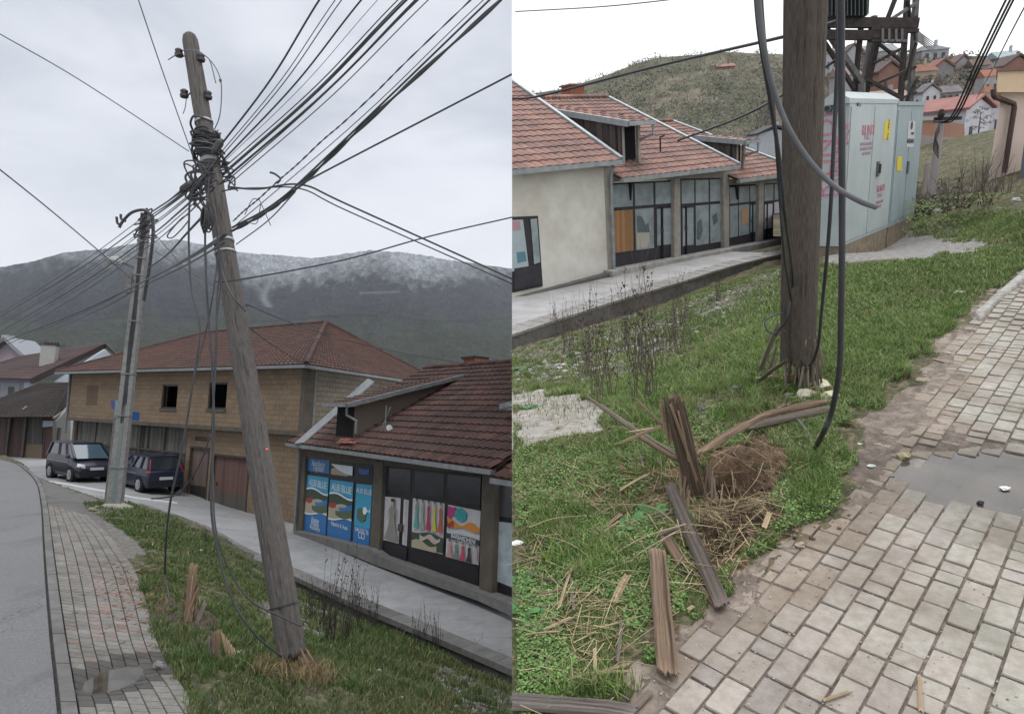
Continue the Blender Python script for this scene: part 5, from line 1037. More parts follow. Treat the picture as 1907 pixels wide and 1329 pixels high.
cable('thin_wire', 'cable climbing right from the concrete pole lamp arm', [(278, 498, 14.5), (310, 475, 12), (350, 432, 8), (385, 395, 6.5)], .014)
# hanging cables
hg = [('long slack cable hanging from the junction to the broken stump', [(378, 330, 6.3), (356, 365, 6.3), (352, 410, 6.3), (352, 470, 6.3), (357, 540, 6.2), (372, 612, 6.1), (358, 720, 6.0), (340, 830, 6.0), (318, 930, 6.1), (309, 1010, 6.3), (307, 1075, 6.7)], .014),
      ('thick double cable hanging to the grass and looping to the pole foot', [(388, 370, 6.2), (382, 440, 6.2), (386, 560, 6.1), (396, 700, 6.0), (398, 820, 5.9), (393, 920, 5.8), (400, 1000, 5.7), (430, 1110, 5.6), (475, 1180, 5.6), (525, 1222, 5.7)], .015),
      ('slack cable hanging close to the pole and curving to its waist', [(415, 470, 6.2), (404, 560, 6.1), (404, 650, 6.0), (396, 780, 5.9), (397, 900, 5.8), (403, 990, 5.7), (432, 1070, 5.7), (470, 1120, 5.7), (520, 1146, 5.72), (562, 1166, 5.75)], .011),
      ('cable hanging left of the pole and crossing the others', [(408, 462, 6.2), (398, 540, 6.1), (383, 620, 6.1), (362, 700, 6.0), (352, 760, 6.0), (342, 820, 6.0)], .010),
      ('thin cable hanging beside the pole above the dark window', [(412, 520, 6.2), (404, 600, 6.1), (399, 700, 6.0), (394, 800, 6.0)], .009),
      ('cut cable stub curling up in front of the hatchback', [(282, 928, 6.5), (305, 926, 6.4), (333, 918, 6.3), (360, 885, 6.2), (378, 850, 6.1), (392, 810, 6.0)], .012),
      ('end of cable lying in the grass by the dug spot', [(306, 1070, 6.6), (312, 1095, 6.5), (319, 1128, 6.2)], .012)]
for lb1, q, r in hg: cable('hanging_cable', lb1, q, r*.72)
# ---- stump, torn timber, stones, litter on the bank ---------------------------------------------------------
def gA(u, v, h=0): p = GA(u, v); p.z += h; return p
stp = thing('broken_stump', 'upright splintered stump of the snapped pole in the grass bank', 'stump', gA(355, 1150))
mb = MB(); b0 = gA(350, 1158, -.1); d0 = b0.y
plankmesh(mb, b0, P(361, 1046, d0+.02), .09, .06, up=Vector((0, 1, 0)), jag=.35, seed=2); plankmesh(mb, b0+Vector((.03, .05, 0)), P(368, 1075, d0+.1), .06, .05, up=Vector((0, 1, 0)), jag=.6, seed=5)
for k in range(12): plankmesh(mb, b0+Vector((rd.uniform(-.06, .07), -.03, .02)), P(345+k*2.6, 1052+rd.uniform(0, 75), d0-.02), rd.uniform(.008, .02), .01, up=Vector((0, 1, 0)), jag=.7, seed=400+k, col=tuple([rd.uniform(.6, 1.5)]*3))
mb.build('core', M['split_wood'], stp)
mb = MB(); plankmesh(mb, gA(362, 1160, -.05), P(385, 1115, d0+.2), .05, .03, up=Vector((0, 1, 0)), seed=8); plankmesh(mb, gA(352, 1150, -.05), P(347, 1095, d0), .05, .03, up=Vector((0, 1, 0)), seed=9); mb.build('grey_splinters', M['old_wood'], stp)
def slab_at(name, label, a, b, w, t, m, group=None, ha=.02, hb=.02, seed=0, jag=.5, cat='splintered wood', fr=True, tap=1.0):
    pa, pb = (gA(*a, ha), gA(*b, hb)) if SIDE == 'A' else (G(*a, -1.6+ha), G(*b, -1.6+hb))
    mb = MB(); plankmesh(mb, pa, pb, w, t, jag=jag, seed=seed, taper=tap); return tag(mb.build(name, M[m]), label, cat, group)
T_ = [((233, 1132), (338, 1102), .022, 'fresh_wood', 'long pale splinter lying across the grass edge toward the pavers'), ((262, 1122), (290, 1105), .02, 'fresh_wood', 'short pale splinter crossing the long one'), ((208, 1095), (270, 1098), .04, 'old_wood_dark', 'dark splinter lying on the pavers'), ((236, 1130), (252, 1120), .02, 'old_wood', 'small grey chip at the paver edge'), ((184, 1078), (204, 1080), .02, 'old_wood_dark', 'tiny dark chip far out on the pavers'), ((240, 1067), (266, 1061), .018, 'fresh_wood', 'thin pale splinter at the top of the muddy patch'), ((434, 1246), (473, 1230), .03, 'fresh_wood', 'pale white splinter lying left of the leaning pole')]
for i, (a, b, w, m_, lb1) in enumerate(T_): slab_at('wood_splinter', lb1, a, b, w, .015, m_, seed=i)
t2 = thing('wood_fragment', 'upright chunk of torn pole wood standing between stump and leaning pole', 'splintered wood', gA(405, 1225))
mb = MB(); plankmesh(mb, gA(403, 1232, -.05), P(403, 1170, gA(403, 1232).y), .075, .05, up=Vector((0, 1, 0)), jag=.3, seed=3); mb.build('slab', M['split_wood'], t2)
mb = MB(); plankmesh(mb, gA(392, 1230, -.05), P(390, 1180, gA(392, 1230).y), .035, .03, up=Vector((0, 1, 0)), jag=.3, seed=4); mb.build('grey_slab', M['old_wood'], t2)
mb = MB()
for k in range(6): plankmesh(mb, gA(425+k*3, 1228, -.02), P(410+k*5, 1168+k*7, gA(425, 1228).y+.05), .016, .012, up=Vector((0, 1, 0)), seed=20+k)
mb.build('pale_splinters', M['fresh_wood'], t2)
st_list = [(297, 1245, .07, (.16, .16, .165), 'grey stone at the paver edge beside the puddle'), (171, 952, .10, (.26, .25, .18), 'pale yellow stone at the tip of the grass bank'), (180, 946, .07, (.22, .21, .17), 'small stone behind the pale yellow one'), (375, 1026, .035, (.5, .5, .5), 'white crumpled paper in the grass by the wall'), (448, 1220, .05, (.42, .41, .34), 'pale foam lump beside the upright wood chunk'), (706, 1250, .03, (.55, .55, .55), 'white scrap in the grass right of the leaning pole'), (748, 1300, .025, (.5, .5, .5), 'white scrap low in the grass right of the leaning pole'), (315, 1255, .018, (.3, .3, .28), 'tiny pale pebble right of the grey stone'), (300, 1228, .015, (.35, .35, .33), 'tiny pebble above the grey stone')]
for u, v, s_, c, lb1 in st_list:
    p = gA(u, v); mb = MB(); mb.rock(p+Vector((0, 0, s_*.5)), (s_, s_*.8, s_*.6), c); tag(mb.build('scrap' if 'scrap' in lb1 or 'paper' in lb1 or 'foam' in lb1 else 'stone', M['stone']), lb1, 'litter' if 'scrap' in lb1 or 'paper' in lb1 or 'foam' in lb1 else 'stone')
mb = MB(); rd = random.Random(5)
for k in range(150):
    u, v = rd.uniform(820, 950), rd.uniform(1255, 1329)
    if v < 1240+(u-820)*.55: continue
    p = gA(u, v); s_ = rd.uniform(.012, .045); g = rd.uniform(.14, .38); mb.rock(p, (s_, s_, s_*.5), (g, g, g*.97))
for k in range(120):
    u, v = rd.uniform(490, 650), rd.uniform(1120, 1190); p = gA(u, v); s_ = rd.uniform(.01, .035); g = rd.uniform(.12, .30); mb.rock(p, (s_, s_, s_*.4), (g, g, g*.96))
tag(mb.build('gravel', M['stone']), 'scattered pale gravel on the bank below the wall', kind='stuff')
# dry weeds ------------------------------------------------------------------------------------------------------
def weed(base, H, nb, label, group, spread=.35, seeds=True, m='weedmat', thick=.006, seed=0, rt=None):
    rd = random.Random(seed); mb = MB(); base = Vector(base)
    for k in range(nb):
        a = rd.uniform(0, 6.28); h = H*rd.uniform(.55, 1); sp = spread*rd.uniform(.15, 1)*H; jb = Vector((rd.uniform(-.10, .10), rd.uniform(-.10, .10), -.03))*(H/.9); q = [base+jb, base+jb*.8+Vector((math.cos(a)*sp*.35, math.sin(a)*sp*.35, h*.45)), base+Vector((math.cos(a)*sp*.7, math.sin(a)*sp*.7, h))]
        s_ = spline(q, 5); mb.tube(s_, [thick*(1-.8*i/(len(s_)-1)) for i in range(len(s_))], 4, cap=False)
        for j in range(rd.randint(4, 8)):
            t = rd.uniform(.3, .95); p = s_[int(t*(len(s_)-1))]; b = rd.uniform(0, 6.28); l_ = h*rd.uniform(.08, .25)*(1.1-t); e = p+Vector((math.cos(b)*l_*.5, math.sin(b)*l_*.5, l_)); mb.tube([p, e], [thick*.45, thick*.2], 3, cap=False)
            if seeds:
                for z in range(3): c = lerp(p, e, rd.uniform(.3, 1)); r_ = rd.uniform(.002, .006)*H/.8; mb.add([c+Vector((-r_, 0, 0)), c+Vector((0, r_*.5, -r_)), c+Vector((r_, 0, 0)), c+Vector((0, -r_*.5, r_*1.3))], [(0, 1, 2, 3)], (.7, .6, .55))
    return tag(mb.build('dry_weed', M[m]), label, 'weed', group)
M['weedmat'] = mat('weedmat', (.050, .042, .038), (.034, .029, .027), scale=9, bump=0)
wd = [(632, 1185, 1.30, 10), (600, 1172, .75, 8), (660, 1178, 1.0, 8), (575, 1150, .6, 7), (690, 1172, .8, 6), (612, 1195, .6, 9), (645, 1200, .5, 8), (780, 1205, .75, 6), (812, 1215, .62, 5)]
wl_ = ['tallest dry brown weed right of the leaning pole', 'dry weed just right of the leaning pole foot', 'bushy dry weed beside the tallest one', 'short dry weed close behind the leaning pole', 'thin dry weed leaning over the wall', 'low tangled dry weed in front of the tallest one', 'low dry weed tuft below the bushy one', 'dry weed standing alone before the boutique window', 'rightmost dry weed before the boutique window']
for i, (u, v, h, n_) in enumerate(wd): weed(gA(u, v), h*1.25, n_+6, wl_[i], 'dry weeds on the grass bank', seed=i, spread=.32)
weed(gA(385, 1010), .5, 6, 'sparse dry twigs by the wall behind the broken stump', 'dry weeds on the grass bank', seed=31); weed(gA(185, 945), .45, 5, 'sparse twigs at the foot of the sign post', 'dry weeds on the grass bank', seed=33)
# grass -----------------------------------------------------------------------------------------------------------
def scatter_px(n, poly, gfun_z, ymin, ymax, s0, s1):
    d = ymin*(ymax/ymin)**rng.random(n); s = rng.uniform(s0, s1, n); X = d*s; Y = d; return X, Y
n = 520000; d = 4.2*(24/4.2)**(rng.random(n)**1.15); s = rng.uniform(-.85, .02, n); X, Y = d*s, d; Z = zA(X, Y); pr_, xc = projn(np.stack([X, Y, Z], 1))
gp_ = [(150, 935), (240, 935), (262, 945), (330, 965), (400, 1003), (460, 1044), (560, 1095), (696, 1162), (828, 1215), (954, 1285), (954, 1420), (395, 1420), (345, 1290), (318, 1250), (285, 1190), (265, 1110), (262, 1060), (275, 1040), (255, 1008), (205, 972), (165, 955)]
w = fbm(X, Y, 1.6, 21); wj = (fbm(X, Y, 3, 11)-.5)*40*(6/Y); ok = inpoly(pr_+np.stack([wj, wj*.3], 1), gp_) & (xc < -.02)
bare = inpoly(pr_, [(480, 1125), (560, 1120), (640, 1150), (640, 1185), (560, 1190), (500, 1160)]) | inpoly(pr_, [(830, 1240), (954, 1300), (954, 1329), (880, 1329), (800, 1260)]) | inpoly(pr_, [(230, 1085), (262, 1080), (300, 1120), (375, 1125), (420, 1165), (400, 1185), (330, 1160), (235, 1150)]) | inpoly(pr_, [(280, 1200), (340, 1245), (395, 1329), (440, 1329), (350, 1250), (300, 1190)])
ok &= ~(bare & (rng.random(n) < .88)); ok &= rng.random(n) < np.clip(.25+1.6*(w-.25), .15, 1)
X, Y, Z, w = X[ok], Y[ok], Z[ok], w[ok]; n = len(X); near = np.clip(9/Y, .4, 1)
lush = np.clip((fbm(X, Y, .9, 31)-.42)*5, 0, 1); rightdry = np.clip((X+2.4)/1.8, 0, 1)*.6
H = rng.uniform(.025, .07, n)*(.7+.9*lush)*(.9+.9*rightdry); g1, g2, g3 = np.array([.082, .138, .042]), np.array([.165, .185, .08]), np.array([.26, .225, .14])
r_ = rng.random(n); mixd = np.clip(r_*.9+rightdry*.35-lush*.5, 0, 1)[:, None]; cb = g1*(1-mixd)+g2*mixd; dry = rng.random(n) < (.14+.16*rightdry); cb[dry] = g3; cb *= rng.uniform(.55, 1.25, (n, 1))
blades('grass', X, Y, Z+.0, H, rng.uniform(.004, .010, n)*np.clip(Y/6, 1, 2.2), cb, M['leafmat'], 1.0)
tag(SC.objects['grass'], 'green and straw coloured grass on the sloping bank', kind='stuff')
def clumps(name, X0, Y0, zf, per, rad, hlo, hhi, wlo, whi, cols, label):
    m_ = len(X0); n = m_*per; ang = rng.random(n)*6.28; rr = rng.random(n)**.7*rad; X = np.repeat(X0, per)+np.cos(ang)*rr; Y = np.repeat(Y0, per)+np.sin(ang)*rr; sc = np.repeat(rng.uniform(.5, 1.2, m_), per)
    c_ = np.repeat(np.array(cols)[rng.integers(0, len(cols), m_)], per, 0)*rng.uniform(.6, 1.25, (n, 1)); dr_ = rng.random(n) < .12; c_[dr_] = np.array(cols[0])*0+np.array([.34, .30, .17])*.9
    blades(name, X, Y, zf(X, Y), rng.uniform(hlo, hhi, n)*sc, rng.uniform(wlo, whi, n), c_, M['leafmat'], 1.1); ob = [o for o in SC.objects if o.name.startswith(name)][-1]; return ob
d = 5*(15/5)**rng.random(700); s = rng.uniform(-.6, 0, 700); X, Y = d*s, d; pq, xq = projn(np.stack([X, Y, zA(X, Y)], 1)); k_ = inpoly(pq, gp_) & (xq < -.15) & (fbm(X, Y, 1.1, 61) > .50)
tag(clumps('grass_tufts', X[k_], Y[k_], zA, 70, .09, .06, .17, .004, .008, [(.075, .135, .04), (.11, .17, .055), (.15, .17, .075)], ''), 'taller uneven tufts of grass on the sloping bank', kind='stuff')
# straw at the pole foot
n = 1400; a = rng.random(n)*6.28; rr = rng.random(n)**.6*.42; X = lb0.x+.05+np.cos(a)*rr; Y = lb0.y-.12+np.sin(a)*rr*.8
blades('dry_grass', X, Y, zA(X, Y), rng.uniform(.03, .16, n), rng.uniform(.005, .011, n), np.tile([.30, .225, .13], (n, 1))*rng.uniform(.5, 1.15, (n, 1)), M['leafmat'], 1.6)
tag(SC.objects['dry_grass'], 'pile of pale straw around the foot of the leaning pole', kind='stuff')
# rusty rail-side chips in the mud
mb = MB()
for k in range(520):
    u, v = rd.gauss(280, 50), rd.gauss(1105, 38)
    if v < 1000 or u > 420: continue
    p = gA(u, v, .03); a = rd.uniform(0, 3.14); l_ = rd.uniform(.01, .07); mb.bar(p, p+Vector((math.cos(a)*l_, math.sin(a)*l_, .004)), rd.uniform(.004, .014), .006, col=(rd.uniform(.5, 1), .6, .5))
tag(mb.build('wood_chips', M['split_wood']), 'reddish wood chips strewn over the pavers and mud', kind='stuff')
# ================================================================ SIDE B : the verge above the same shops
setside('B')
ctl = []
for u, v, z in [(1300, 940, -1.6), (1485, 735, -1.6), (1600, 1200, -1.6), (1800, 1000, -1.6), (1907, 900, -1.6), (1200, 1250, -1.6), (1000, 1250, -1.62), (960, 1000, -1.68), (1000, 820, -1.75), (1100, 790, -1.72), (1700, 700, -1.58), (1870, 620, -1.56), (1600, 560, -1.62), (1760, 470, -1.66), (1650, 470, -1.70), (1500, 520, -1.85), (1400, 620, -1.78),
                (958, 655, -2.75), (1139, 600, -2.80), (1271, 560, -2.80), (1360, 525, -2.75), (1456, 494, -2.62), (1300, 640, -2.1), (1150, 700, -2.1), (980, 720, -2.15), (1050, 640, -2.6), (1530, 478, -1.75), (1907, 470, -1.6), (1830, 430, -1.6), (1720, 405, -1.75), (1907, 400, -1.35)]:
    p = G(u, v, z); ctl.append((p.x, p.y, z))
ctl += [(0, .3, -1.6), (3, .5, -1.6), (3, 3, -1.6), (-1, 2, -1.65), (6, 8, -1.5), (14, 14, -.6), (20, 20, 0), (6, 20, -2.2)]
tB = tps(ctl)
def zB0(x, y): return tB(x, y)
pud = G(1812, 882, -1.6); hole_ = G(1365, 890, -1.6); mound = G(1345, 985, -1.6)
def zB(x, y):
    x = np.asarray(x, float); y = np.asarray(y, float)
    z = zB0(x, y)-.045*np.exp(-(((x-pud.x)/.46)**2+((y-pud.y)/.31)**2)**1.3)+.010*(fbm(x, y, 4.5, 77, 3)-.5)
    z = z-.20*np.exp(-(((x-hole_.x)/.19)**2+((y-hole_.y)/.17)**2)**1.3)+.034*np.exp(-(((x-mound.x)/.20)**2+((y-mound.y)/.13)**2)**1.2)
    return z
def z1(x, y): return float(zB(np.array([x]), np.array([y]))[0])
def GB(u, v, h=0):
    r = ray(u, v); lo, hi = .6, 40.0
    for k in range(26):
        m = (lo+hi)/2; p = r*(m/r.y)
        if p.z > z1(p.x, p.y): lo = m
        else: hi = m
    p = r*(lo/r.y); p.z += h; return p
gX, gY, gF = fan(-.20, 1.15, .75, 26, 420, 620); gZ = zB(gX, gY); uvp, xc = projn(np.stack([gX, gY, gZ], 1))
js = np.clip(3/np.maximum(gY, .8), .3, 1.5); j1 = (fbm(gX, gY, 4, 3)-.5)*110*js; j2 = (fbm(gX, gY, 4, 13)-.5)*80*js; uvj = uvp+np.stack([j1, j2], 1)
path_l = [(1080, 1400), (1140, 1320), (1185, 1235), (1240, 1170), (1310, 1165), (1375, 1110), (1440, 1075), (1500, 1010), (1590, 955), (1640, 905), (1660, 860), (1690, 820), (1750, 770), (1745, 735), (1775, 660), (1805, 600), (1850, 560), (1907, 515), (1960, 470)]
path = inpoly(uvj*np.array([1, 1])-np.stack([j1, j2], 1)*.55, path_l+[(2600, 470), (2600, 1500), (1080, 1500)])
mud = inpoly(uvj, [(1480, 1020), (1560, 960), (1590, 870), (1620, 790), (1640, 740), (1720, 700), (1745, 640), (1790, 600), (1840, 555), (1907, 510), (1907, 560), (1800, 640), (1800, 760), (1907, 850), (1907, 960), (1800, 960), (1660, 930), (1440, 1080), (1380, 1120), (1300, 1190), (1220, 1180), (1330, 1100)])
broot = inpoly(uvj, [(1290, 840), (1440, 800), (1470, 860), (1440, 960), (1400, 1080), (1300, 1080), (1240, 960)]) | inpoly(uvj, [(1080, 870), (1240, 850), (1300, 960), (1180, 980), (1060, 940)]) | inpoly(uvj, [(1420, 690), (1560, 700), (1540, 780), (1400, 760)])
slab = inpoly(uvj*.4+uvp*.6, [(900, 735), (1010, 722), (1110, 735), (1130, 765), (1128, 800), (1040, 822), (960, 842), (900, 850)])
gravel = inpoly(uvj, [(958, 655), (1139, 600), (1300, 555), (1456, 498), (1456, 560), (1330, 640), (1270, 700), (1100, 700), (958, 720)])
cslab = inpoly(uvj*.5+uvp*.5, [(1535, 480), (1600, 452), (1690, 425), (1780, 425), (1840, 452), (1820, 470), (1700, 485), (1600, 487), (1540, 492)])
edge = inpoly(uvp, [(1815, 585), (1907, 505), (1930, 490), (1930, 505), (1850, 570), (1825, 600)])
n1 = fbm(gX, gY, 5, 1); n2 = fbm(gX, gY, 28, 2); n3 = fbm(gX, gY, 90, 4, 3)
cgB = np.array([.085, .09, .045]); cmud = np.array([.225, .185, .155]); croot = np.array([.15, .095, .062]); cslab_c = np.array([.40, .375, .34]); cgr = np.array([.25, .24, .22])
c = cgB*(.5+n1[:, None]*.9)*(.6+.8*n3[:, None]); dl = (n2 > .56)[:, None]; c = np.where(dl, np.array([.16, .13, .08])*(.6+.8*n3[:, None]), c)
c = np.where(gravel[:, None], np.where((n2 > .60)[:, None], cgr*(.4+1.1*n3[:, None]), np.array([.15, .135, .10])*(.6+.7*n3[:, None])), c)
c = np.where(broot[:, None], croot*(.45+1.1*n2[:, None])*(.6+.8*n3[:, None]), c)
c = np.where(mud[:, None] | path[:, None], cmud*(.55+.9*n2[:, None])*(.75+.5*n3[:, None]), c)
c = np.where(slab[:, None] , cslab_c*(.6+.6*n1[:, None])*(.85+.3*n3[:, None]), c); c = np.where(cslab[:, None], np.array([.30, .29, .28])*(.7+.5*n2[:, None]), c)
c = np.where(edge[:, None], np.array([.42, .41, .39])*(.8+.3*n2[:, None]), c)
wet = np.exp(-(((gX-pud.x)/.68)**2+((gY-pud.y)/.46)**2)**2); wetm = (path | mud)
c = np.where(wetm[:, None], c*(1-.45*wet[:, None]), c)
dh = np.exp(-(((gX-hole_.x)/.18)**2+((gY-hole_.y)/.16)**2)**1.3)[:, None]; c = c*(1-dh)+np.array([.11, .065, .045])*(.5+n2[:, None])*dh
grassy = ~(path | mud | slab | cslab | edge)
bz = np.where(grassy, (n2-.5)*.035+(n1-.5)*.05+(n3-.5)*.006, (n2-.5)*.006+(n3-.5)*.004); bz = np.where(slab | cslab, bz*.25, bz); bz = np.where(broot, bz+(n3-.5)*.02+(n2-.5)*.03, bz)
bz = np.where(path, -.0045+(n3-.5)*.006, bz); bz = np.where(mud & path, -.004+(n1-.5)*.03+(n3-.5)*.004, bz); bz = np.where(edge, .03, bz)
ovl = np.interp(uvp[:, 0], [850, 958, 1139, 1271, 1360, 1456, 1500, 1535, 1700, 2300], [640, 628, 572, 532, 503, 480, 468, 440, 380, 300])-uvp[:, 1]
bz = bz-np.clip(ovl/5, 0, 1)*2.0*(uvp[:, 0] < 1535)
o = np_mesh('verge_ground', np.stack([gX, gY, gZ+bz], 1), gF, c, M['verge'], (2, 4, -1.6), smooth=True); struct(o)
# ---- pavers --------------------------------------------------------------------------------------------------
pa, pb = G(1516, 1329, -1.6), G(1638, 1184, -1.6); vd = Vector((.62, .785, 0))
a_ = G(1360, 1243, -1.6); b_ = G(1790, 720, -1.6); vd = (b_-a_); vd.z = 0; vd.normalize(); wdv = Vector((vd.y, -vd.x, 0)); org = G(1600, 1150, -1.6)
bw, bl_ = .088, .152; mbp = MB(); rd = random.Random(8)
pl_ = path_l; cand = []
for i in range(-34, 46):
    off = rd.choice((0, .5))*1.0 if False else (i % 2)*.5; x_ = 0
    for j in range(-20, 92):
        o_ = org+wdv*(i*bw)+vd*((j+off)*bl_); o_.z = 0
        if o_.y < .6 or o_.y > 14: continue
        cand.append((o_, 0))
cx = np.array([[p.x, p.y, -1.6] for p, _ in cand]); cu_, cxc = projn(cx); near_ = ~inpoly(cu_-np.array([46, 30])*rng.uniform(.15, 1.25, (len(cu_), 1))*np.clip(4/np.maximum(cx[:, 1:2], 1), .35, 1.6), path_l+[(3200, 470), (3200, 2600), (1000, 2600)]); inside = inpoly(cu_, [(u-35, v-8) for u, v in path_l]+[(3200, 470), (3200, 2600), (1000, 2600)])
for (o_, _), okk, (uu, vv), nr_e in zip(cand, inside, cu_, near_):
    if not okk: continue
    halves = [(0, 1)] if rd.random() > .10 else [(0, .5), (.5, 1)]
    for h0_, h1_ in halves:
        e = .0036 if o_.y < 5 else .005; j0, j1_ = -.5+h0_, -.5+h1_
        q = [o_+wdv*(-bw/2+e)+vd*(bl_*j0+e), o_+wdv*(bw/2-e)+vd*(bl_*j0+e), o_+wdv*(bw/2-e)+vd*(bl_*j1_-e), o_+wdv*(-bw/2+e)+vd*(bl_*j1_-e)]
        cen = (q[0]+q[2])/2; g = rd.uniform(.90, 1.04); hue = rd.random()
        k_ = min(1, max(0, (uu-1500)/400)); base = np.array([.385, .348, .305])*(1-k_*.8*hue)+np.array([.36, .37, .32])*k_*.8*hue
        if hue < .10: base = np.array([.37, .335, .305])
        wt_ = math.exp(-(((cen.x-pud.x)/.8)**2+((cen.y-pud.y)/.48)**2)**2); base = base*g*(1-.35*wt_)
        base = base*(1-.30*rd.random()*max(0, 1-abs(uu-1350)/260))
        base = base*.9
        if nr_e: base = base*np.array([.90, .84, .78])*rd.uniform(.86, 1.05)
        zt = rd.uniform(-.003, .002)-(.004 if nr_e else 0); tx, ty = rd.uniform(-.035, .035), rd.uniform(-.02, .02)
        if abs(cen.x-6) < 99:
            ring = []; n_ = 0
            for qi in range(4):
                c0_, cprev, cnext = q[qi], q[qi-1], q[(qi+1) % 4]
                for t_ in (0, 1):
                    dd = ((cprev if t_ == 0 else cnext)-c0_).normalized(); r_ = rd.uniform(.001, .008)
                    ring.append(c0_+dd*r_)
            def Z(p, off): return Vector((p.x, p.y, 0))
            zc = z1(cen.x, cen.y)
            zz = [zc+(p-cen).dot(wdv)*tx+(p-cen).dot(vd)*ty+zt for p in ring]
            top = [Vector((lerp(cen.x, p.x, .955), lerp(cen.y, p.y, .965), z_+.004)) for p, z_ in zip(ring, zz)]; mid = [Vector((p.x, p.y, z_-.001)) for p, z_ in zip(ring, zz)]; bot = [Vector((p.x, p.y, z_-.04)) for p, z_ in zip(ring, zz)]
            cc = tuple(base); ce = tuple(base*.8)
            mbp.add(top+mid+bot, [tuple(range(8))]+[(i, 8+i, 8+(i+1) % 8, (i+1) % 8) for i in range(8)]+[(8+i, 16+i, 16+(i+1) % 8, 8+(i+1) % 8) for i in range(8)], [cc]*8+[ce]*16)
struct(mbp.build('paved_path', M['paver'])); PATHDIR = (vd, wdv, org)
# puddle
mb = MB(); zp = float(zB0(np.array([pud.x]), np.array([pud.y]))[0])-.019
ring = [Vector((pud.x+.02+.88*math.cos(t)*(1+.08*math.sin(3*t+1)+.07*math.sin(7*t)), pud.y+.50*math.sin(t)*(1+.12*math.sin(2*t+.5)+.08*math.sin(5*t+2)), zp)) for t in [2*math.pi*k/50 for k in range(50)]]
mb.add(ring, [tuple(range(50))]); struct(mb.build('puddle', M['water']))
# ---- walkway, retaining wall --------------------------------------------------------------------------------------
wtop = [G(u, v, z) for u, v, z in [(930, 634, -2.62), (958, 624, -2.62), (1139, 565, -2.66), (1271, 526, -2.66), (1360, 498, -2.62), (1456, 475, -2.55), (1530, 462, -2.45), (1600, 452, -2.4)]]
mw = resamp(spline(wtop, 6), 36); root = thing('retaining_wall', 'rough concrete retaining wall with worn top along the grey walkway before the red roofed shops', 'wall', mw[18]); mb = MB(); mc = MB()
for i in range(36):
    a, b = mw[i], mw[i+1]; dv = (b-a).normalized(); nn = Vector((-dv.y, dv.x, 0)).normalized()
    if nn.dot(a) < 0: nn = -nn
    mb.prism([a, b, b+nn*.34, a+nn*.34], (0, 0, -.7)); g = rd.uniform(.8, 1.05); mc.prism([a-nn*.015+Vector((0, 0, .03+rd.uniform(0, .01))), b-nn*.015+Vector((0, 0, .03)), b+nn*.42+Vector((0, 0, .03)), a+nn*.42+Vector((0, 0, .035))], (0, 0, -.045), (g, g, g))
M['wall_b'] = mat('wall_b', (.21, .20, .185), (.13, .125, .115), scale=6, bump=1, bscale=30, dirt=(.09, .085, .07), dscale=2, damt=.7, bdist=.03)
M['gravel_top'] = mat('gravel_top', (.33, .315, .295), (.20, .19, .18), scale=25, bump=1, bscale=60, bdist=.02)
mb.build('wall', M['wall_b'], root); mc.build('coping', M['gravel_top'], root)
q0 = G(958, 558, -2.85); q1 = G(1456, 446, -2.85); fB = Face(Vector((q0.x, q0.y, -3)), Vector((q1.x, q1.y, -3)))
mb = MB(); V = []; A_ = resamp(mw[:], 36); 
for i in range(37):
    p = mw[i]; q = p+Vector((-fB.n.x*4.5, -fB.n.y*4.5, 0))
    for k in range(6): w = lerp(p, q, k/5); V.append((w.x, w.y, -2.72-.02*k))
mb.add(V, [(i*6+k, i*6+k+1, (i+1)*6+k+1, (i+1)*6+k) for i in range(36) for k in range(5)]); M['walk_b'] = mat('walk_b', (.36, .355, .35), (.29, .285, .28), scale=3, bump=.3, bscale=50, dirt=(.20, .195, .185), dscale=.9, damt=.6, crack=.6); struct(mb.build('walkway', M['walk_b'], smooth=True))
# ---- red roofed shops -----------------------------------------------------------------------------------------------
sh = thing('shop_row', 'row of three stepped shops with red tile roofs, plank sided dormers and dusty glass fronts', 'shop', (Vector(q0)+Vector(q1))/2)
def BP(name, m, polys, b, t, parent=None, col=(1, 1, 1)):
    mb = MB()
    for pts in polys: fB.poly(mb, pts, b, t, col)
    return mb.build(name, M[m] if isinstance(m, str) else m, parent or sh)
zE1, zE2, zE3 = fB.h(1150, 300, .3).z, fB.h(1260, 322, .3).z, fB.h(1430, 328, .3).z
aU1 = fB.ac(1153, 300, .3)[0]; aU2 = fB.ac(1372, 318, .3)[0]; aU3 = fB.ac(1500, 330, .3)[0]; zbase = -3.0
mb = MB(); wallmesh(mb, fB, [(-3, zbase), (aU3, zE3-.1)], -.32, .1); mb.build('rear_wall', M['black'], sh)
fg = BP('front_wall', 'render_white', [[(925, 300), (1135, 308), (1141, 506), (925, 566)]], 0, .25)
BP('beam', 'pillar_b', [[(925, 298), (1140, 302), (1140, 312), (925, 309)]], .03, .2)
BP('pillar', 'pillar_b', [[(1125, 312), (1138, 312), (1144, 506), (1133, 509)]], .015, .2)
BP('door', 'frame', [[(950, 404), (1002, 402), (1011, 533), (950, 546)]], .02, .05)
dB = BP('door_leaf', 'frame', [[(958, 500), (1006, 492), (1008, 528), (958, 540)]], .045, .03)
pc = cmat('pale_poster', (.42, .50, .52), .5); BP('poster', pc, [[(952, 410), (974, 409), (985, 500), (952, 506)]], .04, .01); cmat('pink_patch', (.50, .30, .34)); BP('poster_print', 'pink_patch', [[(952, 412), (968, 411), (970, 428), (952, 430)]], .045, .004); cmat('teal_patch', (.12, .25, .30)); BP('poster_print', 'teal_patch', [[(962, 470), (978, 468), (981, 486), (964, 490)]], .045, .004)
BP('pane', 'glass_grey', [[(988, 408), (1000, 407), (1006, 488), (995, 492)]], .04, .01)
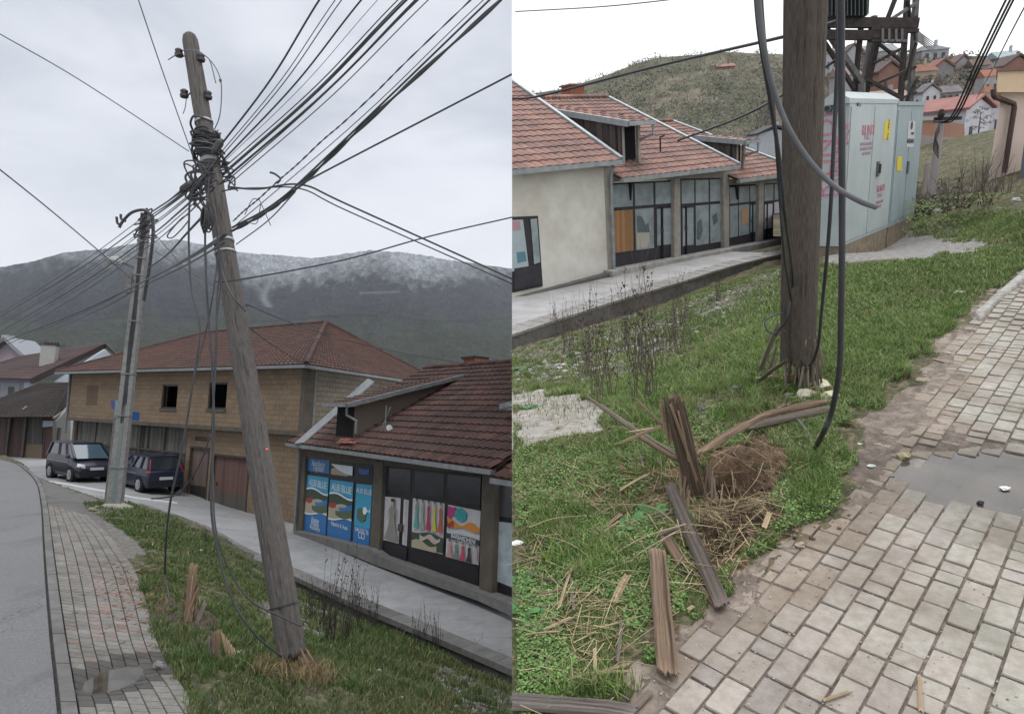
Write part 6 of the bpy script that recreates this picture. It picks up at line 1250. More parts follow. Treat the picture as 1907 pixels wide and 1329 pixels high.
BP('lintel', 'pillar_b', [[(1139, 322), (1372, 320), (1372, 330), (1262, 333), (1139, 339)]], .0, .22); BP('lintel', 'pillar_b', [[(1358, 334), (1500, 330), (1500, 339), (1358, 345)]], .0, .22)
for q in ([(1256, 330), (1267, 330), (1268, 488), (1256, 490)], [(1347, 328), (1358, 328), (1358, 467), (1349, 468)], [(1414, 338), (1423, 338), (1421, 453), (1413, 454)]): BP('pillar', 'pillar_b', [q], .02, .25)
def shopwin(q, cols, rows, doors, low=.82, glass='glass_grey', wood_=None, white=False):
    """one glazed front: dark steel frame, panes, solid panel at the foot"""
    f_ = BP('window', 'frame', [q], -.10, .06)
    tr = rows
    for i in range(len(cols)-1):
        s0, s1 = cols[i]+.018, cols[i+1]-.018
        fBp = lambda a, b, c, d: sub(q, a, b, c, d)
        BP('pane', glass, [fBp(s0, .02, s1, tr-.018)], -.085, .012, f_)
        g_ = ('white_patch' if white else glass)
        if (i in doors): 
            BP('pane', g_, [fBp(s0+.02, tr+.04, lerp(s0, s1, .30), low-.02)], -.085, .012, f_); BP('pane', g_, [fBp(lerp(s0, s1, .42), tr+.04, s1-.02, low-.02)], -.085, .012, f_)
            BP('door_frame', 'frame_dark', [fBp(lerp(s0, s1, .30), tr+.02, lerp(s0, s1, .42), .99)], -.07, .03, f_); BP('handle', 'gutter_dark', [fBp(lerp(s0, s1, .34), .58, lerp(s0, s1, .44), .64)], -.04, .04, f_)
        elif wood_ is not None and i == wood_:
            mb = MB()
            for k in range(7): g = rd.uniform(.8, 1.15); fB.poly(mb, sub(q, lerp(s0, s1, k/7), tr+.02, lerp(s0, s1, (k+1)/7)-.002, low), -.075, .02, (.36*g, .20*g, .095*g))
            mb.build('board_panel', M['plain'], f_)
        else: BP('pane', g_, [fBp(s0, tr+.02, s1, low)], -.085, .012, f_)
    return f_
cmat('white_patch', (.55, .56, .60)); cmat('grey_stain', (.13, .155, .16)); cmat('cream_patch', (.44, .42, .35)); cmat('orange_patch', (.50, .30, .18))
w1_ = shopwin([(1139, 341), (1256, 335), (1257, 487), (1143, 504)], [0, .35, .68, 1], .30, (2,), .80, wood_=0); BP('stain', 'cream_patch', [[(1185, 434), (1209, 433), (1211, 458), (1186, 464)]], -.07, .006, w1_); BP('stain', 'grey_stain', [[(1187, 402), (1196, 404), (1203, 420), (1208, 414), (1210, 432), (1188, 432)]], -.071, .004, w1_); BP('open_vent', 'frame_dark', [[(1173, 340), (1178, 340), (1176, 373)]], -.03, .05, w1_)
w2_ = shopwin([(1268, 333), (1347, 331), (1348, 468), (1269, 483)], [0, .33, .67, 1], .33, (0,), .86); BP('stain', 'grey_stain', [[(1300, 412), (1306, 408), (1309, 430), (1303, 447), (1298, 446)], [(1327, 402), (1335, 396), (1337, 412), (1330, 420)]], -.07, .004, w2_)
w3_ = shopwin([(1358, 347), (1413, 343), (1412, 452), (1358, 464)], [0, .32, .70, 1], .30, (2,), .82); BP('stain', 'orange_patch', [[(1382, 390), (1392, 387), (1393, 416), (1381, 420)]], -.07, .004, w3_); BP('open_vent', 'frame_dark', [[(1371, 345), (1376, 345), (1375, 372)]], -.03, .05, w3_)
w4_ = shopwin([(1423, 342), (1490, 338), (1490, 436), (1421, 451)], [0, .28, .60, 1], .32, (0,), .80, white=True)
BP('threshold', 'concrete_pale', [[(1140, 505), (1460, 445), (1500, 438), (1500, 446), (1365, 475), (1141, 518)]], .30, .4)
BP('footing', 'concrete', [[(925, 566), (1141, 507), (1141, 516), (925, 580)]], .2, .3)
Rg = -4.6
def unit(a0, a1, ze, zr_, verge=True, aL=None):
    E0, E1, R0_, R1_ = fB.at(a0, ze, .35), fB.at(a1, ze, .35), fB.at(a0, zr_, Rg), fB.at(a1, zr_, Rg); mb = MB(); tile_roof(mb, E0, E1, R0_, R1_, .22, .28, .028, .12); r = mb.build('roof', M['roof_red'], sh)
    b0 = fB.at(a0, ze, 2*Rg-.35); b1 = fB.at(a1, ze, 2*Rg-.35)
    mb = MB(); mb.quad(R0_, R1_, b1, b0); mb.build('rear_slope', M['roof_red'], r)
    mb = MB()
    for k in range(30):
        p, q = lerp(R0_, R1_, k/30), lerp(R0_, R1_, (k+1.1)/30); g = rd.uniform(.6, 1); mb.tube([p+Vector((0, 0, .02)), q+Vector((0, 0, .05))], [.12, .1], 6, (g, g, g))
    mb.build('ridge_tiles', M['roof_red'], r)
    mb = MB(); mb.bar(E0-Vector((0, 0, .03)), E1-Vector((0, 0, .03)), .13, .10); mb.build('gutter', M['galv'], r)
    mb = MB(); up_ = (R1_-E1).cross(fB.x).normalized(); up_ = up_ if up_.z > 0 else -up_; mb.bar(E1+up_*.06, R1_+up_*.06, .10, .07, up_); mb.build('verge_flashing', M['galv'], r)
    mb = MB(); mb.prism([fB.at(a1, ze-.05, 0), fB.at(a1, zr_-.05, Rg), fB.at(a1, ze-.05, 2*Rg)], fB.x*-.1); mb.build('gable_end', M['pillar_b'], r)
    return r, E0, E1, R0_, R1_
zr1, zr2, zr3 = fB.h(962, 128, Rg).z, fB.h(1210, 182, Rg).z, fB.h(1362, 222, Rg).z
u1 = unit(-3, aU1, zE1, zr1); u2 = unit(aU1+.01, aU2, zE2, zr2); u3 = unit(aU2+.01, aU3-.3 if aU3-.3 > aU2+1 else aU3, zE3, zr3)
def dormB(un, u_front_l, u_front_r, v_bot, v_top, back_b, lab):
    r, E0, E1, R0_, R1_ = un; n_ = (R0_-E0).cross(fB.x).normalized(); n_ = n_ if n_.z > 0 else -n_
    c = hit(u_front_r, v_bot, E0, n_); bb = (c-fB.o).dot(fB.n); aR_ = (c-fB.o).dot(fB.x); c2_ = fB.h(u_front_l, v_bot, bb); aL_ = (c2_-fB.o).dot(fB.x); zt = fB.h(u_front_r, v_top, bb).z; zb_ = c.z
    sl = (R0_.z-E0.z)/(.35-Rg); zro = lambda b: E0.z+(.35-b)*sl; bk = back_b; zk = zro(bk)
    zt = min(zt, zk-.05) if zk > zt else zt
    x0 = aL_; front = [fB.at(x0, zb_, bb), fB.at(aR_, zb_, bb), fB.at(aR_, zt, bb), fB.at(x0, zt, bb)]
    ck = [fB.at(x0, zb_-.1, bb), fB.at(x0, zk-.2, bk), fB.at(x0, zk, bk), fB.at(x0, zt, bb)]
    mb = MB(); n_b = 16
    for k in range(n_b):
        t0, t1 = k/n_b, (k+1)/n_b-.006; g = rd.uniform(.6, 1.15); b0_, b1_ = lerp(bb, bk, t0), lerp(bb, bk, t1)
        mb.prism([fB.at(x0, zro(b0_)-.05, b0_), fB.at(x0, zro(b1_)-.05, b1_), fB.at(x0, lerp(zt, zk, t1)+.02, b1_), fB.at(x0, lerp(zt, zk, t0)+.02, b0_)], fB.x*.04, (g, g, g))
    o = mb.build('dormer', mat('dormer_boards', (.13, .105, .10), (.085, .07, .068), scale=6, bump=.4) if 'dormer_boards' not in M else M['dormer_boards'], r)
    mb = MB(); mb.prism([p-fB.n*.15 for p in front], fB.n*-.05); mb.build('opening', M['black'], o)
    mb = MB(); fB.rac(mb, aR_-.06, aR_+.02, zb_-.2, zt, bb, .08); fB.rac(mb, x0, x0+.08, zb_-.2, zt, bb+.005, .08); mb.build('post', M['pillar_b'], o)
    mb = MB(); s_ = [fB.at(x0-.12, zt+.03, bb+.35), fB.at(aR_+.15, zt+.03, bb+.35), fB.at(aR_+.15, zk+.10, bk), fB.at(x0-.12, zk+.10, bk)]; tile_roof(mb, s_[0], s_[1], s_[3], s_[2], .27, .33, .03, .1); mb.build('dormer_roof', M['roof_red'], o)
    mb = MB(); mb.bar(s_[0]-Vector((0, 0, .02)), s_[3]-Vector((0, 0, .02)), .07, .14); mb.bar(s_[0]-Vector((0, 0, .02)), s_[1]-Vector((0, 0, .02)), .11, .10); mb.tube([s_[1]+fB.x*-.05, s_[1]+fB.x*-.05+Vector((0, 0, -.28)), fB.at(aR_, zt-.35, bb)], .035, 6); mb.build('gutter', M['galv'], o)
    return o
M['dormer_boards'] = mat('dormer_boards', (.15, .125, .12), (.095, .08, .078), scale=6, bump=.4, stretch=(1, 1, .3))
d1_ = dormB(u2, 1160, 1193, 306, 232, -3.9, 1); d2_ = dormB(u3, 1371, 1387, 318, 266, -3.4, 2)
mb = MB(); c = fB.at(aU1-2.2+3.4, zr2+.1, Rg); c = hit(1062, 158, fB.at(0, 0, Rg-.4), fB.n); mb.box(Vector((c.x, c.y, c.z-.62)), fB.x*.58, fB.n*-.45, (0, 0, .60)); ch = mb.build('chimney', M['brick_red'], u2[0]); mb = MB(); mb.box(Vector((c.x, c.y, c.z-.02))-fB.x*.05+fB.n*.05, fB.x*.68, fB.n*-.55, (0, 0, .05)); mb.build('cap', cmat('cap_red', (.22, .11, .09)), ch)
nR2 = (u2[3]-u2[1]).cross(fB.x).normalized(); q = hit(1230, 285, u2[1], nR2); mb = MB(); mb.tube([q, q+Vector((0, 0, .42))], .022, 6); mb.tube([q+Vector((0, 0, .40)), q+Vector((.12, 0, .43))], .02, 6); mb.build('roof_pipe', M['rust'], u2[0])
mb = MB(); mb.tube([fB.at(aU1-.15, zE1-.1, .25), fB.at(aU1-.1, zE1-.35, .12), fB.at(aU1-.1, zbase+.2, .10)], .04, 7); mb.build('downpipe', M['galv'], sh)
# ---- transformer cabinets --------------------------------------------------------------------------------------------
def gz(u, v, z=-1.72): return G(u, v, z)
k0, k1, k2 = gz(1519, 470), gz(1566, 471), gz(1652, 434); k3 = gz(1690, 422); kz = -1.72
def cabbox(name, label, A, B, C_, ztop, m, peak=0, grp='grey steel electrical cabinets on the concrete plinth'):
    """A-B short end, B-C long door side; heights from the photograph"""
    root = thing(name, label, 'electrical cabinet', (A+C_)/2, grp); D = A+(C_-B); z0 = kz+.10; mb = MB()
    mb.prism([Vector((p.x, p.y, z0)) for p in (A, B, C_, D)], (0, 0, ztop-z0)); mb.build('body', M[m], root)
    cn = (A+B+C_+D)/4; e = lambda p, s_, z: Vector((cn.x+(p.x-cn.x)*s_, cn.y+(p.y-cn.y)*s_, z)); mb = MB(); s_ = 1.05
    a, b, c, d = [e(p, s_, ztop+.003) for p in (A, B, C_, D)]; a2, b2, c2_, d2 = [e(p, s_, ztop+.07) for p in (A, B, C_, D)]
    m1, m2 = (a2+b2)/2+Vector((0, 0, peak)), (c2_+d2)/2+Vector((0, 0, peak))
    mb.add([a, b, c, d, a2, b2, c2_, d2, m1, m2], [(0, 1, 5, 4), (1, 2, 6, 5), (2, 3, 7, 6), (3, 0, 4, 7), (4, 5, 8), (5, 6, 9, 8), (6, 7, 9), (7, 4, 8, 9), (3, 2, 1, 0)]); mb.build('lid', M[m], root)
    mb = MB(); a, b, c, d = [e(p, .98, kz-.3) for p in (A, B, C_, D)]; mb.prism([a, b, c, d], (0, 0, .40)); mb.build('plinth', mat('plinth_c', (.24, .20, .15), (.16, .135, .10), scale=8, bump=.6) if 'plinth_c' not in M else M['plinth_c'], root); return root
M['plinth_c'] = mat('plinth_c', (.27, .225, .165), (.17, .14, .10), scale=8, bump=.6)
zt_ = P(1590, 192, k1.y).z
cb1 = cabbox('transformer_cabinet', 'large pale grey metal cabinet with red stencilled writing and a shallow peaked lid', k0, k1, k2, zt_, 'cabinet', .12)
kz2 = P(1698, 210, k2.y+.4).z; off = (k3-k2)*1.0; c2a = k2+Vector((.02, .02, 0)); 
dirL = (k2-k1).normalized(); dirS = (k1-k0).normalized(); A2 = k2-dirS*.75+dirL*.03; B2 = k2+dirL*.03+dirS*.0; C2 = G(1686, 413, kz); C2 = B2+dirL*((C2-B2).length)
cb2 = cabbox('transformer_cabinet', 'smaller blue grey metal cabinet behind the pale one with black and white notices', A2, B2, C2, zt_-.03, 'cabinet_blue', 0)
fD = Face(k1, k2); fE = Face(k0, k1); fD2 = Face(B2, C2)
def onf(F_, name, m, pts, b, t, parent, col=(1, 1, 1)): mb = MB(); F_.poly(mb, pts, b, t, col); return mb.build(name, M[m] if isinstance(m, str) else m, parent)
seam = cmat('seam_dark', (.07, .08, .085)); onf(fD, 'door_gap', seam, [(1594, 190), (1596, 190), (1578, 468), (1576, 468)], .004, .003, cb1) if False else None
a_h = lambda u, v: fD.ac(u, v)[0]; zlo, zhi = kz+.16, zt_-.04
Ld = fD.len
for nm, x0, x1 in (('door', .02, .47), ('door', .485, .97)):
    mb = MB(); fD.rac(mb, Ld*x0, Ld*x1, zlo, zhi, .014, .014); d_ = mb.build(nm, M['cabinet'], cb1)
    if x0 < .1: dA = d_
    else: dC = d_
mb = MB(); ha = fD.ac(1632, 315); fD.rac(mb, ha[0]-.06, ha[0]+.05, ha[1]-.12, ha[1]+.12, .04, .025); hd = mb.build('handle', cmat('handle_grey', (.12, .14, .15), .4), dC); mb = MB(); fD.rac(mb, ha[0]-.02, ha[0]+.02, ha[1]-.07, ha[1]+.08, .07, .03); mb.build('lever', M['gutter_dark'], hd)
yel = cmat('sticker_yellow', (.62, .52, .05)); so_ = onf(fD, 'warning_sticker', yel, [(1648, 226), (1659, 224), (1656, 259), (1645, 259)], .018, .003, dC)
sa = fD.ac(1652, 242); text(so_, 'VN 10KV', fD, sa[0], sa[1], .022, .085, M['gutter_dark'], math.pi/2)
plt = onf(fD, 'rating_plate', 'gutter_old', [(1598, 191), (1604, 192), (1604, 198), (1598, 198)], .018, .004, dA)
def tB_(par, s, F_, u, v, size, ang=0.0, b=.018, m='stain_red', sx=1.0): a, z = F_.ac(u, v); return text(par, s, F_, a, z, b, size, M[m], ang, sx=sx)
cmat('stain_pale', (.44, .33, .38))
tB_(dA, 'RILINDI', fD, 1615, 243, .21, sx=.86); tB_(dA, 'TYRCI', fD, 1613, 256, .12, m='stain_pale'); tB_(dA, 'SHTYPSHKRONJA', fD, 1611, 268, .075, m='stain_pale'); tB_(dA, 'MATERIALE PUNE', fD, 1611, 277, .075, m='stain_pale'); tB_(dA, 'LIBRAZHDAVAR', fD, 1611, 286, .06, m='stain_pale')
tB_(dC, 'RILINDI', fD, 1638, 351, .16, sx=.78); tB_(dC, 'TYRCI', fD, 1636, 364, .10, m='stain_pale'); tB_(dC, 'ORARI PUNE', fD, 1636, 376, .07); tB_(dC, '10-22', fD, 1636, 384, .07)
tB_(cb1, 'RILINDI', fE, 1538, 290, .30, math.pi/2, .004, sx=1.25); tB_(cb1, 'K.INDA', fE, 1557, 287, .16, math.pi/2, .004, sx=1.05); tB_(cb1, 'STAVOLINI', fE, 1563, 312, .16, math.pi/2, .004, sx=1.1); tB_(cb1, 'ZADR', fE, 1576, 250, .12, math.pi/2, .004)
for u in (1543, 1560):
    c = fE.h(u, 203, 0); mb = MB(); mb.lathe(c-fE.n*.01, fE.n, [(.055, 0), (.055, .07), (.04, .075), (.035, .02)], 14); mb.build('cable_gland', M['gutter_old'], cb1)
for x0, x1 in ((.03, .49), (.51, .97)):
    mb = MB(); fD2.rac(mb, fD2.len*x0, fD2.len*x1, zlo+.02, zt_-.10, .012, .012); dd = mb.build('door', M['cabinet_blue'], cb2)
s2 = onf(fD2, 'notice', cmat('notice_white', (.52, .54, .55)), [(1692, 226), (1705, 226), (1703, 258), (1690, 258)], .018, .003, cb2); na = fD2.ac(1697, 249); text(s2, 'KUJDES', fD2, na[0], na[1], .022, .06, M['gutter_dark']); mb = MB(); c = fD2.h(1698, 234, .02); mb.lathe(c, fD2.n, [(.07, 0), (.07, .004)], 14); mb.build('emblem', M['gutter_dark'], s2)
onf(fD2, 'notice', 'gutter_dark', [(1690, 260), (1702, 260), (1701, 266), (1689, 266)], .018, .003, cb2); onf(fD2, 'notice', 'notice_white', [(1689, 268), (1702, 268), (1701, 274), (1688, 274)], .018, .003, cb2)
onf(fD2, 'sticker', yel, [(1671, 292), (1680, 291), (1679, 319), (1670, 318)], .018, .003, cb2); mb = MB(); ha = fD2.ac(1688, 312); fD2.rac(mb, ha[0]-.04, ha[0]+.04, ha[1]-.11, ha[1]+.11, .04, .025); mb.build('handle', M['handle_grey'], cb2)
# ---- lattice tower with transformer ------------------------------------------------------------------------------
tw = thing('lattice_tower', 'rusty steel lattice tower carrying a dark transformer above the cabinets', 'pylon', P(1640, 215, 13.5))
dA_, dB_ = 12.6, 14.2
legs = [((1586, 215), (1614, -30), dA_, 'grey_steel', .10), ((1606, 215), (1632, -30), dA_, 'rust', .12), ((1590, 215), (1606, -30), dB_, 'rust', .11), ((1672, 212), (1688, -30), dB_, 'rust', .11), ((1692, 214), (1706, -30), dA_, 'grey_steel', .10)]
def bpx(mb, a, b, da, db, w): mb.bar(P(*a, da), P(*b, db), w*.68, w*.5)
for a, b, d, m_, w in [((1590, 190), (1612, -40), dA_, 'rust', .13), ((1604, 190), (1628, 30), dA_+.3, 'grey_steel', .15), ((1608, 192), (1634, 72), dA_+.1, 'rust', .16), ((1676, 200), (1692, -40), dB_, 'rust', .15), ((1694, 205), (1708, -40), dA_, 'grey_steel', .14)]:
    mb = MB(); bpx(mb, a, b, d, d, w); mb.build('leg', M[m_], tw)
for a, b, m_, w in [((1535, 50), (1605, 155), 'grey_steel', .16), ((1605, 155), (1604, 200), 'grey_steel', .16), ((1536, 80), (1590, 165), 'rust', .11), ((1634, 80), (1680, 115), 'rust', .08), ((1628, 118), (1680, 90), 'rust', .09), ((1618, 162), (1705, 125), 'rust', .09), ((1614, 148), (1678, 182), 'rust', .10), ((1656, 192), (1706, 172), 'rust', .08), ((1651, 40), (1682, -40), 'rust', .10), ((1650, 42), (1708, 5), 'grey_steel', .10), ((1682, 60), (1708, 30), 'rust', .06), ((1686, 150), (1706, 80), 'rust', .08), ((1685, 198), (1706, 150), 'rust', .08), ((1625, -5), (1645, -30), 'rust', .07), ((1690, 0), (1697, 45), 'rust', .07)]:
    mb = MB(); bpx(mb, a, b, dA_-.1, dA_-.05, w); mb.build('brace', M[m_], tw)
for v, w, u0, u1_ in ((43, .16, 1536, 1708), (66, .15, 1536, 1684), (57, .06, 1620, 1708), (76, .06, 1620, 1680)):
    mb = MB(); mb.bar(P(u0, v-1, dA_-.35), P(u1_, v+1, dA_-.35), .12, w); mb.build('crossbeam', M['rust'], tw)
mb = MB(); 
for k, u in enumerate((1643, 1655, 1668, 1679)): mb.bar(P(u, 54, dA_-.42), P(u, 76, dA_-.42), .04, .04); mb.bar(P(u, 76, dA_-.42), P(u+9, 76, dA_-.42), .04, .04)
mb.build('fuse_frame', M['grey_steel'], tw)
mb = MB(); mb.prism([P(1538, -60, 12.2), P(1622, -60, 12.2), P(1618, 26, 12.2), P(1540, 38, 12.2)][::-1], (0, 1.0, 0)); tt_ = mb.build('transformer_tank', cmat('tank_dark', (.05, .06, .062), .5), tw)
mb = MB()
for k in range(11): u = 1541+k*7.3; mb.prism([P(u, -60, 12.0), P(u+2, -60, 12.0), P(u+2, 28, 12.0), P(u, 30, 12.0)][::-1], (0, .22, 0))
mb.build('cooling_fins', M['tank_dark'], tt_)
mb = MB(); mb.box(P(1585, 205, 12.2), (1.4, 0, 0), (0, 2.4, 0), (0, 0, -2.0)); mb.build('tower_base', M['rust'], tw) if False else None
for k in range(6):
    cable('tower_wire', ['topmost', 'second', 'third', 'fourth', 'fifth', 'lowest'][k]+' of the six thin wires from the tower fuse frame toward the skyline house', [(1706, 57+k*3.4, 12.5), (1722, 68+k*3.6, 25), (1742, 82+k*4, 60)], .02, 'thin wires from the lattice tower', m='grey_cable')
# ---- small concrete pole with its stay and wires -----------------------------------------------------------------
b_ = P(1728, 402, 14.5); t_ = P(1752, 228, 14.7); sp = thing('concrete_pole', 'short leaning pale concrete pole with a timber prop beyond the cabinets', 'utility pole', b_); mb = MB(); mb.tube([b_-Vector((0, 0, .4)), t_], [.10, .075], 6); mb.build('pole', cmat('pole_pale', (.32, .29, .28)), sp)
mb = MB(); mb.tube([P(1715, 405, 14.2)-Vector((0, 0, .3)), P(1727, 305, 14.4)], [.06, .045], 6); mb.build('prop', cmat('prop_grey', (.25, .22, .20)), sp)
mb = MB(); mb.bar(P(1740, 222, 14.6), P(1790, 220, 14.6), .05, .07); mb.lathe(P(1752, 222, 14.5), (0, 0, 1), [(.05, 0), (.07, .1), (.04, .2)], 8); mb.build('crossarm', M['rust'], sp)
mb = MB()
for k in range(5): mb.tube(spline([P(1750, 228+k*4, 14.4), P(1742-k, 250+k*6, 14.3), P(1748, 275+k*5, 14.4)], 5), .010, 5)
mb.build('loose_wire', M['gutter_dark'], sp)
for k, (a, b) in enumerate((((1884, -5), (1778, 215)), ((1876, -5), (1772, 216)), ((1890, -5), (1782, 217)), ((1918, -5), (1848, 130)))):
    cable('overhead_cable', ('middle of three wires slanting down to the short concrete pole', 'left of three wires slanting down to the short concrete pole', 'right of three wires slanting down to the short concrete pole', 'thin wire at the upper right corner')[k], [(a[0]+60, a[1]-110, 10.5), (*a, 11.5), ((a[0]+b[0])/2-4, (a[1]+b[1])/2+6, 13), (b[0], b[1], 14.2 if k < 3 else 20), (b[0]-34, b[1]+12, 14.5) if k < 3 else (b[0]-30, b[1]+55, 30)], .018 if k < 3 else .012)
cable('overhead_cable', 'thin cable crossing the bushy hill to the roof chimney', [(950, 184, 14), (1010, 178, 14), (1230, 122, 12), (1458, 69, 9), (1560, 40, 8)], .022)
cable('overhead_cable', 'faint wire in the white sky at the top left of the hill view', [(960, 22, 14), (1130, 12, 13), (1300, -6, 12)], .010, m='grey_cable')
cable('overhead_cable', 'thin cable from the red roof up past the dark pole', [(1262, 262, 15), (1370, 222, 13), (1456, 178, 11), (1560, 110, 9)], .020)
# ---- peach building -------------------------------------------------------------------------------------------------
p0, p1, p2 = P(1842, 334, 15), P(1916, 318, 15.8), P(1857, 330, 18)
pe = thing('peach_building', 'corner of a peach painted building with a brown bent downpipe', 'building', p0); fP = Face(P(1842, 340, 15), P(1960, 320, 15)); rdir = P(1850, 250, 1)
def PP(name, m, pts, b, t, par=None, col=(1, 1, 1)): mb = MB(); mb.prism([fP.h(u, v, b) for u, v in pts], rdir*(t*.8), col); return mb.build(name, M[m] if isinstance(m, str) else m, par or pe)
PP('wall', 'peach', [(1866, 168), (1975, 165), (1975, 315), (1840, 336)], 0, 2.5); PP('fascia', cmat('fascia_peach', (.72, .54, .36)), [(1858, 132), (1975, 128), (1975, 172), (1857, 172)], .25, 2.9); PP('roof_edge', 'roof_red', [(1856, 127), (1975, 122), (1975, 130), (1857, 133)], .32, 3.0)
mb = MB(); mb.tube(spline([fP.h(1850, 166, .3), fP.h(1852, 180, .3), fP.h(1862, 184, .15), fP.h(1888, 194, .12)], 5)+[fP.h(1889, 200, .12), fP.h(1870, 322, .12)], .055, 8); mb.build('downpipe', cmat('pipe_brown', (.085, .05, .045), .5), pe)
mb = MB(); mb.prism([fP.h(u, v, 1.1) for u, v in [(1909, 262), (1975, 255), (1975, 376), (1894, 376)]], rdir*.3); tag(mb.build('grey_panel', cmat('panel_slate', (.12, .14, .17))), 'slate grey painted block standing at the right edge before the peach building', 'wall')
# ---- hills ------------------------------------------------------------------------------------------------------------
def hill(name, us0, us1, ridge, foot, d0, d1, m, cols, nu=160, nt=110, amp=1.0, ns=.05, seed=0, back=12):
    us = np.linspace(us0, us1, nu); rv = np.interp(us, *zip(*ridge)); fv = np.interp(us, *zip(*foot)); V = []; T = []; U_ = []
    for j in range(nt+4):
        t = min(1, j/(nt-1)); d = d0*(d1/d0)**t
        for i, u in enumerate(us):
            p = P(u, lerp(fv[i], rv[i], t), d)
            if j >= nt: p = P(u, rv[i], d1*(1+.05*(j-nt+1))); p.z -= (j-nt+1)**2*d1*.02
            V.append(tuple(p)); T.append(t); U_.append(u)
    V = np.array(V); T = np.array(T); U_ = np.array(U_); nz_ = fbm(V[:, 0], V[:, 1], ns, seed, 5)-.5; V[:, 2] += nz_*amp*(V[:, 1]/d1)*np.clip(T*6, 0, 1)*np.clip((1.03-T)*8, 0, 1)
    c1_, c2_ = np.array(cols[0]), np.array(cols[1]); w = np.clip((fbm(V[:, 0], V[:, 1], ns*2.2, seed+5, 5)-.5)*5+.5, 0, 1)[:, None]; w2 = fbm(V[:, 0], V[:, 1], ns*14, seed+7, 3)[:, None]; C_ = (c1_*w+c2_*(1-w))*(.55+.9*w2)
    idx = np.arange(nu*(nt+4)).reshape(nt+4, nu); Fc = np.stack([idx[:-1, :-1], idx[:-1, 1:], idx[1:, 1:], idx[1:, :-1]], -1).reshape(-1, 4)
    o = np_mesh(name, V, Fc, C_, m, tuple(P((us0+us1)/2, fv.mean(), d0)), smooth=True); struct(o)
    def dep(u, v): f_, r_ = np.interp(u, *zip(*foot)), np.interp(u, *zip(*ridge)); return d0*(d1/d0)**max(0, min(1, (v-f_)/(r_-f_)))
    return dep, V, T, U_
M['hillmat'] = mat('hillmat', (1, 1, 1), (.7, .7, .68), scale=.6, rough=1, bump=.5, bscale=1.5, spec=0, bdist=.4)
rg1 = [(900, 190), (1040, 170), (1100, 152), (1140, 138), (1180, 120), (1230, 107), (1290, 101), (1330, 97), (1400, 98), (1456, 100), (1540, 108), (1700, 118)]
dep1, V1, T1, U1 = hill('bushy_hill', 900, 1700, rg1, [(900, 430), (1700, 380)], 45, 230, M['hillmat'], ((.175, .155, .122), (.128, .126, .092)), amp=9, ns=.03, seed=3)
rg2 = [(1440, 170), (1520, 135), (1560, 112), (1620, 104), (1700, 104), (1800, 103), (1907, 106), (2200, 112)]
dep2, V2, T2, U2 = hill('village_hill', 1440, 2200, rg2, [(1440, 440), (1535, 440), (1700, 392), (1907, 372), (2200, 340)], 13.5, 135, M['hillmat'], ((.14, .115, .098), (.115, .105, .078)), amp=3.0, ns=.10, seed=9)
# bushes on the hills: leafless grey and dull green clumps, far too many to count
mb = MB(); rd = random.Random(12); cols1 = [(.165, .152, .125), (.14, .138, .108), (.125, .138, .092), (.175, .16, .14), (.115, .13, .088)]
for k in range(3000):
    u = rd.uniform(955, 1560); t = rd.uniform(.25, 1); rv_ = np.interp(u, *zip(*rg1)); fv_ = 430-(u-900)/800*50; v = lerp(fv_, rv_, t); d = 45*(230/45)**t; p = P(u, v, d); s_ = d*.0095*rd.uniform(.35, 1.5)
    if t > .90: s_ *= .7
    leafclump(mb, p+Vector((0, 0, s_*.3)), (s_*1.2, s_, s_*.75), 34, s_*.16, [cols1[rd.randint(0, 4)]], 1)
tag(mb.build('hillside_bushes', M['leafmat']), 'grey and dull green bushes covering the far rounded hill', kind='stuff')
mb = MB(); cols2 = [(.115, .095, .083), (.095, .082, .072), (.08, .092, .052), (.14, .115, .10)]
for k in range(2200):
    u = rd.uniform(1540, 1920); t = rd.random()**1.5; rv_ = np.interp(u, *zip(*rg2)); fv_ = np.interp(u, *zip(*[(1440, 440), (1535, 440), (1700, 392), (1907, 372), (2200, 340)])); v = lerp(fv_, rv_, t); d = 13.5*(135/13.5)**t; p = P(u, v, d); s_ = d*(.0075 if t > .45 else .014)*rd.uniform(.5, 1.7); nn_ = 22
    leafclump(mb, p+Vector((0, 0, s_*.3)), (s_*1.3, s_, s_*.7), nn_, s_*.28, [cols2[rd.randint(0, 3)]], 1)
tag(mb.build('hillside_scrub', M['leafmat']), 'brown scrub between the hillside houses', kind='stuff')
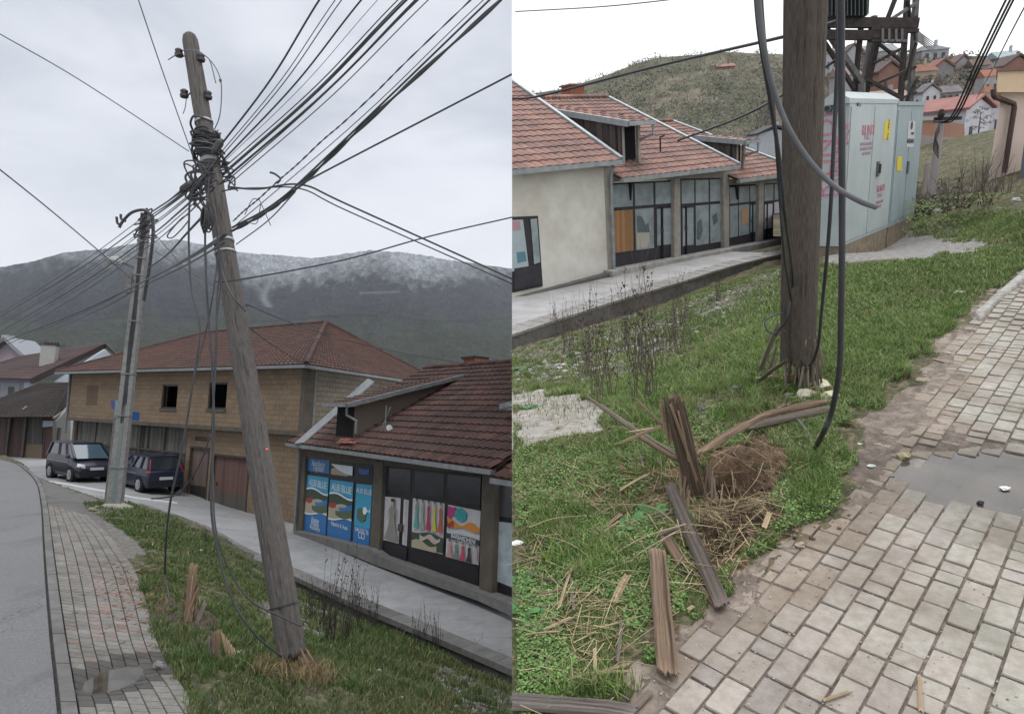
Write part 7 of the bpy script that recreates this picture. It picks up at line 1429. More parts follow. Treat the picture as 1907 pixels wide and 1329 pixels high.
# houses of the hillside --------------------------------------------------------------------------------------------------
def vhouse(label, u0, u1, vb, ve, vr, d, wall, roof, style='gable', side=0, wins=((.3, .4), (.7, .4)), grp='houses scattered over the hillside', rise=True, wc=(.08, .09, .10)):
    c = P((u0+u1)/2, vb, d); root = thing('hillside_house', label, 'house', c, grp); F_ = Face(P(u0, vb, d), P(u1, vb, d*(1+side))); L_ = F_.len
    z0, z1_ = c.z-d*.02, P((u0+u1)/2, ve, d).z; zr_ = P((u0+u1)/2, vr, d).z; D_ = L_*.8; mb = MB()
    for (b0_, b1_) in ((0, -D_),):
        mb.prism([F_.at(0, z0, 0), F_.at(L_, z0, 0), F_.at(L_, z1_, 0), F_.at(0, z1_, 0)] if style != 'gable' else [F_.at(0, z0, 0), F_.at(L_, z0, 0), F_.at(L_, z1_, 0), F_.at(L_/2, zr_-.1, 0), F_.at(0, z1_, 0)], F_.n*-D_, wall)
    mb.build('wall', M['far_wall'], root); o_ = L_*.07; mb = MB(); th = (0, 0, d*.003)
    if style == 'gable':
        dz = (zr_-z1_)/(L_/2)*o_
        mb.prism([F_.at(-o_, z1_-dz, o_), F_.at(L_/2, zr_, o_), F_.at(L_/2, zr_, -D_-o_), F_.at(-o_, z1_-dz, -D_-o_)][::-1], th, roof); mb.prism([F_.at(L_/2, zr_, o_), F_.at(L_+o_, z1_-dz, o_), F_.at(L_+o_, z1_-dz, -D_-o_), F_.at(L_/2, zr_, -D_-o_)][::-1], th, roof)
    else:
        i_ = L_*.22 if style == 'hip' else 0
        q = [F_.at(-o_, z1_, o_), F_.at(L_+o_, z1_, o_), F_.at(L_+o_, z1_, -D_-o_), F_.at(-o_, z1_, -D_-o_)]; a, b = F_.at(i_-o_*(i_ == 0), zr_, -D_/2), F_.at(L_-i_+o_*(i_ == 0), zr_, -D_/2)
        mb.add(q+[a, b], [(0, 1, 5, 4), (1, 2, 5), (2, 3, 4, 5), (3, 0, 4), (3, 2, 1, 0)], roof)
    rf_ = mb.build('roof', M['roof_far'], root)
    mb = MB(); F_.rac(mb, L_*.68, L_*.76, zr_-d*.006, zr_+d*.007, -D_*.4, L_*.08, wall); mb.build('chimney', M['far_wall'], rf_)
    for wx, wy in wins:
        mb = MB(); w_ = L_*.055; hh_ = (z1_-z0)*.16; zc = lerp(z0, z1_, wy); F_.rac(mb, L_*wx-w_, L_*wx+w_, zc-hh_, zc+hh_, .02*d/20, .05, wc); mb.build('window', M['far_wall'], root)
    return root
Wt, Gy, RB, RO, RG, RBr, BRK = (.40, .41, .44), (.25, .24, .235), (.11, .082, .076), (.23, .115, .085), (.16, .17, .175), (.16, .118, .105), (.26, .15, .115)
W4 = ((.2, .3), (.5, .3), (.8, .3), (.2, .7), (.5, .7), (.8, .7)); W2 = ((.25, .5), (.7, .5))
vhouse('big white house with grey hipped roof on the skyline right of the lattice tower', 1716, 1766, 108, 93, 82, 125, Wt, RG, 'hip', 0, W4)
vhouse('white house with pale blue grey roof on the skyline near the right edge', 1858, 1902, 128, 107, 93, 100, Wt, (.33, .40, .42), 'eave', 0, W2)
vhouse('brick walled gabled house in front of the pale blue grey roof', 1868, 1920, 142, 122, 104, 70, BRK, RB, 'gable', 0, ((.45, .45), (.75, .45)))
vhouse('long orange red roofed house below the skyline beside the tower', 1698, 1742, 152, 133, 118, 85, (.42, .35, .27), RO, 'eave', 0, ((.3, .5), (.6, .5), (.8, .5)))
vhouse('grey walled house with bright red roof under the big white house', 1738, 1775, 140, 126, 112, 95, Gy, RO, 'gable', 0, W2)
vhouse('brown gabled house with a white balcony left of the wires', 1778, 1808, 132, 118, 104, 105, (.36, .34, .36), RBr, 'gable', 0, W2)
vhouse('small house with reddish brown roof just behind the wires', 1812, 1844, 136, 122, 108, 100, Gy, RBr, 'eave', 0, W2)
vhouse('unfinished brick gable seen through the lattice tower', 1636, 1678, 158, 133, 116, 75, BRK, RB, 'gable', 0, ((.3, .5), ))
vhouse('grey house with pale gable far behind the lattice tower', 1575, 1604, 112, 98, 84, 120, (.38, .38, .40), RB, 'gable', 0, W2)
vhouse('pale house on the skyline seen between the tower legs', 1616, 1668, 116, 96, 80, 128, (.40, .40, .42), (.28, .30, .31), 'eave', 0, W2)
vhouse('white house peeking out just right of the dark pole', 1536, 1562, 116, 100, 92, 115, Wt, RB, 'eave', 0, W2)
vhouse('grey house with brown roof low behind the tower legs', 1560, 1600, 168, 140, 122, 70, (.36, .33, .33), (.27, .19, .18), 'eave', 0, W2)
vhouse('low house with wide tan roof directly above the cabinets', 1618, 1692, 200, 184, 166, 48, (.33, .31, .29), (.30, .24, .20), 'eave', 0, W2)
vhouse('white two storey gabled house with arched ground floor halfway up the hill', 1716, 1748, 203, 172, 158, 62, (.56, .57, .60), (.17, .15, .155), 'gable', 0, ((.3, .72), (.7, .72), (.3, .4), (.2, .12), (.55, .12), (.85, .12)), wc=(.05, .055, .06))
vhouse('grey house with dark roof adjoining the white two storey one', 1750, 1790, 182, 172, 158, 68, Gy, (.17, .15, .155), 'eave', 0, W4)
vhouse('house with bright orange roof left of the peach building', 1832, 1862, 158, 142, 128, 60, (.38, .36, .36), (.30, .14, .095), 'eave', 0, W2)
vhouse('small round topped orange roof beside the peach building fascia', 1832, 1854, 186, 172, 160, 45, (.36, .33, .31), (.29, .14, .095), 'hip', 0, ())
vhouse('white house with reddish porch roof low beside the peach building', 1796, 1842, 238, 200, 178, 32, (.56, .57, .62), (.30, .15, .13), 'gable', .05, ((.25, .3), ))
vhouse('white house with a dark blue door left of the peach wall', 1824, 1862, 238, 198, 182, 34, (.54, .55, .60), (.22, .13, .12), 'eave', 0, ((.78, .45), ))
vhouse('small brick house standing alone on the bushy hill', 1338, 1368, 137, 124, 117, 190, BRK, (.30, .17, .14), 'eave', 0, W2)
vhouse('white house with dark roof beyond the last red roofed shop', 1412, 1470, 300, 248, 236, 30, (.46, .49, .53), (.07, .07, .075), 'gable', 0, ())
# brick garden wall and grey wall beside the little pole
gw = thing('garden_wall', 'orange brick garden wall on a grey base behind the short concrete pole', 'wall', P(1750, 290, 26)); fQ = Face(P(1700, 290, 25), P(1795, 285, 28))
mb = MB(); fQ.poly(mb, [(1700, 224), (1750, 222), (1796, 232), (1796, 258), (1700, 250)], 0, .3); gb = mb.build('brick_course', cmat('brick_plain', (.32, .165, .11)), gw); mb = MB(); fQ.poly(mb, [(1698, 250), (1796, 258), (1800, 300), (1698, 296)], .03, .4); mb.build('base', cmat('wall_grey', (.28, .255, .235)), gw); mb = MB(); fQ.poly(mb, [(1698, 219), (1745, 217), (1745, 224), (1698, 226)], .06, .4); mb.build('coping', cmat('coping_pale', (.36, .35, .35)), gw)
# trees of the hillside
def tree(label, u, vb, vt, d, wpx, cols, grp='trees on the hillside', cone=False, n=420):
    b = P(u, vb, d); t = P(u, vt, d); H = (t-b).length; w = wpx/1200*d; root = thing('conifer' if cone else 'tree', label, 'tree', b, grp); mb = MB(); mb.tube([b-Vector((0, 0, H*.1)), b+Vector((0, 0, H*.8))], [H*.03, H*.01], 6); mb.build('trunk', M['gutter_dark'], root); mb = MB()
    for k in range(n//12):
        z = rd.random(); r_ = (1-z)*w*.5 if cone else w*.5*math.sqrt(max(.05, 1-(2*z-1)**2)); a = rd.uniform(0, 6.28); q = r_*rd.uniform(.3, 1); leafclump(mb, b+Vector((math.cos(a)*q, math.sin(a)*q, H*(.12+.86*z))), (w*.12, w*.12, H*.06), 12, w*.06, cols, 1)
    mb.build('crown', M['leafmat'], root); return root
tree('dark pointed conifer below the white two storey house', 1750, 222, 183, 40, 34, [(.035, .05, .045), (.055, .07, .055)], cone=True, n=900)
tree('dark rounded tree in front of the long orange roof', 1704, 176, 142, 72, 30, [(.06, .075, .05), (.09, .085, .07)]); tree('dark green wide tree under the wires', 1812, 152, 128, 80, 52, [(.05, .065, .06), (.08, .09, .075)]); tree('brown leafless tree right of the long orange roof', 1728, 168, 140, 75, 34, [(.12, .10, .09), (.09, .08, .07)]); tree('pale bare tree before the low white house', 1822, 250, 198, 30, 44, [(.30, .27, .26), (.22, .20, .19)], n=260)
# ---- dark standing pole, its cables ------------------------------------------------------------------------------
pb0 = G(1484, 738, -1.62); d0 = pb0.y; ptop = P(1501, -40, d0*.985); ptop2 = pb0+(ptop-pb0)*1.5; ax = (ptop2-pb0).normalized(); rp = thing('wooden_pole', 'dark brown weathered timber pole hanging upright over its shredded foot', 'utility pole', pb0)
M['pole_brown'] = wood('pole_brown', (.150, .124, .100), (.055, .045, .038), sc=18, st=(14, .8, 1), bump=1.0)
dist = (P(1490, 600, d0)).length; rb_ = 61/2/1200*abs((MBm.to_3x3().transposed() @ P(1490, 600, d0)).z); rt_ = 76/2/1200*abs((MBm.to_3x3().transposed() @ P(1500, 0, d0)).z)
mb = MB(); log(mb, pb0+ax*.22, ptop2, rb_, rt_*1.02, crack=.012, seed=4); mb.build('post', M['pole_brown'], rp, smooth=True)
mb = MB(); cx_ = Vector((1, 0, 0))
for k in range(46):
    x = -1+2*k/45; s_ = pb0+ax*rd.uniform(.24, .48)+Vector((x*rb_*.9, -rb_*math.sqrt(max(0, 1-x*x))-.004, 0)); e_ = G(1484+x*20+rd.uniform(-6, 26)+max(0, x)*14, 720+rd.uniform(-20, 22)-abs(x)*10, -1.60); m_ = lerp(s_, e_, .5)+Vector((rd.uniform(-.01, .01), -.01, 0)); plankmesh(mb, s_, e_, rd.uniform(.008, .026), .010, up=Vector((0, 1, 0)), jag=.5, seed=k, col=tuple([rd.choice((1.0, 1.3, 1.9, 2.3))]*3))
mb.build('splinters', M['grey_wood'], rp)
for k, (a, za, b, zb_, w) in enumerate((((1452, 600), .35, (1412, 700), 0, .035), ((1448, 640), .28, (1432, 690), 0, .022), ((1410, 712), .01, (1462, 670), .1, .03), ((1495, 668), .25, (1520, 715), 0, .018))):
    q_ = G(*b, -1.60); p_ = P(*a, q_.y if k != 2 else G(1462, 690, -1.6).y); mb = MB(); plankmesh(mb, p_ if k != 2 else G(*a, -1.58), q_ if k != 2 else P(1470, 668, d0-.1), w, .015, up=Vector((0, 1, 0)), jag=.3, seed=40+k); mb.build('splinter', M['grey_wood'], rp)
mb = MB()
for k in range(24):
    a = rd.uniform(0, 6.28); p_ = G(1488+rd.uniform(-50, 40), 722+rd.uniform(-30, 24), -1.585); l_ = rd.uniform(.05, .16); p_ += Vector((0, 0, rd.uniform(0, .04))); plankmesh(mb, p_, p_+Vector((math.cos(a)*l_, math.sin(a)*l_*.5, rd.uniform(-.01, .05))), rd.uniform(.006, .016), .006, seed=60+k, jag=.3)
mb.build('pale_splinters', M['fresh_wood'], rp)
dn = d0-.35
cable('hanging_cable', 'thick grey cable curving across the dark pole to a cut end', [(1408, -60, 2.3), (1416, 40, 2.3), (1432, 135, 2.35), (1462, 225, 2.4), (1505, 296, 2.4), (1552, 345, 2.35), (1600, 374, 2.3), (1632, 386, 2.3)], .0098, m='grey_cable', sides=10)
cable('hanging_cable', 'black cable running down the left flank of the dark pole', [(1404, -60, 2.3), (1414, 60, 2.35), (1432, 170, 2.5), (1452, 300, 2.8), (1462, 400, 3.0), (1476, 520, d0-rb_*1.3), (1466, 590, d0-rb_*1.2), (1452, 612, d0-rb_), (1444, 625, d0-.1)], .0085, sides=8)
cable('hanging_cable', 'second black strand twisted with the cable on the left flank of the dark pole', [(1414, -60, 2.4), (1424, 80, 2.45), (1440, 200, 2.6), (1450, 330, 2.9), (1460, 470, 3.1), (1474, 560, d0-rb_*1.3)], .007, sides=8)
cable('cable_loop', 'grey wire loop sticking out left of the dark pole above its foot', [(1458, 583, d0-.05), (1436, 588, d0-.1), (1424, 602, d0-.1), (1432, 617, d0-.1), (1452, 622, d0-.08)], .006, m='grey_cable')
cable('hanging_cable', 'thickest black cable hanging vertically right of the dark pole to the grass', [(1566, -60, 2.45), (1567, 120, 2.5), (1568, 300, 2.5), (1568, 480, 2.55), (1566, 600, 2.6), (1563, 690, 2.65), (1548, 770, 2.75), (1532, 808, 2.8), (1518, 834, G(1518, 834, -1.6).y)], .0122, sides=10)
cable('hanging_cable', 'thinner black cable between the dark pole and the thickest cable', [(1562, -60, 2.7), (1560, 100, 2.7), (1553, 260, 2.75), (1546, 400, 2.85), (1538, 500, 3.0), (1530, 580, 3.2), (1524, 640, 3.3), (1514, 672, 3.4), (1506, 680, 3.45)], .0085, sides=8)
cable('cable_end', 'greenish dark cable end lying beside the torn timber', [(1466, 752, G(1466, 752, -1.57).y), (1480, 775, G(1480, 775, -1.56).y), (1500, 800, G(1500, 800, -1.57).y), (1520, 832, G(1520, 832, -1.59).y)], .010, m='grey_cable')
# ---- broken stump and torn timber ------------------------------------------------------------------------------------
def gB(u, v, h=0): p = G(u, v, -1.6); p.z = z1(p.x, p.y)+h; return GB(u, v, h)
st = thing('broken_stump', 'thick splintered stump standing up out of the dug hole', 'stump', gB(1305, 945))
b1 = G(1306, 955, -1.68); dd = b1.y; mb = MB()
def tpt(u, v, d=0): return P(u, v, dd+d)
plankmesh(mb, b1+Vector((0, 0, -.02)), tpt(1250, 735, .06), .088, .07, up=Vector((0, 1, 0)), jag=.16, n=16, seed=3, taper=.85); plankmesh(mb, b1+Vector((.01, .035, -.02)), tpt(1256, 738, .10), .075, .045, up=Vector((0, 1, 0)), jag=.2, n=14, seed=6); plankmesh(mb, b1+Vector((-.03, -.018, 0)), tpt(1238, 735, .03), .022, .02, up=Vector((0, 1, 0)), jag=.1, n=12, seed=7); mb.build('core', wood('stump_wood', (.20, .145, .10), (.075, .054, .04), sc=16, st=(10, .6, 1), bump=1.0), st)
mb = MB(); plankmesh(mb, tpt(1300, 900, -.035), tpt(1246, 745, .02), .012, .012, up=Vector((0, 1, 0)), jag=.15, seed=11); plankmesh(mb, tpt(1283, 860, -.03), tpt(1262, 760, .02), .012, .010, up=Vector((0, 1, 0)), jag=.2, seed=12); mb.build('pale_edge', M['split_wood'], st)
mb = MB()
for k in range(16):
    u_, v_ = rd.uniform(1230, 1272), rd.uniform(742, 775); plankmesh(mb, tpt(u_+8, v_+60, .03), tpt(u_-2+rd.uniform(-4, 4), v_-rd.uniform(6, 34), .04+rd.uniform(0, .04)), rd.uniform(.004, .012), .006, up=Vector((0, 1, 0)), jag=.5, seed=300+k, col=tuple([rd.uniform(.8, 1.5)]*3))
for k in range(18):
    u_ = rd.uniform(1262, 1350); plankmesh(mb, gB(u_, 945+rd.uniform(-25, 20), -.02), P(u_+rd.uniform(-22, 22), 905+rd.uniform(-50, 15), dd+rd.uniform(-.04, .1)), rd.uniform(.004, .014), .007, up=Vector((0, 1, 0)), jag=.6, seed=340+k)
mb.build('slivers', M['split_wood'], st)
for k, (a, b, w, m_) in enumerate((((1330, 935), (1318, 862), .03, 'old_wood_dark'), ((1352, 938), (1310, 868), .05, 'split_wood'), ((1366, 932), (1318, 872), .02, 'grey_wood'))):
    mb = MB(); plankmesh(mb, gB(*a, -.05), P(b[0], b[1], dd+.16+.02*k), w, .02, up=Vector((0, 1, 0)), jag=.3, seed=70+k); mb.build('splinter', M[m_], st)
def lying(label, a, b, w, t, m_, ha=.02, hb=.02, seed=0, jag=.45, name='timber_fragment', tap=1.0):
    mb = MB(); plankmesh(mb, gB(*a, ha), gB(*b, hb), w, t, jag=jag, seed=seed, taper=tap, n=9); return tag(mb.build(name, M[m_]), label, 'splintered wood')
def raised(label, a, da, b, db, w, t, m_, seed=0, jag=.3, name='timber_fragment', up=Vector((0, 1, 0)), tap=1.0):
    mb = MB(); plankmesh(mb, P(*a, da), P(*b, db), w, t, up=up, jag=jag, seed=seed, n=10, taper=tap); return tag(mb.build(name, M[m_]), label, 'splintered wood')
raised('long grey timber slat leaning up left from the stump', (1280, 862), dd+.10, (1092, 738), dd+.50, .052, .025, 'grey_wood', 21, up=Vector((0, .6, .8)))
raised('brown slat under the long grey one against the stump', (1290, 872), dd+.06, (1170, 800), dd+.24, .040, .02, 'split_wood', 22, up=Vector((0, .6, .8)))
lying('long weathered board lying from the stump down to the pavers', (1248, 925), (1348, 1145), .056, .035, 'grey_wood', .075, .028, 23, .25)
raised('orange brown splintered slab reaching right from the stump', (1298, 845), dd+.12, (1430, 770), dd+.52, .055, .03, 'split_wood', 24, .4, up=Vector((0, .5, .85)))
lying('long dark plank lying from the hole to the pole foot', (1378, 812), (1560, 768), .055, .03, 'grey_wood', .05, .04, 25, .25)
lying('second torn plank with an orange face beside the pole foot', (1400, 800), (1545, 762), .045, .03, 'split_wood', .07, .06, 26, .35)
lying('pale peeled underside plank at the pole foot', (1480, 790), (1560, 772), .05, .015, 'old_wood', .02, .02, 27, .2)
lying('thick rough plank lying upright on the edge of the pavers', (1224, 1048), (1244, 1275), .066, .045, 'split_wood', .07, .03, 28, .18)
lying('short rough chunk of board left of the long board', (1238, 1008), (1272, 1060), .045, .03, 'split_wood', .03, .02, 29, .2)
lying('small square stick crossing under the long board', (1228, 1010), (1266, 996), .022, .018, 'grey_wood', .04, .04, 30, .1)
lying('flat dark board along the bottom left edge', (900, 1322), (1190, 1340), .05, .03, 'old_wood', .04, .03, 31, .1)
lying('dark stick near the foot of the long board', (1290, 1080), (1340, 1140), .02, .015, 'split_wood', .01, .01, 32, .3)
lying('pale slat with torn ends left of the rough plank', (1172, 1078), (1140, 1137), .028, .01, 'fresh_wood', .03, .02, 33, .4)
raised('thin pale splinter pointing up left beside the stump', (1238, 790), dd+.05, (1144, 830), dd+.02, .014, .01, 'fresh_wood', 34, .5)
raised('thin dark splinter propped behind the stump top', (1248, 805), dd+.03, (1180, 740), dd+.2, .012, .01, 'split_wood', 35, .5)
raised('short pale splinter behind the pointing one', (1250, 792), dd+.06, (1166, 806), dd+.1, .010, .01, 'fresh_wood', 36, .5)
lst = [((1030, 1025), (1085, 1008), 'fresh_wood', .012), ((1150, 925), (1210, 890), 'fresh_wood', .016), ((1190, 850), (1200, 880), 'grey_wood', .014), ((1110, 1180), (1178, 1248), None, 0), ((1108, 1215), (1110, 1290), 'fresh_wood', .012), ((1048, 1280), (1180, 1248), 'fresh_wood', .012), ((1090, 1268), (1182, 1262), 'fresh_wood', .010), ((1010, 1187), (1072, 1158), 'fresh_wood', .014), ((1040, 1150), (1068, 1060), 'fresh_wood', .010), ((1070, 1150), (1064, 1080), 'grey_wood', .010), ((975, 1195), (1045, 1188), 'fresh_wood', .007), ((1150, 1250), (1158, 1165), 'grey_wood', .012), ((1158, 1330), (1168, 1290), 'old_wood_dark', .01), ((1178, 1328), (1215, 1288), 'grey_wood', .022), ((1530, 1310), (1590, 1290), 'fresh_wood', .010), ((1712, 1262), (1715, 1340), 'fresh_wood', .012), ((1735, 670), (1760, 676), 'fresh_wood', .02), ((1422, 995), (1434, 962), 'fresh_wood', .022), ((1130, 990), (1160, 965), 'split_wood', .02), ((1125, 1000), (1155, 980), 'fresh_wood', .010), ((1500, 950), (1580, 962), 'old_wood_dark', .006), ((1360, 935), (1385, 835), 'grey_wood', .014), ((1368, 930), (1362, 880), 'fresh_wood', .008), ((1445, 768), (1500, 745), 'fresh_wood', .010), ((1450, 775), (1510, 752), 'fresh_wood', .010), ((1280, 1148), (1292, 1140), 'fresh_wood', .014), ((1270, 960), (1215, 975), 'grey_wood', .01), ((1000, 1120), (1060, 1105), 'split_wood', .009), ((1300, 1085), (1262, 1070), 'grey_wood', .01), ((980, 1075), (1050, 1100), 'grey_wood', .008)]
dsc = ['beside the big leaves', 'left of the stump', 'under the leaning slats', '', 'standing pale against the grass low left', 'lowest long pale one at lower left', 'crossing the lowest pale one', 'left of the rough plank in the low grass', 'longest of the bunch left of the rough plank', 'grey one in the bunch left of the rough plank', 'thin one near the left edge', 'curled grey bark strip left of the rough plank', 'dark one on the bottom pavers', 'wide grey one on the bottom pavers', 'lone slanting straw on the middle pavers', 'upright straw at the bottom right of the pavers', 'by the upper path edge', 'pale chip right of the root mound', 'dark chunk by the broad leaves', 'under the dark chunk by the broad leaves', 'thin dark twig where grass meets mud', 'standing in the dug hole', 'short one standing in the dug hole', 'first pale one under the pole foot', 'second pale one under the pole foot', 'tiny chip in the mud near the long board', 'grey one pointing left from the stump foot', 'reddish one in the low left grass', 'grey one under the root mound', 'long grey stalk near the left edge']
for k, (a, b, m_, w) in enumerate(lst):
    if m_ is None: continue
    lying('thin wood splinter '+dsc[k] if not dsc[k].startswith(('curled', 'lone')) else 'wood splinter, '+dsc[k], a, b, w, .007, m_, .03 if k not in (14, 15, 16, 12, 13) else .012, .03 if k not in (14, 15, 16, 12, 13) else .012, 100+k, .4, 'wood_splinter')
# root mass heaped round the hole
n = 11000; a = rng.random(n)*6.28; r = np.sqrt(rng.random(n)); X = mound.x+np.cos(a)*r*.28+.02; Y = mound.y+np.sin(a)*r*.20; k_ = fbm(X, Y, 9, 71) > .44; X, Y = X[k_], Y[k_]; n = len(X); Z = zB(X, Y)
o = blades('root_fibres', X, Y, Z-.004, rng.uniform(.006, .034, n), rng.uniform(.0014, .003, n), np.tile([.15, .10, .068], (n, 1))*rng.uniform(.4, 1.35, (n, 1)), M['straw'], 1.8); tag(o, 'heap of brown root fibres pushed up beside the stump', kind='stuff')
mb = MB()
for k in range(420):
    a = rd.uniform(0, 6.28); r_ = rd.uniform(.08, .34) if rd.random() < .8 else rd.uniform(.3, .5); x, y = hole_.x-.03+math.cos(a)*r_, (hole_.y+mound.y)/2+math.sin(a)*r_*.85; g = rd.uniform(.35, 1); s_ = rd.uniform(.002, .011); mb.rock(Vector((x, y, z1(x, y)+s_*.5)), (s_, s_, s_*.7), (.17*g, .115*g, .08*g))
tag(mb.build('soil_crumbs', M['stone']), 'crumbs of brown soil thrown up round the dug hole', kind='stuff')
mb = MB()
for k in range(46):
    u, v = rd.uniform(965, 1560), rd.uniform(760, 1300)
    if u > 1180 and v > 1080: continue
    if u > 1440 and v > 820: continue
    p = gB(u, v, .02); a = rd.uniform(-.9, .9)+(math.pi if rd.random() < .5 else 0); l_ = rd.uniform(.15, .45); q = p+Vector((math.cos(a)*l_, math.sin(a)*l_, 0)); q.z = z1(q.x, q.y)+rd.uniform(.02, .06); m_ = (p+q)/2+Vector((rd.uniform(-.04, .04), rd.uniform(-.04, .04), .03)); g = rd.uniform(.5, 1.1); mb.tube(spline([p, m_, q], 5), rd.uniform(.0012, .0028), 4, (.42*g, .35*g, .24*g))
tag(mb.build('fallen_stalks', M['straw']), 'long dead stalks lying over the verge around the stump', kind='stuff')
# ---- stones and litter
for u, v, s_, c, lb1, nm, cat in [(1683, 853, .035, (.30, .27, .16), 'yellow based grey stone in the mud left of the puddle', 'stone', 'stone'), (1524, 726, .075, (.62, .58, .45), 'larger cream foam lump against the pole foot', 'foam_lump', 'litter'), (1500, 742, .065, (.58, .55, .44), 'smaller cream foam lump left of the larger', 'foam_lump', 'litter'), (1545, 744, .06, (.60, .57, .42), 'ribbed cream foam piece at the right of the lumps', 'foam_lump', 'litter'), (1470, 740, .035, (.30, .28, .26), 'grey stone just left of the foam lumps', 'stone', 'stone'), (1785, 547, .05, (.60, .68, .66), 'white plastic scrap in the grass beside the path', 'plastic_scrap', 'litter'), (1603, 612, .028, (.6, .62, .62), 'small white scrap in the grass under the cables', 'plastic_scrap', 'litter'), (1549, 687, .022, (.45, .52, .55), 'bluish plastic scrap right of the pole foot', 'plastic_scrap', 'litter'), (1465, 903, .025, (.42, .47, .42), 'flat greenish plastic scrap in the grass right of the hole', 'plastic_scrap', 'litter'), (1622, 869, .020, (.45, .48, .46), 'crumpled clear scrap near the stone', 'plastic_scrap', 'litter'), (1490, 1018, .022, (.36, .29, .25), 'small brown stone at the edge of the pavers', 'stone', 'stone'), (1305, 765, .04, (.10, .10, .11), 'dark crumpled rag behind the stump', 'rag', 'litter'), (1370, 730, .045, (.11, .11, .12), 'dark torn rag left of the pole foot', 'rag', 'litter'), (1308, 778, .025, (.42, .42, .40), 'pale scrap under the dark rag', 'plastic_scrap', 'litter'), (962, 1015, .03, (.6, .62, .6), 'white petal like scrap at the left edge', 'plastic_scrap', 'litter'), (1055, 1220, .018, (.45, .40, .38), 'small pale pebble in the low left grass', 'stone', 'stone'), (1740, 1000, .001, (.6, .6, .6), '', '', ''), (1870, 920, .022, (.62, .62, .62), 'white scrap floating in the puddle', 'plastic_scrap', 'litter'), (1825, 942, .016, (.03, .035, .045), 'black bottle cap at the puddle edge', 'bottle_cap', 'litter'), (1600, 828, .016, (.5, .5, .46), 'sliver of white plastic in the muddy grass', 'plastic_scrap', 'litter'), (1005, 672, .03, (.50, .16, .10), 'small orange wrapper at the upper left of the verge', 'wrapper', 'litter'), (1040, 735, .025, (.2, .2, .2), 'dark pebble on the pale slab', 'stone', 'stone'), (1745, 398, .12, (.45, .43, .42), 'pale block lying beside the short concrete pole', 'stone', 'stone'), (1892, 376, .08, (.5, .5, .5), 'white stone below the slate grey block', 'stone', 'stone'), (1618, 463, .05, (.55, .5, .45), 'pale stone on the slab before the cabinets', 'stone', 'stone')]:
    if not nm: continue
    p = gB(u, v); mb = MB(); fl_ = .25 if cat == 'litter' and nm == 'plastic_scrap' else .6; p.z = max(p.z, zp) if nm in ('bottle_cap',) or 'floating' in lb1 else p.z; mb.rock(p+Vector((0, 0, s_*.35)), (s_, s_*.75, s_*fl_), c); tag(mb.build(nm, M['stone']), lb1, cat)
mb = MB()
for k in range(1200):
    u = rd.uniform(960, 1460); v = rd.uniform(500, 720)
    base_v = np.interp(u, [958, 1139, 1271, 1456], [655, 600, 562, 496])
    if v < base_v+2 or (v > base_v+95): continue
    if rd.random() < .35 and v > base_v+60: continue
    p = G(u, v, -2.3); p.z = z1(p.x, p.y); p = GB(u, v) if False else p
    rr_ = rd.uniform(.008, .04); g = rd.uniform(.16, .42); p2 = Vector((p.x, p.y, z1(p.x, p.y)+rr_*.2)); mb.rock(p2, (rr_, rr_, rr_*.5), (g, g*.98, g*.94))
tag(mb.build('rubble', M['stone']), 'pale stone rubble scattered along the foot of the retaining wall', kind='stuff')
mb = MB()
for k in range(900):
    u = rd.uniform(1180, 1907); v = rd.uniform(620, 1329); p = G(u, v, -1.6); pz_ = z1(p.x, p.y); rr_ = rd.uniform(.0008, .0028)*(1+(p.y/4)); g = rd.uniform(.2, .5); mb.rock(Vector((p.x, p.y, pz_+.003)), (rr_, rr_, rr_*.7), (g, g*.95, g*.88))
tag(mb.build('grit', M['stone']), 'fine pale grit in the paver joints and mud', kind='stuff')
# ---- weeds, leaves, grass ----------------------------------------------------------------------------------------------
M['weedmat_b'] = mat('weedmat_b', (.16, .125, .11), (.10, .08, .072), scale=9, bump=0)
wds = [(1098, 700, .95, 9), (1120, 745, .9, 8), (1058, 655, .8, 7), (1205, 700, 1.15, 12), (1200, 745, .8, 6), (1160, 655, .9, 8), (1262, 612, .80, 7), (1270, 655, .6, 5), (1035, 625, .7, 5), (1235, 660, .7, 7), (1340, 560, .45, 4)]
wlab = ['tall dry weed over the white walled shop corner', 'tall dry weed nearest the leaning slat', 'dry weed in front of the white rendered wall', 'largest reddish dry weed clump before the wall', 'dry stalks rising behind the stump', 'dry weed below the plank filled window', 'dry weed in front of the second shop pillar', 'sparse dry stalks right of the reddish clump', 'thin dry weed near the shop door', 'low dry weed between the tall clumps', 'short twigs by the wall farther right']
for i, (u, v, h, nb) in enumerate(wds):
    p = GB(u, v); weed(p, h*1.1, nb+8, wlab[i], 'dry weeds along the retaining wall', spread=.30, m='weedmat_b', thick=.0040, seed=200+i)
cable('bare_shrub', 'x', [(1, 1, 1), (2, 2, 1)], .01) if False else None
for i, (u, v, h, nb) in enumerate([(1790, 385, 1.0, 16), (1760, 395, .7, 12), (1835, 380, 1.1, 18), (1870, 385, .8, 14), (1815, 405, .6, 10)]):
    weed(P(u, v, 11.5+i*.4), h, nb, ['bare brown shrub behind the short concrete pole', 'low bare shrub nearest the cabinets', 'widest bare shrub under the peach building', 'bare shrub at the right edge of the slope', 'small bare shrub at the front of the thicket'][i], 'bare shrubs on the slope', spread=.8, m='weedmat_b', thick=.009, seed=300+i, seeds=False)
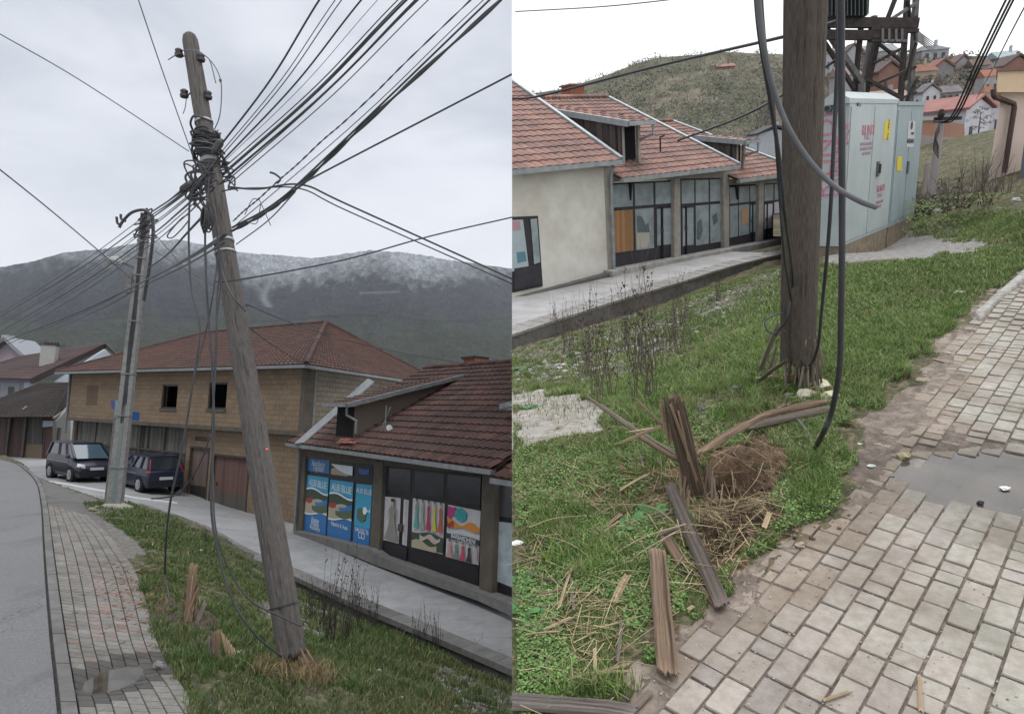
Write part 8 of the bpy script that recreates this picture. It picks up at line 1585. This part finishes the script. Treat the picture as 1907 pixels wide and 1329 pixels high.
gpoly = [(700, 1400), (1150, 1400), (1160, 1320), (1190, 1240), (1240, 1165), (1310, 1130), (1370, 1085), (1430, 1040), (1495, 985), (1550, 940), (1575, 880), (1575, 810), (1620, 745), (1690, 690), (1745, 635), (1815, 560), (1907, 500), (1960, 440), (1960, 395), (1830, 395), (1700, 405), (1700, 440), (1840, 452), (1820, 470), (1700, 487), (1540, 495), (1456, 492), (1360, 524), (1271, 560), (1139, 602), (955, 660), (700, 700)]
def inB(n, d0, d1, p=1.0):
    d = d0*(d1/d0)**(rng.random(n)**p); s = rng.uniform(-.2, .98, n); return d*s, d
n = 1500000; X, Y = inB(n, 1.35, 14, 1.0); Z = zB(X, Y); pu, xc = projn(np.stack([X, Y, Z], 1)); jj = np.clip(3/Y, .3, 1.5); q1_ = (fbm(X, Y, 5, 3)-.5)*110*jj; q2_ = (fbm(X, Y, 5, 13)-.5)*80*jj; pj = pu+np.stack([q1_, q2_], 1)
ok = inpoly(pj, gpoly) & (xc > .01)
no = inpoly(pj, [(955, 735), (1010, 722), (1110, 738), (1130, 765), (1125, 795), (1040, 818), (955, 838)]) | inpoly(pj, [(1325, 830), (1430, 800), (1455, 860), (1430, 950), (1385, 1060), (1320, 1080), (1280, 1000), (1310, 950)])
sparse = inpoly(pj, [(955, 655), (1139, 600), (1300, 555), (1456, 498), (1456, 560), (1330, 640), (1270, 700), (1100, 700), (955, 720)]) | inpoly(pj, [(1060, 870), (1250, 850), (1300, 960), (1180, 980), (1060, 940)]) | inpoly(pj, [(1400, 690), (1560, 700), (1560, 790), (1400, 790)]) | inpoly(pj, [(1500, 960), (1560, 860), (1590, 780), (1700, 690), (1760, 640), (1640, 720), (1560, 800)])
dn_ = fbm(X, Y, 2.4, 21); ok &= ~(no & (rng.random(n) < .97)) & ~(sparse & (rng.random(n) < .55)) & (rng.random(n) < np.clip(.30+(dn_-.3)*2.6, .12, 1))
X, Y, Z, dn_, pu = X[ok], Y[ok], Z[ok], dn_[ok], pu[ok]; n = len(X)
lush = np.clip((fbm(X, Y, 1.3, 41)-.40)*4, 0, 1); right = np.clip((pu[:, 0]-1350)/150, 0, 1); lush = np.clip(lush*.6+right*.5, 0, 1)
H = rng.uniform(.006, .026, n)*(.7+.9*lush)*np.clip(Y/2.6, .8, 1.7); Wd_ = rng.uniform(.0012, .0032, n)*np.clip(Y/2.2, .8, 3.2)
ga, gb_, gc, gd_ = np.array([.185, .305, .075]), np.array([.26, .32, .13]), np.array([.42, .37, .23]), np.array([.12, .175, .075]); r = rng.random((n, 1)); cB = ga*(1-r)+gb_*r; pale_ = rng.random(n) < (.34-.24*lush); cB[pale_] = gc; dk_ = rng.random(n) < .18; cB[dk_] = gd_; cB *= rng.uniform(.5, 1.2, (n, 1))*(.75+.5*dn_[:, None])
o = blades('grass', X, Y, Z+.004, H, Wd_, cB, M['leafmat'], 1.5); tag(o, 'fresh green grass covering the verge between wall and path', kind='stuff')
d = 1.6*(12/1.6)**rng.random(3200); s = rng.uniform(-.1, .95, 3200); X, Y = d*s, d; pq, xq = projn(np.stack([X, Y, zB(X, Y)], 1)); k_ = inpoly(pq, gpoly) & (xq > .12) & (fbm(X, Y, 1.4, 63) > .50) & ~inpoly(pq, [(900, 735), (1130, 725), (1150, 830), (900, 860)]) & ~inpoly(pq, [(1230, 800), (1480, 780), (1480, 1090), (1230, 1090)])
tag(clumps('grass_tufts', X[k_], Y[k_], zB, 60, .055, .03, .10, .002, .0045, [(.16, .28, .065), (.22, .32, .10), (.13, .22, .06), (.26, .30, .13)], ''), 'taller fresh tufts of grass among the short verge grass', kind='stuff')
# small round leaves of clover
n = 210000; X, Y = inB(n, 1.35, 5.5, 1.0); Z = zB(X, Y); pu, xc = projn(np.stack([X, Y, Z], 1)); jj = np.clip(3/Y, .3, 1.5); pj = pu+np.stack([(fbm(X, Y, 5, 3)-.5)*110*jj, (fbm(X, Y, 5, 13)-.5)*80*jj], 1)
cl_ = fbm(X, Y, 3.5, 51); ok = inpoly(pj, gpoly) & (xc > .02) & (cl_ > .47) & ~inpoly(pj, [(955, 735), (1010, 722), (1110, 738), (1130, 765), (1125, 795), (1040, 818), (955, 838)]) & ~inpoly(pj, [(1290, 830), (1440, 800), (1465, 860), (1440, 960), (1400, 1080), (1300, 1090), (1230, 960)])
X, Y, Z = X[ok], Y[ok], Z[ok]; n = len(X); s_ = rng.uniform(.002, .0062, n); hz_ = rng.uniform(.004, .032, n); a = rng.random(n)*6.28; tl = rng.uniform(-.6, .6, (n, 2)); V = np.empty((n, 5, 3))
for k in range(5):
    th = a+k*2*np.pi/5; dx, dy = np.cos(th)*s_, np.sin(th)*s_; V[:, k] = np.stack([X+dx, Y+dy, Z+hz_+dx*tl[:, 0]+dy*tl[:, 1]], 1)
cc = np.array([.145, .235, .075])*rng.uniform(.5, 1.4, (n, 1)); o = np_mesh('clover', V.reshape(-1, 3), np.arange(n*5).reshape(n, 5), np.repeat(cc, 5, 0), M['leafmat']); tag(o, 'low clover and small leaved plants among the grass', kind='stuff')
# straw litter
n = 11000; X, Y = inB(n, 1.35, 7, 1.0); Z = zB(X, Y); pu, xc = projn(np.stack([X, Y, Z], 1)); dz_ = inpoly(pu, [(960, 860), (1250, 840), (1320, 960), (1400, 1060), (1250, 1150), (1050, 1290), (960, 1290)]) | inpoly(pu, [(1290, 820), (1460, 800), (1460, 960), (1400, 1080), (1290, 1080)]) | inpoly(pu, [(1390, 660), (1600, 640), (1720, 640), (1640, 780), (1390, 800)]); ok = (dz_ | (rng.random(n) < .15)) & inpoly(pu, gpoly) & (xc > .05); X, Y, Z = X[ok], Y[ok], Z[ok]; n = len(X)
L_ = rng.uniform(.02, .17, n); a = rng.random(n)*6.28; w_ = rng.uniform(.0005, .0017, n); hz_ = rng.uniform(.008, .035, n); tl = rng.uniform(-.15, .15, n)
V = np.empty((n, 4, 3)); dx, dy = np.cos(a)*L_/2, np.sin(a)*L_/2; nx_, ny_ = -np.sin(a)*w_, np.cos(a)*w_
V[:, 0] = np.stack([X-dx-nx_, Y-dy-ny_, Z+hz_-tl*L_], 1); V[:, 1] = np.stack([X-dx+nx_, Y-dy+ny_, Z+hz_-tl*L_], 1); V[:, 2] = np.stack([X+dx+nx_, Y+dy+ny_, Z+hz_+tl*L_], 1); V[:, 3] = np.stack([X+dx-nx_, Y+dy-ny_, Z+hz_+tl*L_], 1)
o = np_mesh('dry_grass', V.reshape(-1, 3), np.arange(n*4).reshape(n, 4), np.repeat(np.array([.38, .30, .18])*rng.uniform(.4, 1.15, (n, 1)), 4, 0), M['leafmat']); tag(o, 'dead grass stalks strewn round the stump and the pole foot', kind='stuff')
# broad leaved plants left of the stump
for i, (u, v, s_) in enumerate([(1180, 980, .055), (1160, 1010, .05), (1215, 960, .05), (975, 1135, .06), (1000, 1160, .05), (985, 760, .05), (965, 690, .07), (1205, 1030, .04), (1130, 1030, .045), (965, 1090, .05)]):
    c = gB(u, v); mb = MB()
    for k in range(9):
        a = k*2.4+i; l_ = s_*rd.uniform(.8, 1.3); el = rd.uniform(.15, .7); d_ = Vector((math.cos(a), math.sin(a), el)).normalized(); sd_ = d_.cross(Vector((0, 0, 1))).normalized(); st_p = c+d_*l_*.5; g = rd.uniform(.7, 1.3); cc = (.075*g, .165*g, .06*g)
        mb.add([c, st_p+sd_*l_*.10, st_p+d_*l_*.35+sd_*l_*.42-Vector((0, 0, .005)), st_p+d_*l_*.85+sd_*l_*.22-Vector((0, 0, .01)), st_p+d_*l_*1.05-Vector((0, 0, .015)), st_p+d_*l_*.85-sd_*l_*.22-Vector((0, 0, .01)), st_p+d_*l_*.35-sd_*l_*.42-Vector((0, 0, .005)), st_p-sd_*l_*.10, st_p+d_*l_*.5+Vector((0, 0, .006))], [(0, 1, 7), (1, 2, 8), (2, 3, 8), (3, 4, 8), (4, 5, 8), (5, 6, 8), (6, 7, 8), (7, 1, 8)], cc)
    tag(mb.build('leafy_weed', M['leafmat']), ['broad leaved weed left of the long board', 'broad leaved weed below the first left of the board', 'broad leaved weed closest to the stump foot', 'broad leaved weed at the left edge low down', 'broad leaved weed right of the left edge one', 'broad leaved weed behind the pale slab', 'big leaved weed at the upper left corner of the verge', 'small broad leaved weed beside the rough plank', 'broad leaved weed amid the thin splinters', 'broad leaved weed near the white scrap'][i], 'plant', 'broad leaved weeds in the verge')
# green shoots on the slope beyond the slab
mb = MB()
for k in range(260):
    u = rd.uniform(1690, 1907); v = rd.uniform(355, 420)+(1907-u)*.06; d = 11+rd.random()*2.0; leafclump(mb, P(u, v, d), (.25, .2, .035), 12, .028, [(.13, .20, .06), (.20, .24, .11), (.11, .15, .06), (.22, .18, .12)], 1)
tag(mb.build('ground_cover', M['leafmat']), 'lush green ground cover on the bank below the peach building', kind='stuff')

# thin spring haze over both places
setside('A')
mb = MB(); mb.box((-3300, -60, -9), (5300, 0, 0), (0, 3600, 0), (0, 0, 1500)); hz = mb.build('haze', M['plain'], base=Vector((0, 0, 0))); hz.data.materials.clear()
hm = bpy.data.materials.new('haze_air'); hm.use_nodes = True; ht = hm.node_tree; ht.nodes.clear(); ho = ht.nodes.new('ShaderNodeOutputMaterial'); hv = ht.nodes.new('ShaderNodeVolumePrincipled'); hv.inputs['Density'].default_value = .00005; hv.inputs['Color'].default_value = (.86, .90, .96, 1); hv.inputs['Anisotropy'].default_value = .2
ht.links.new(hv.outputs[0], ho.inputs['Volume']); hz.data.materials.append(hm); tag(hz, 'thin pale haze in the air of the valley', kind='stuff')
# ---------------------------------------------------------------- finishing: each place ends at the vertical plane where the two meet
RT = np.array(MA.to_3x3().transposed())
def finalize():
    bpy.context.view_layer.update()
    for o in list(SC.objects):
        if o.type != 'MESH' or o.name == 'haze': continue
        side = o.get('_s', 'A'); me = o.data; n = len(me.vertices)
        if not n: continue
        co = np.empty(n*3, np.float32); me.vertices.foreach_get('co', co); co = co.reshape(-1, 3); Mw = np.array(o.matrix_world)
        w = co @ Mw[:3, :3].T+Mw[:3, 3]; xc = w @ RT[0]
        bad = (xc > 0) if side == 'A' else (xc < 0)
        if not bad.any(): continue
        if bad.all(): bpy.data.objects.remove(o); continue
        if o.name.startswith(('grass', 'dry_grass', 'clover', 'grass_tufts')): 
            continue
        bm = bmesh.new(); bm.from_mesh(me); inv = o.matrix_world.inverted(); R_ = MA.to_3x3() @ Vector((1, 0, 0))
        nl = (inv.to_3x3() @ R_).normalized(); co_ = inv @ Vector((0, 0, 0))
        bmesh.ops.bisect_plane(bm, geom=bm.verts[:]+bm.edges[:]+bm.faces[:], dist=1e-5, plane_co=co_, plane_no=nl, clear_outer=(side == 'A'), clear_inner=(side == 'B'))
        bm.to_mesh(me); bm.free()
for o in SC.objects:
    r = o
    while r.parent: r = r.parent
    o['_s'] = r.get('_s', 'A')
finalize()
for o in SC.objects:
    for k in ('_b', '_s'):
        if k in o: del o[k]
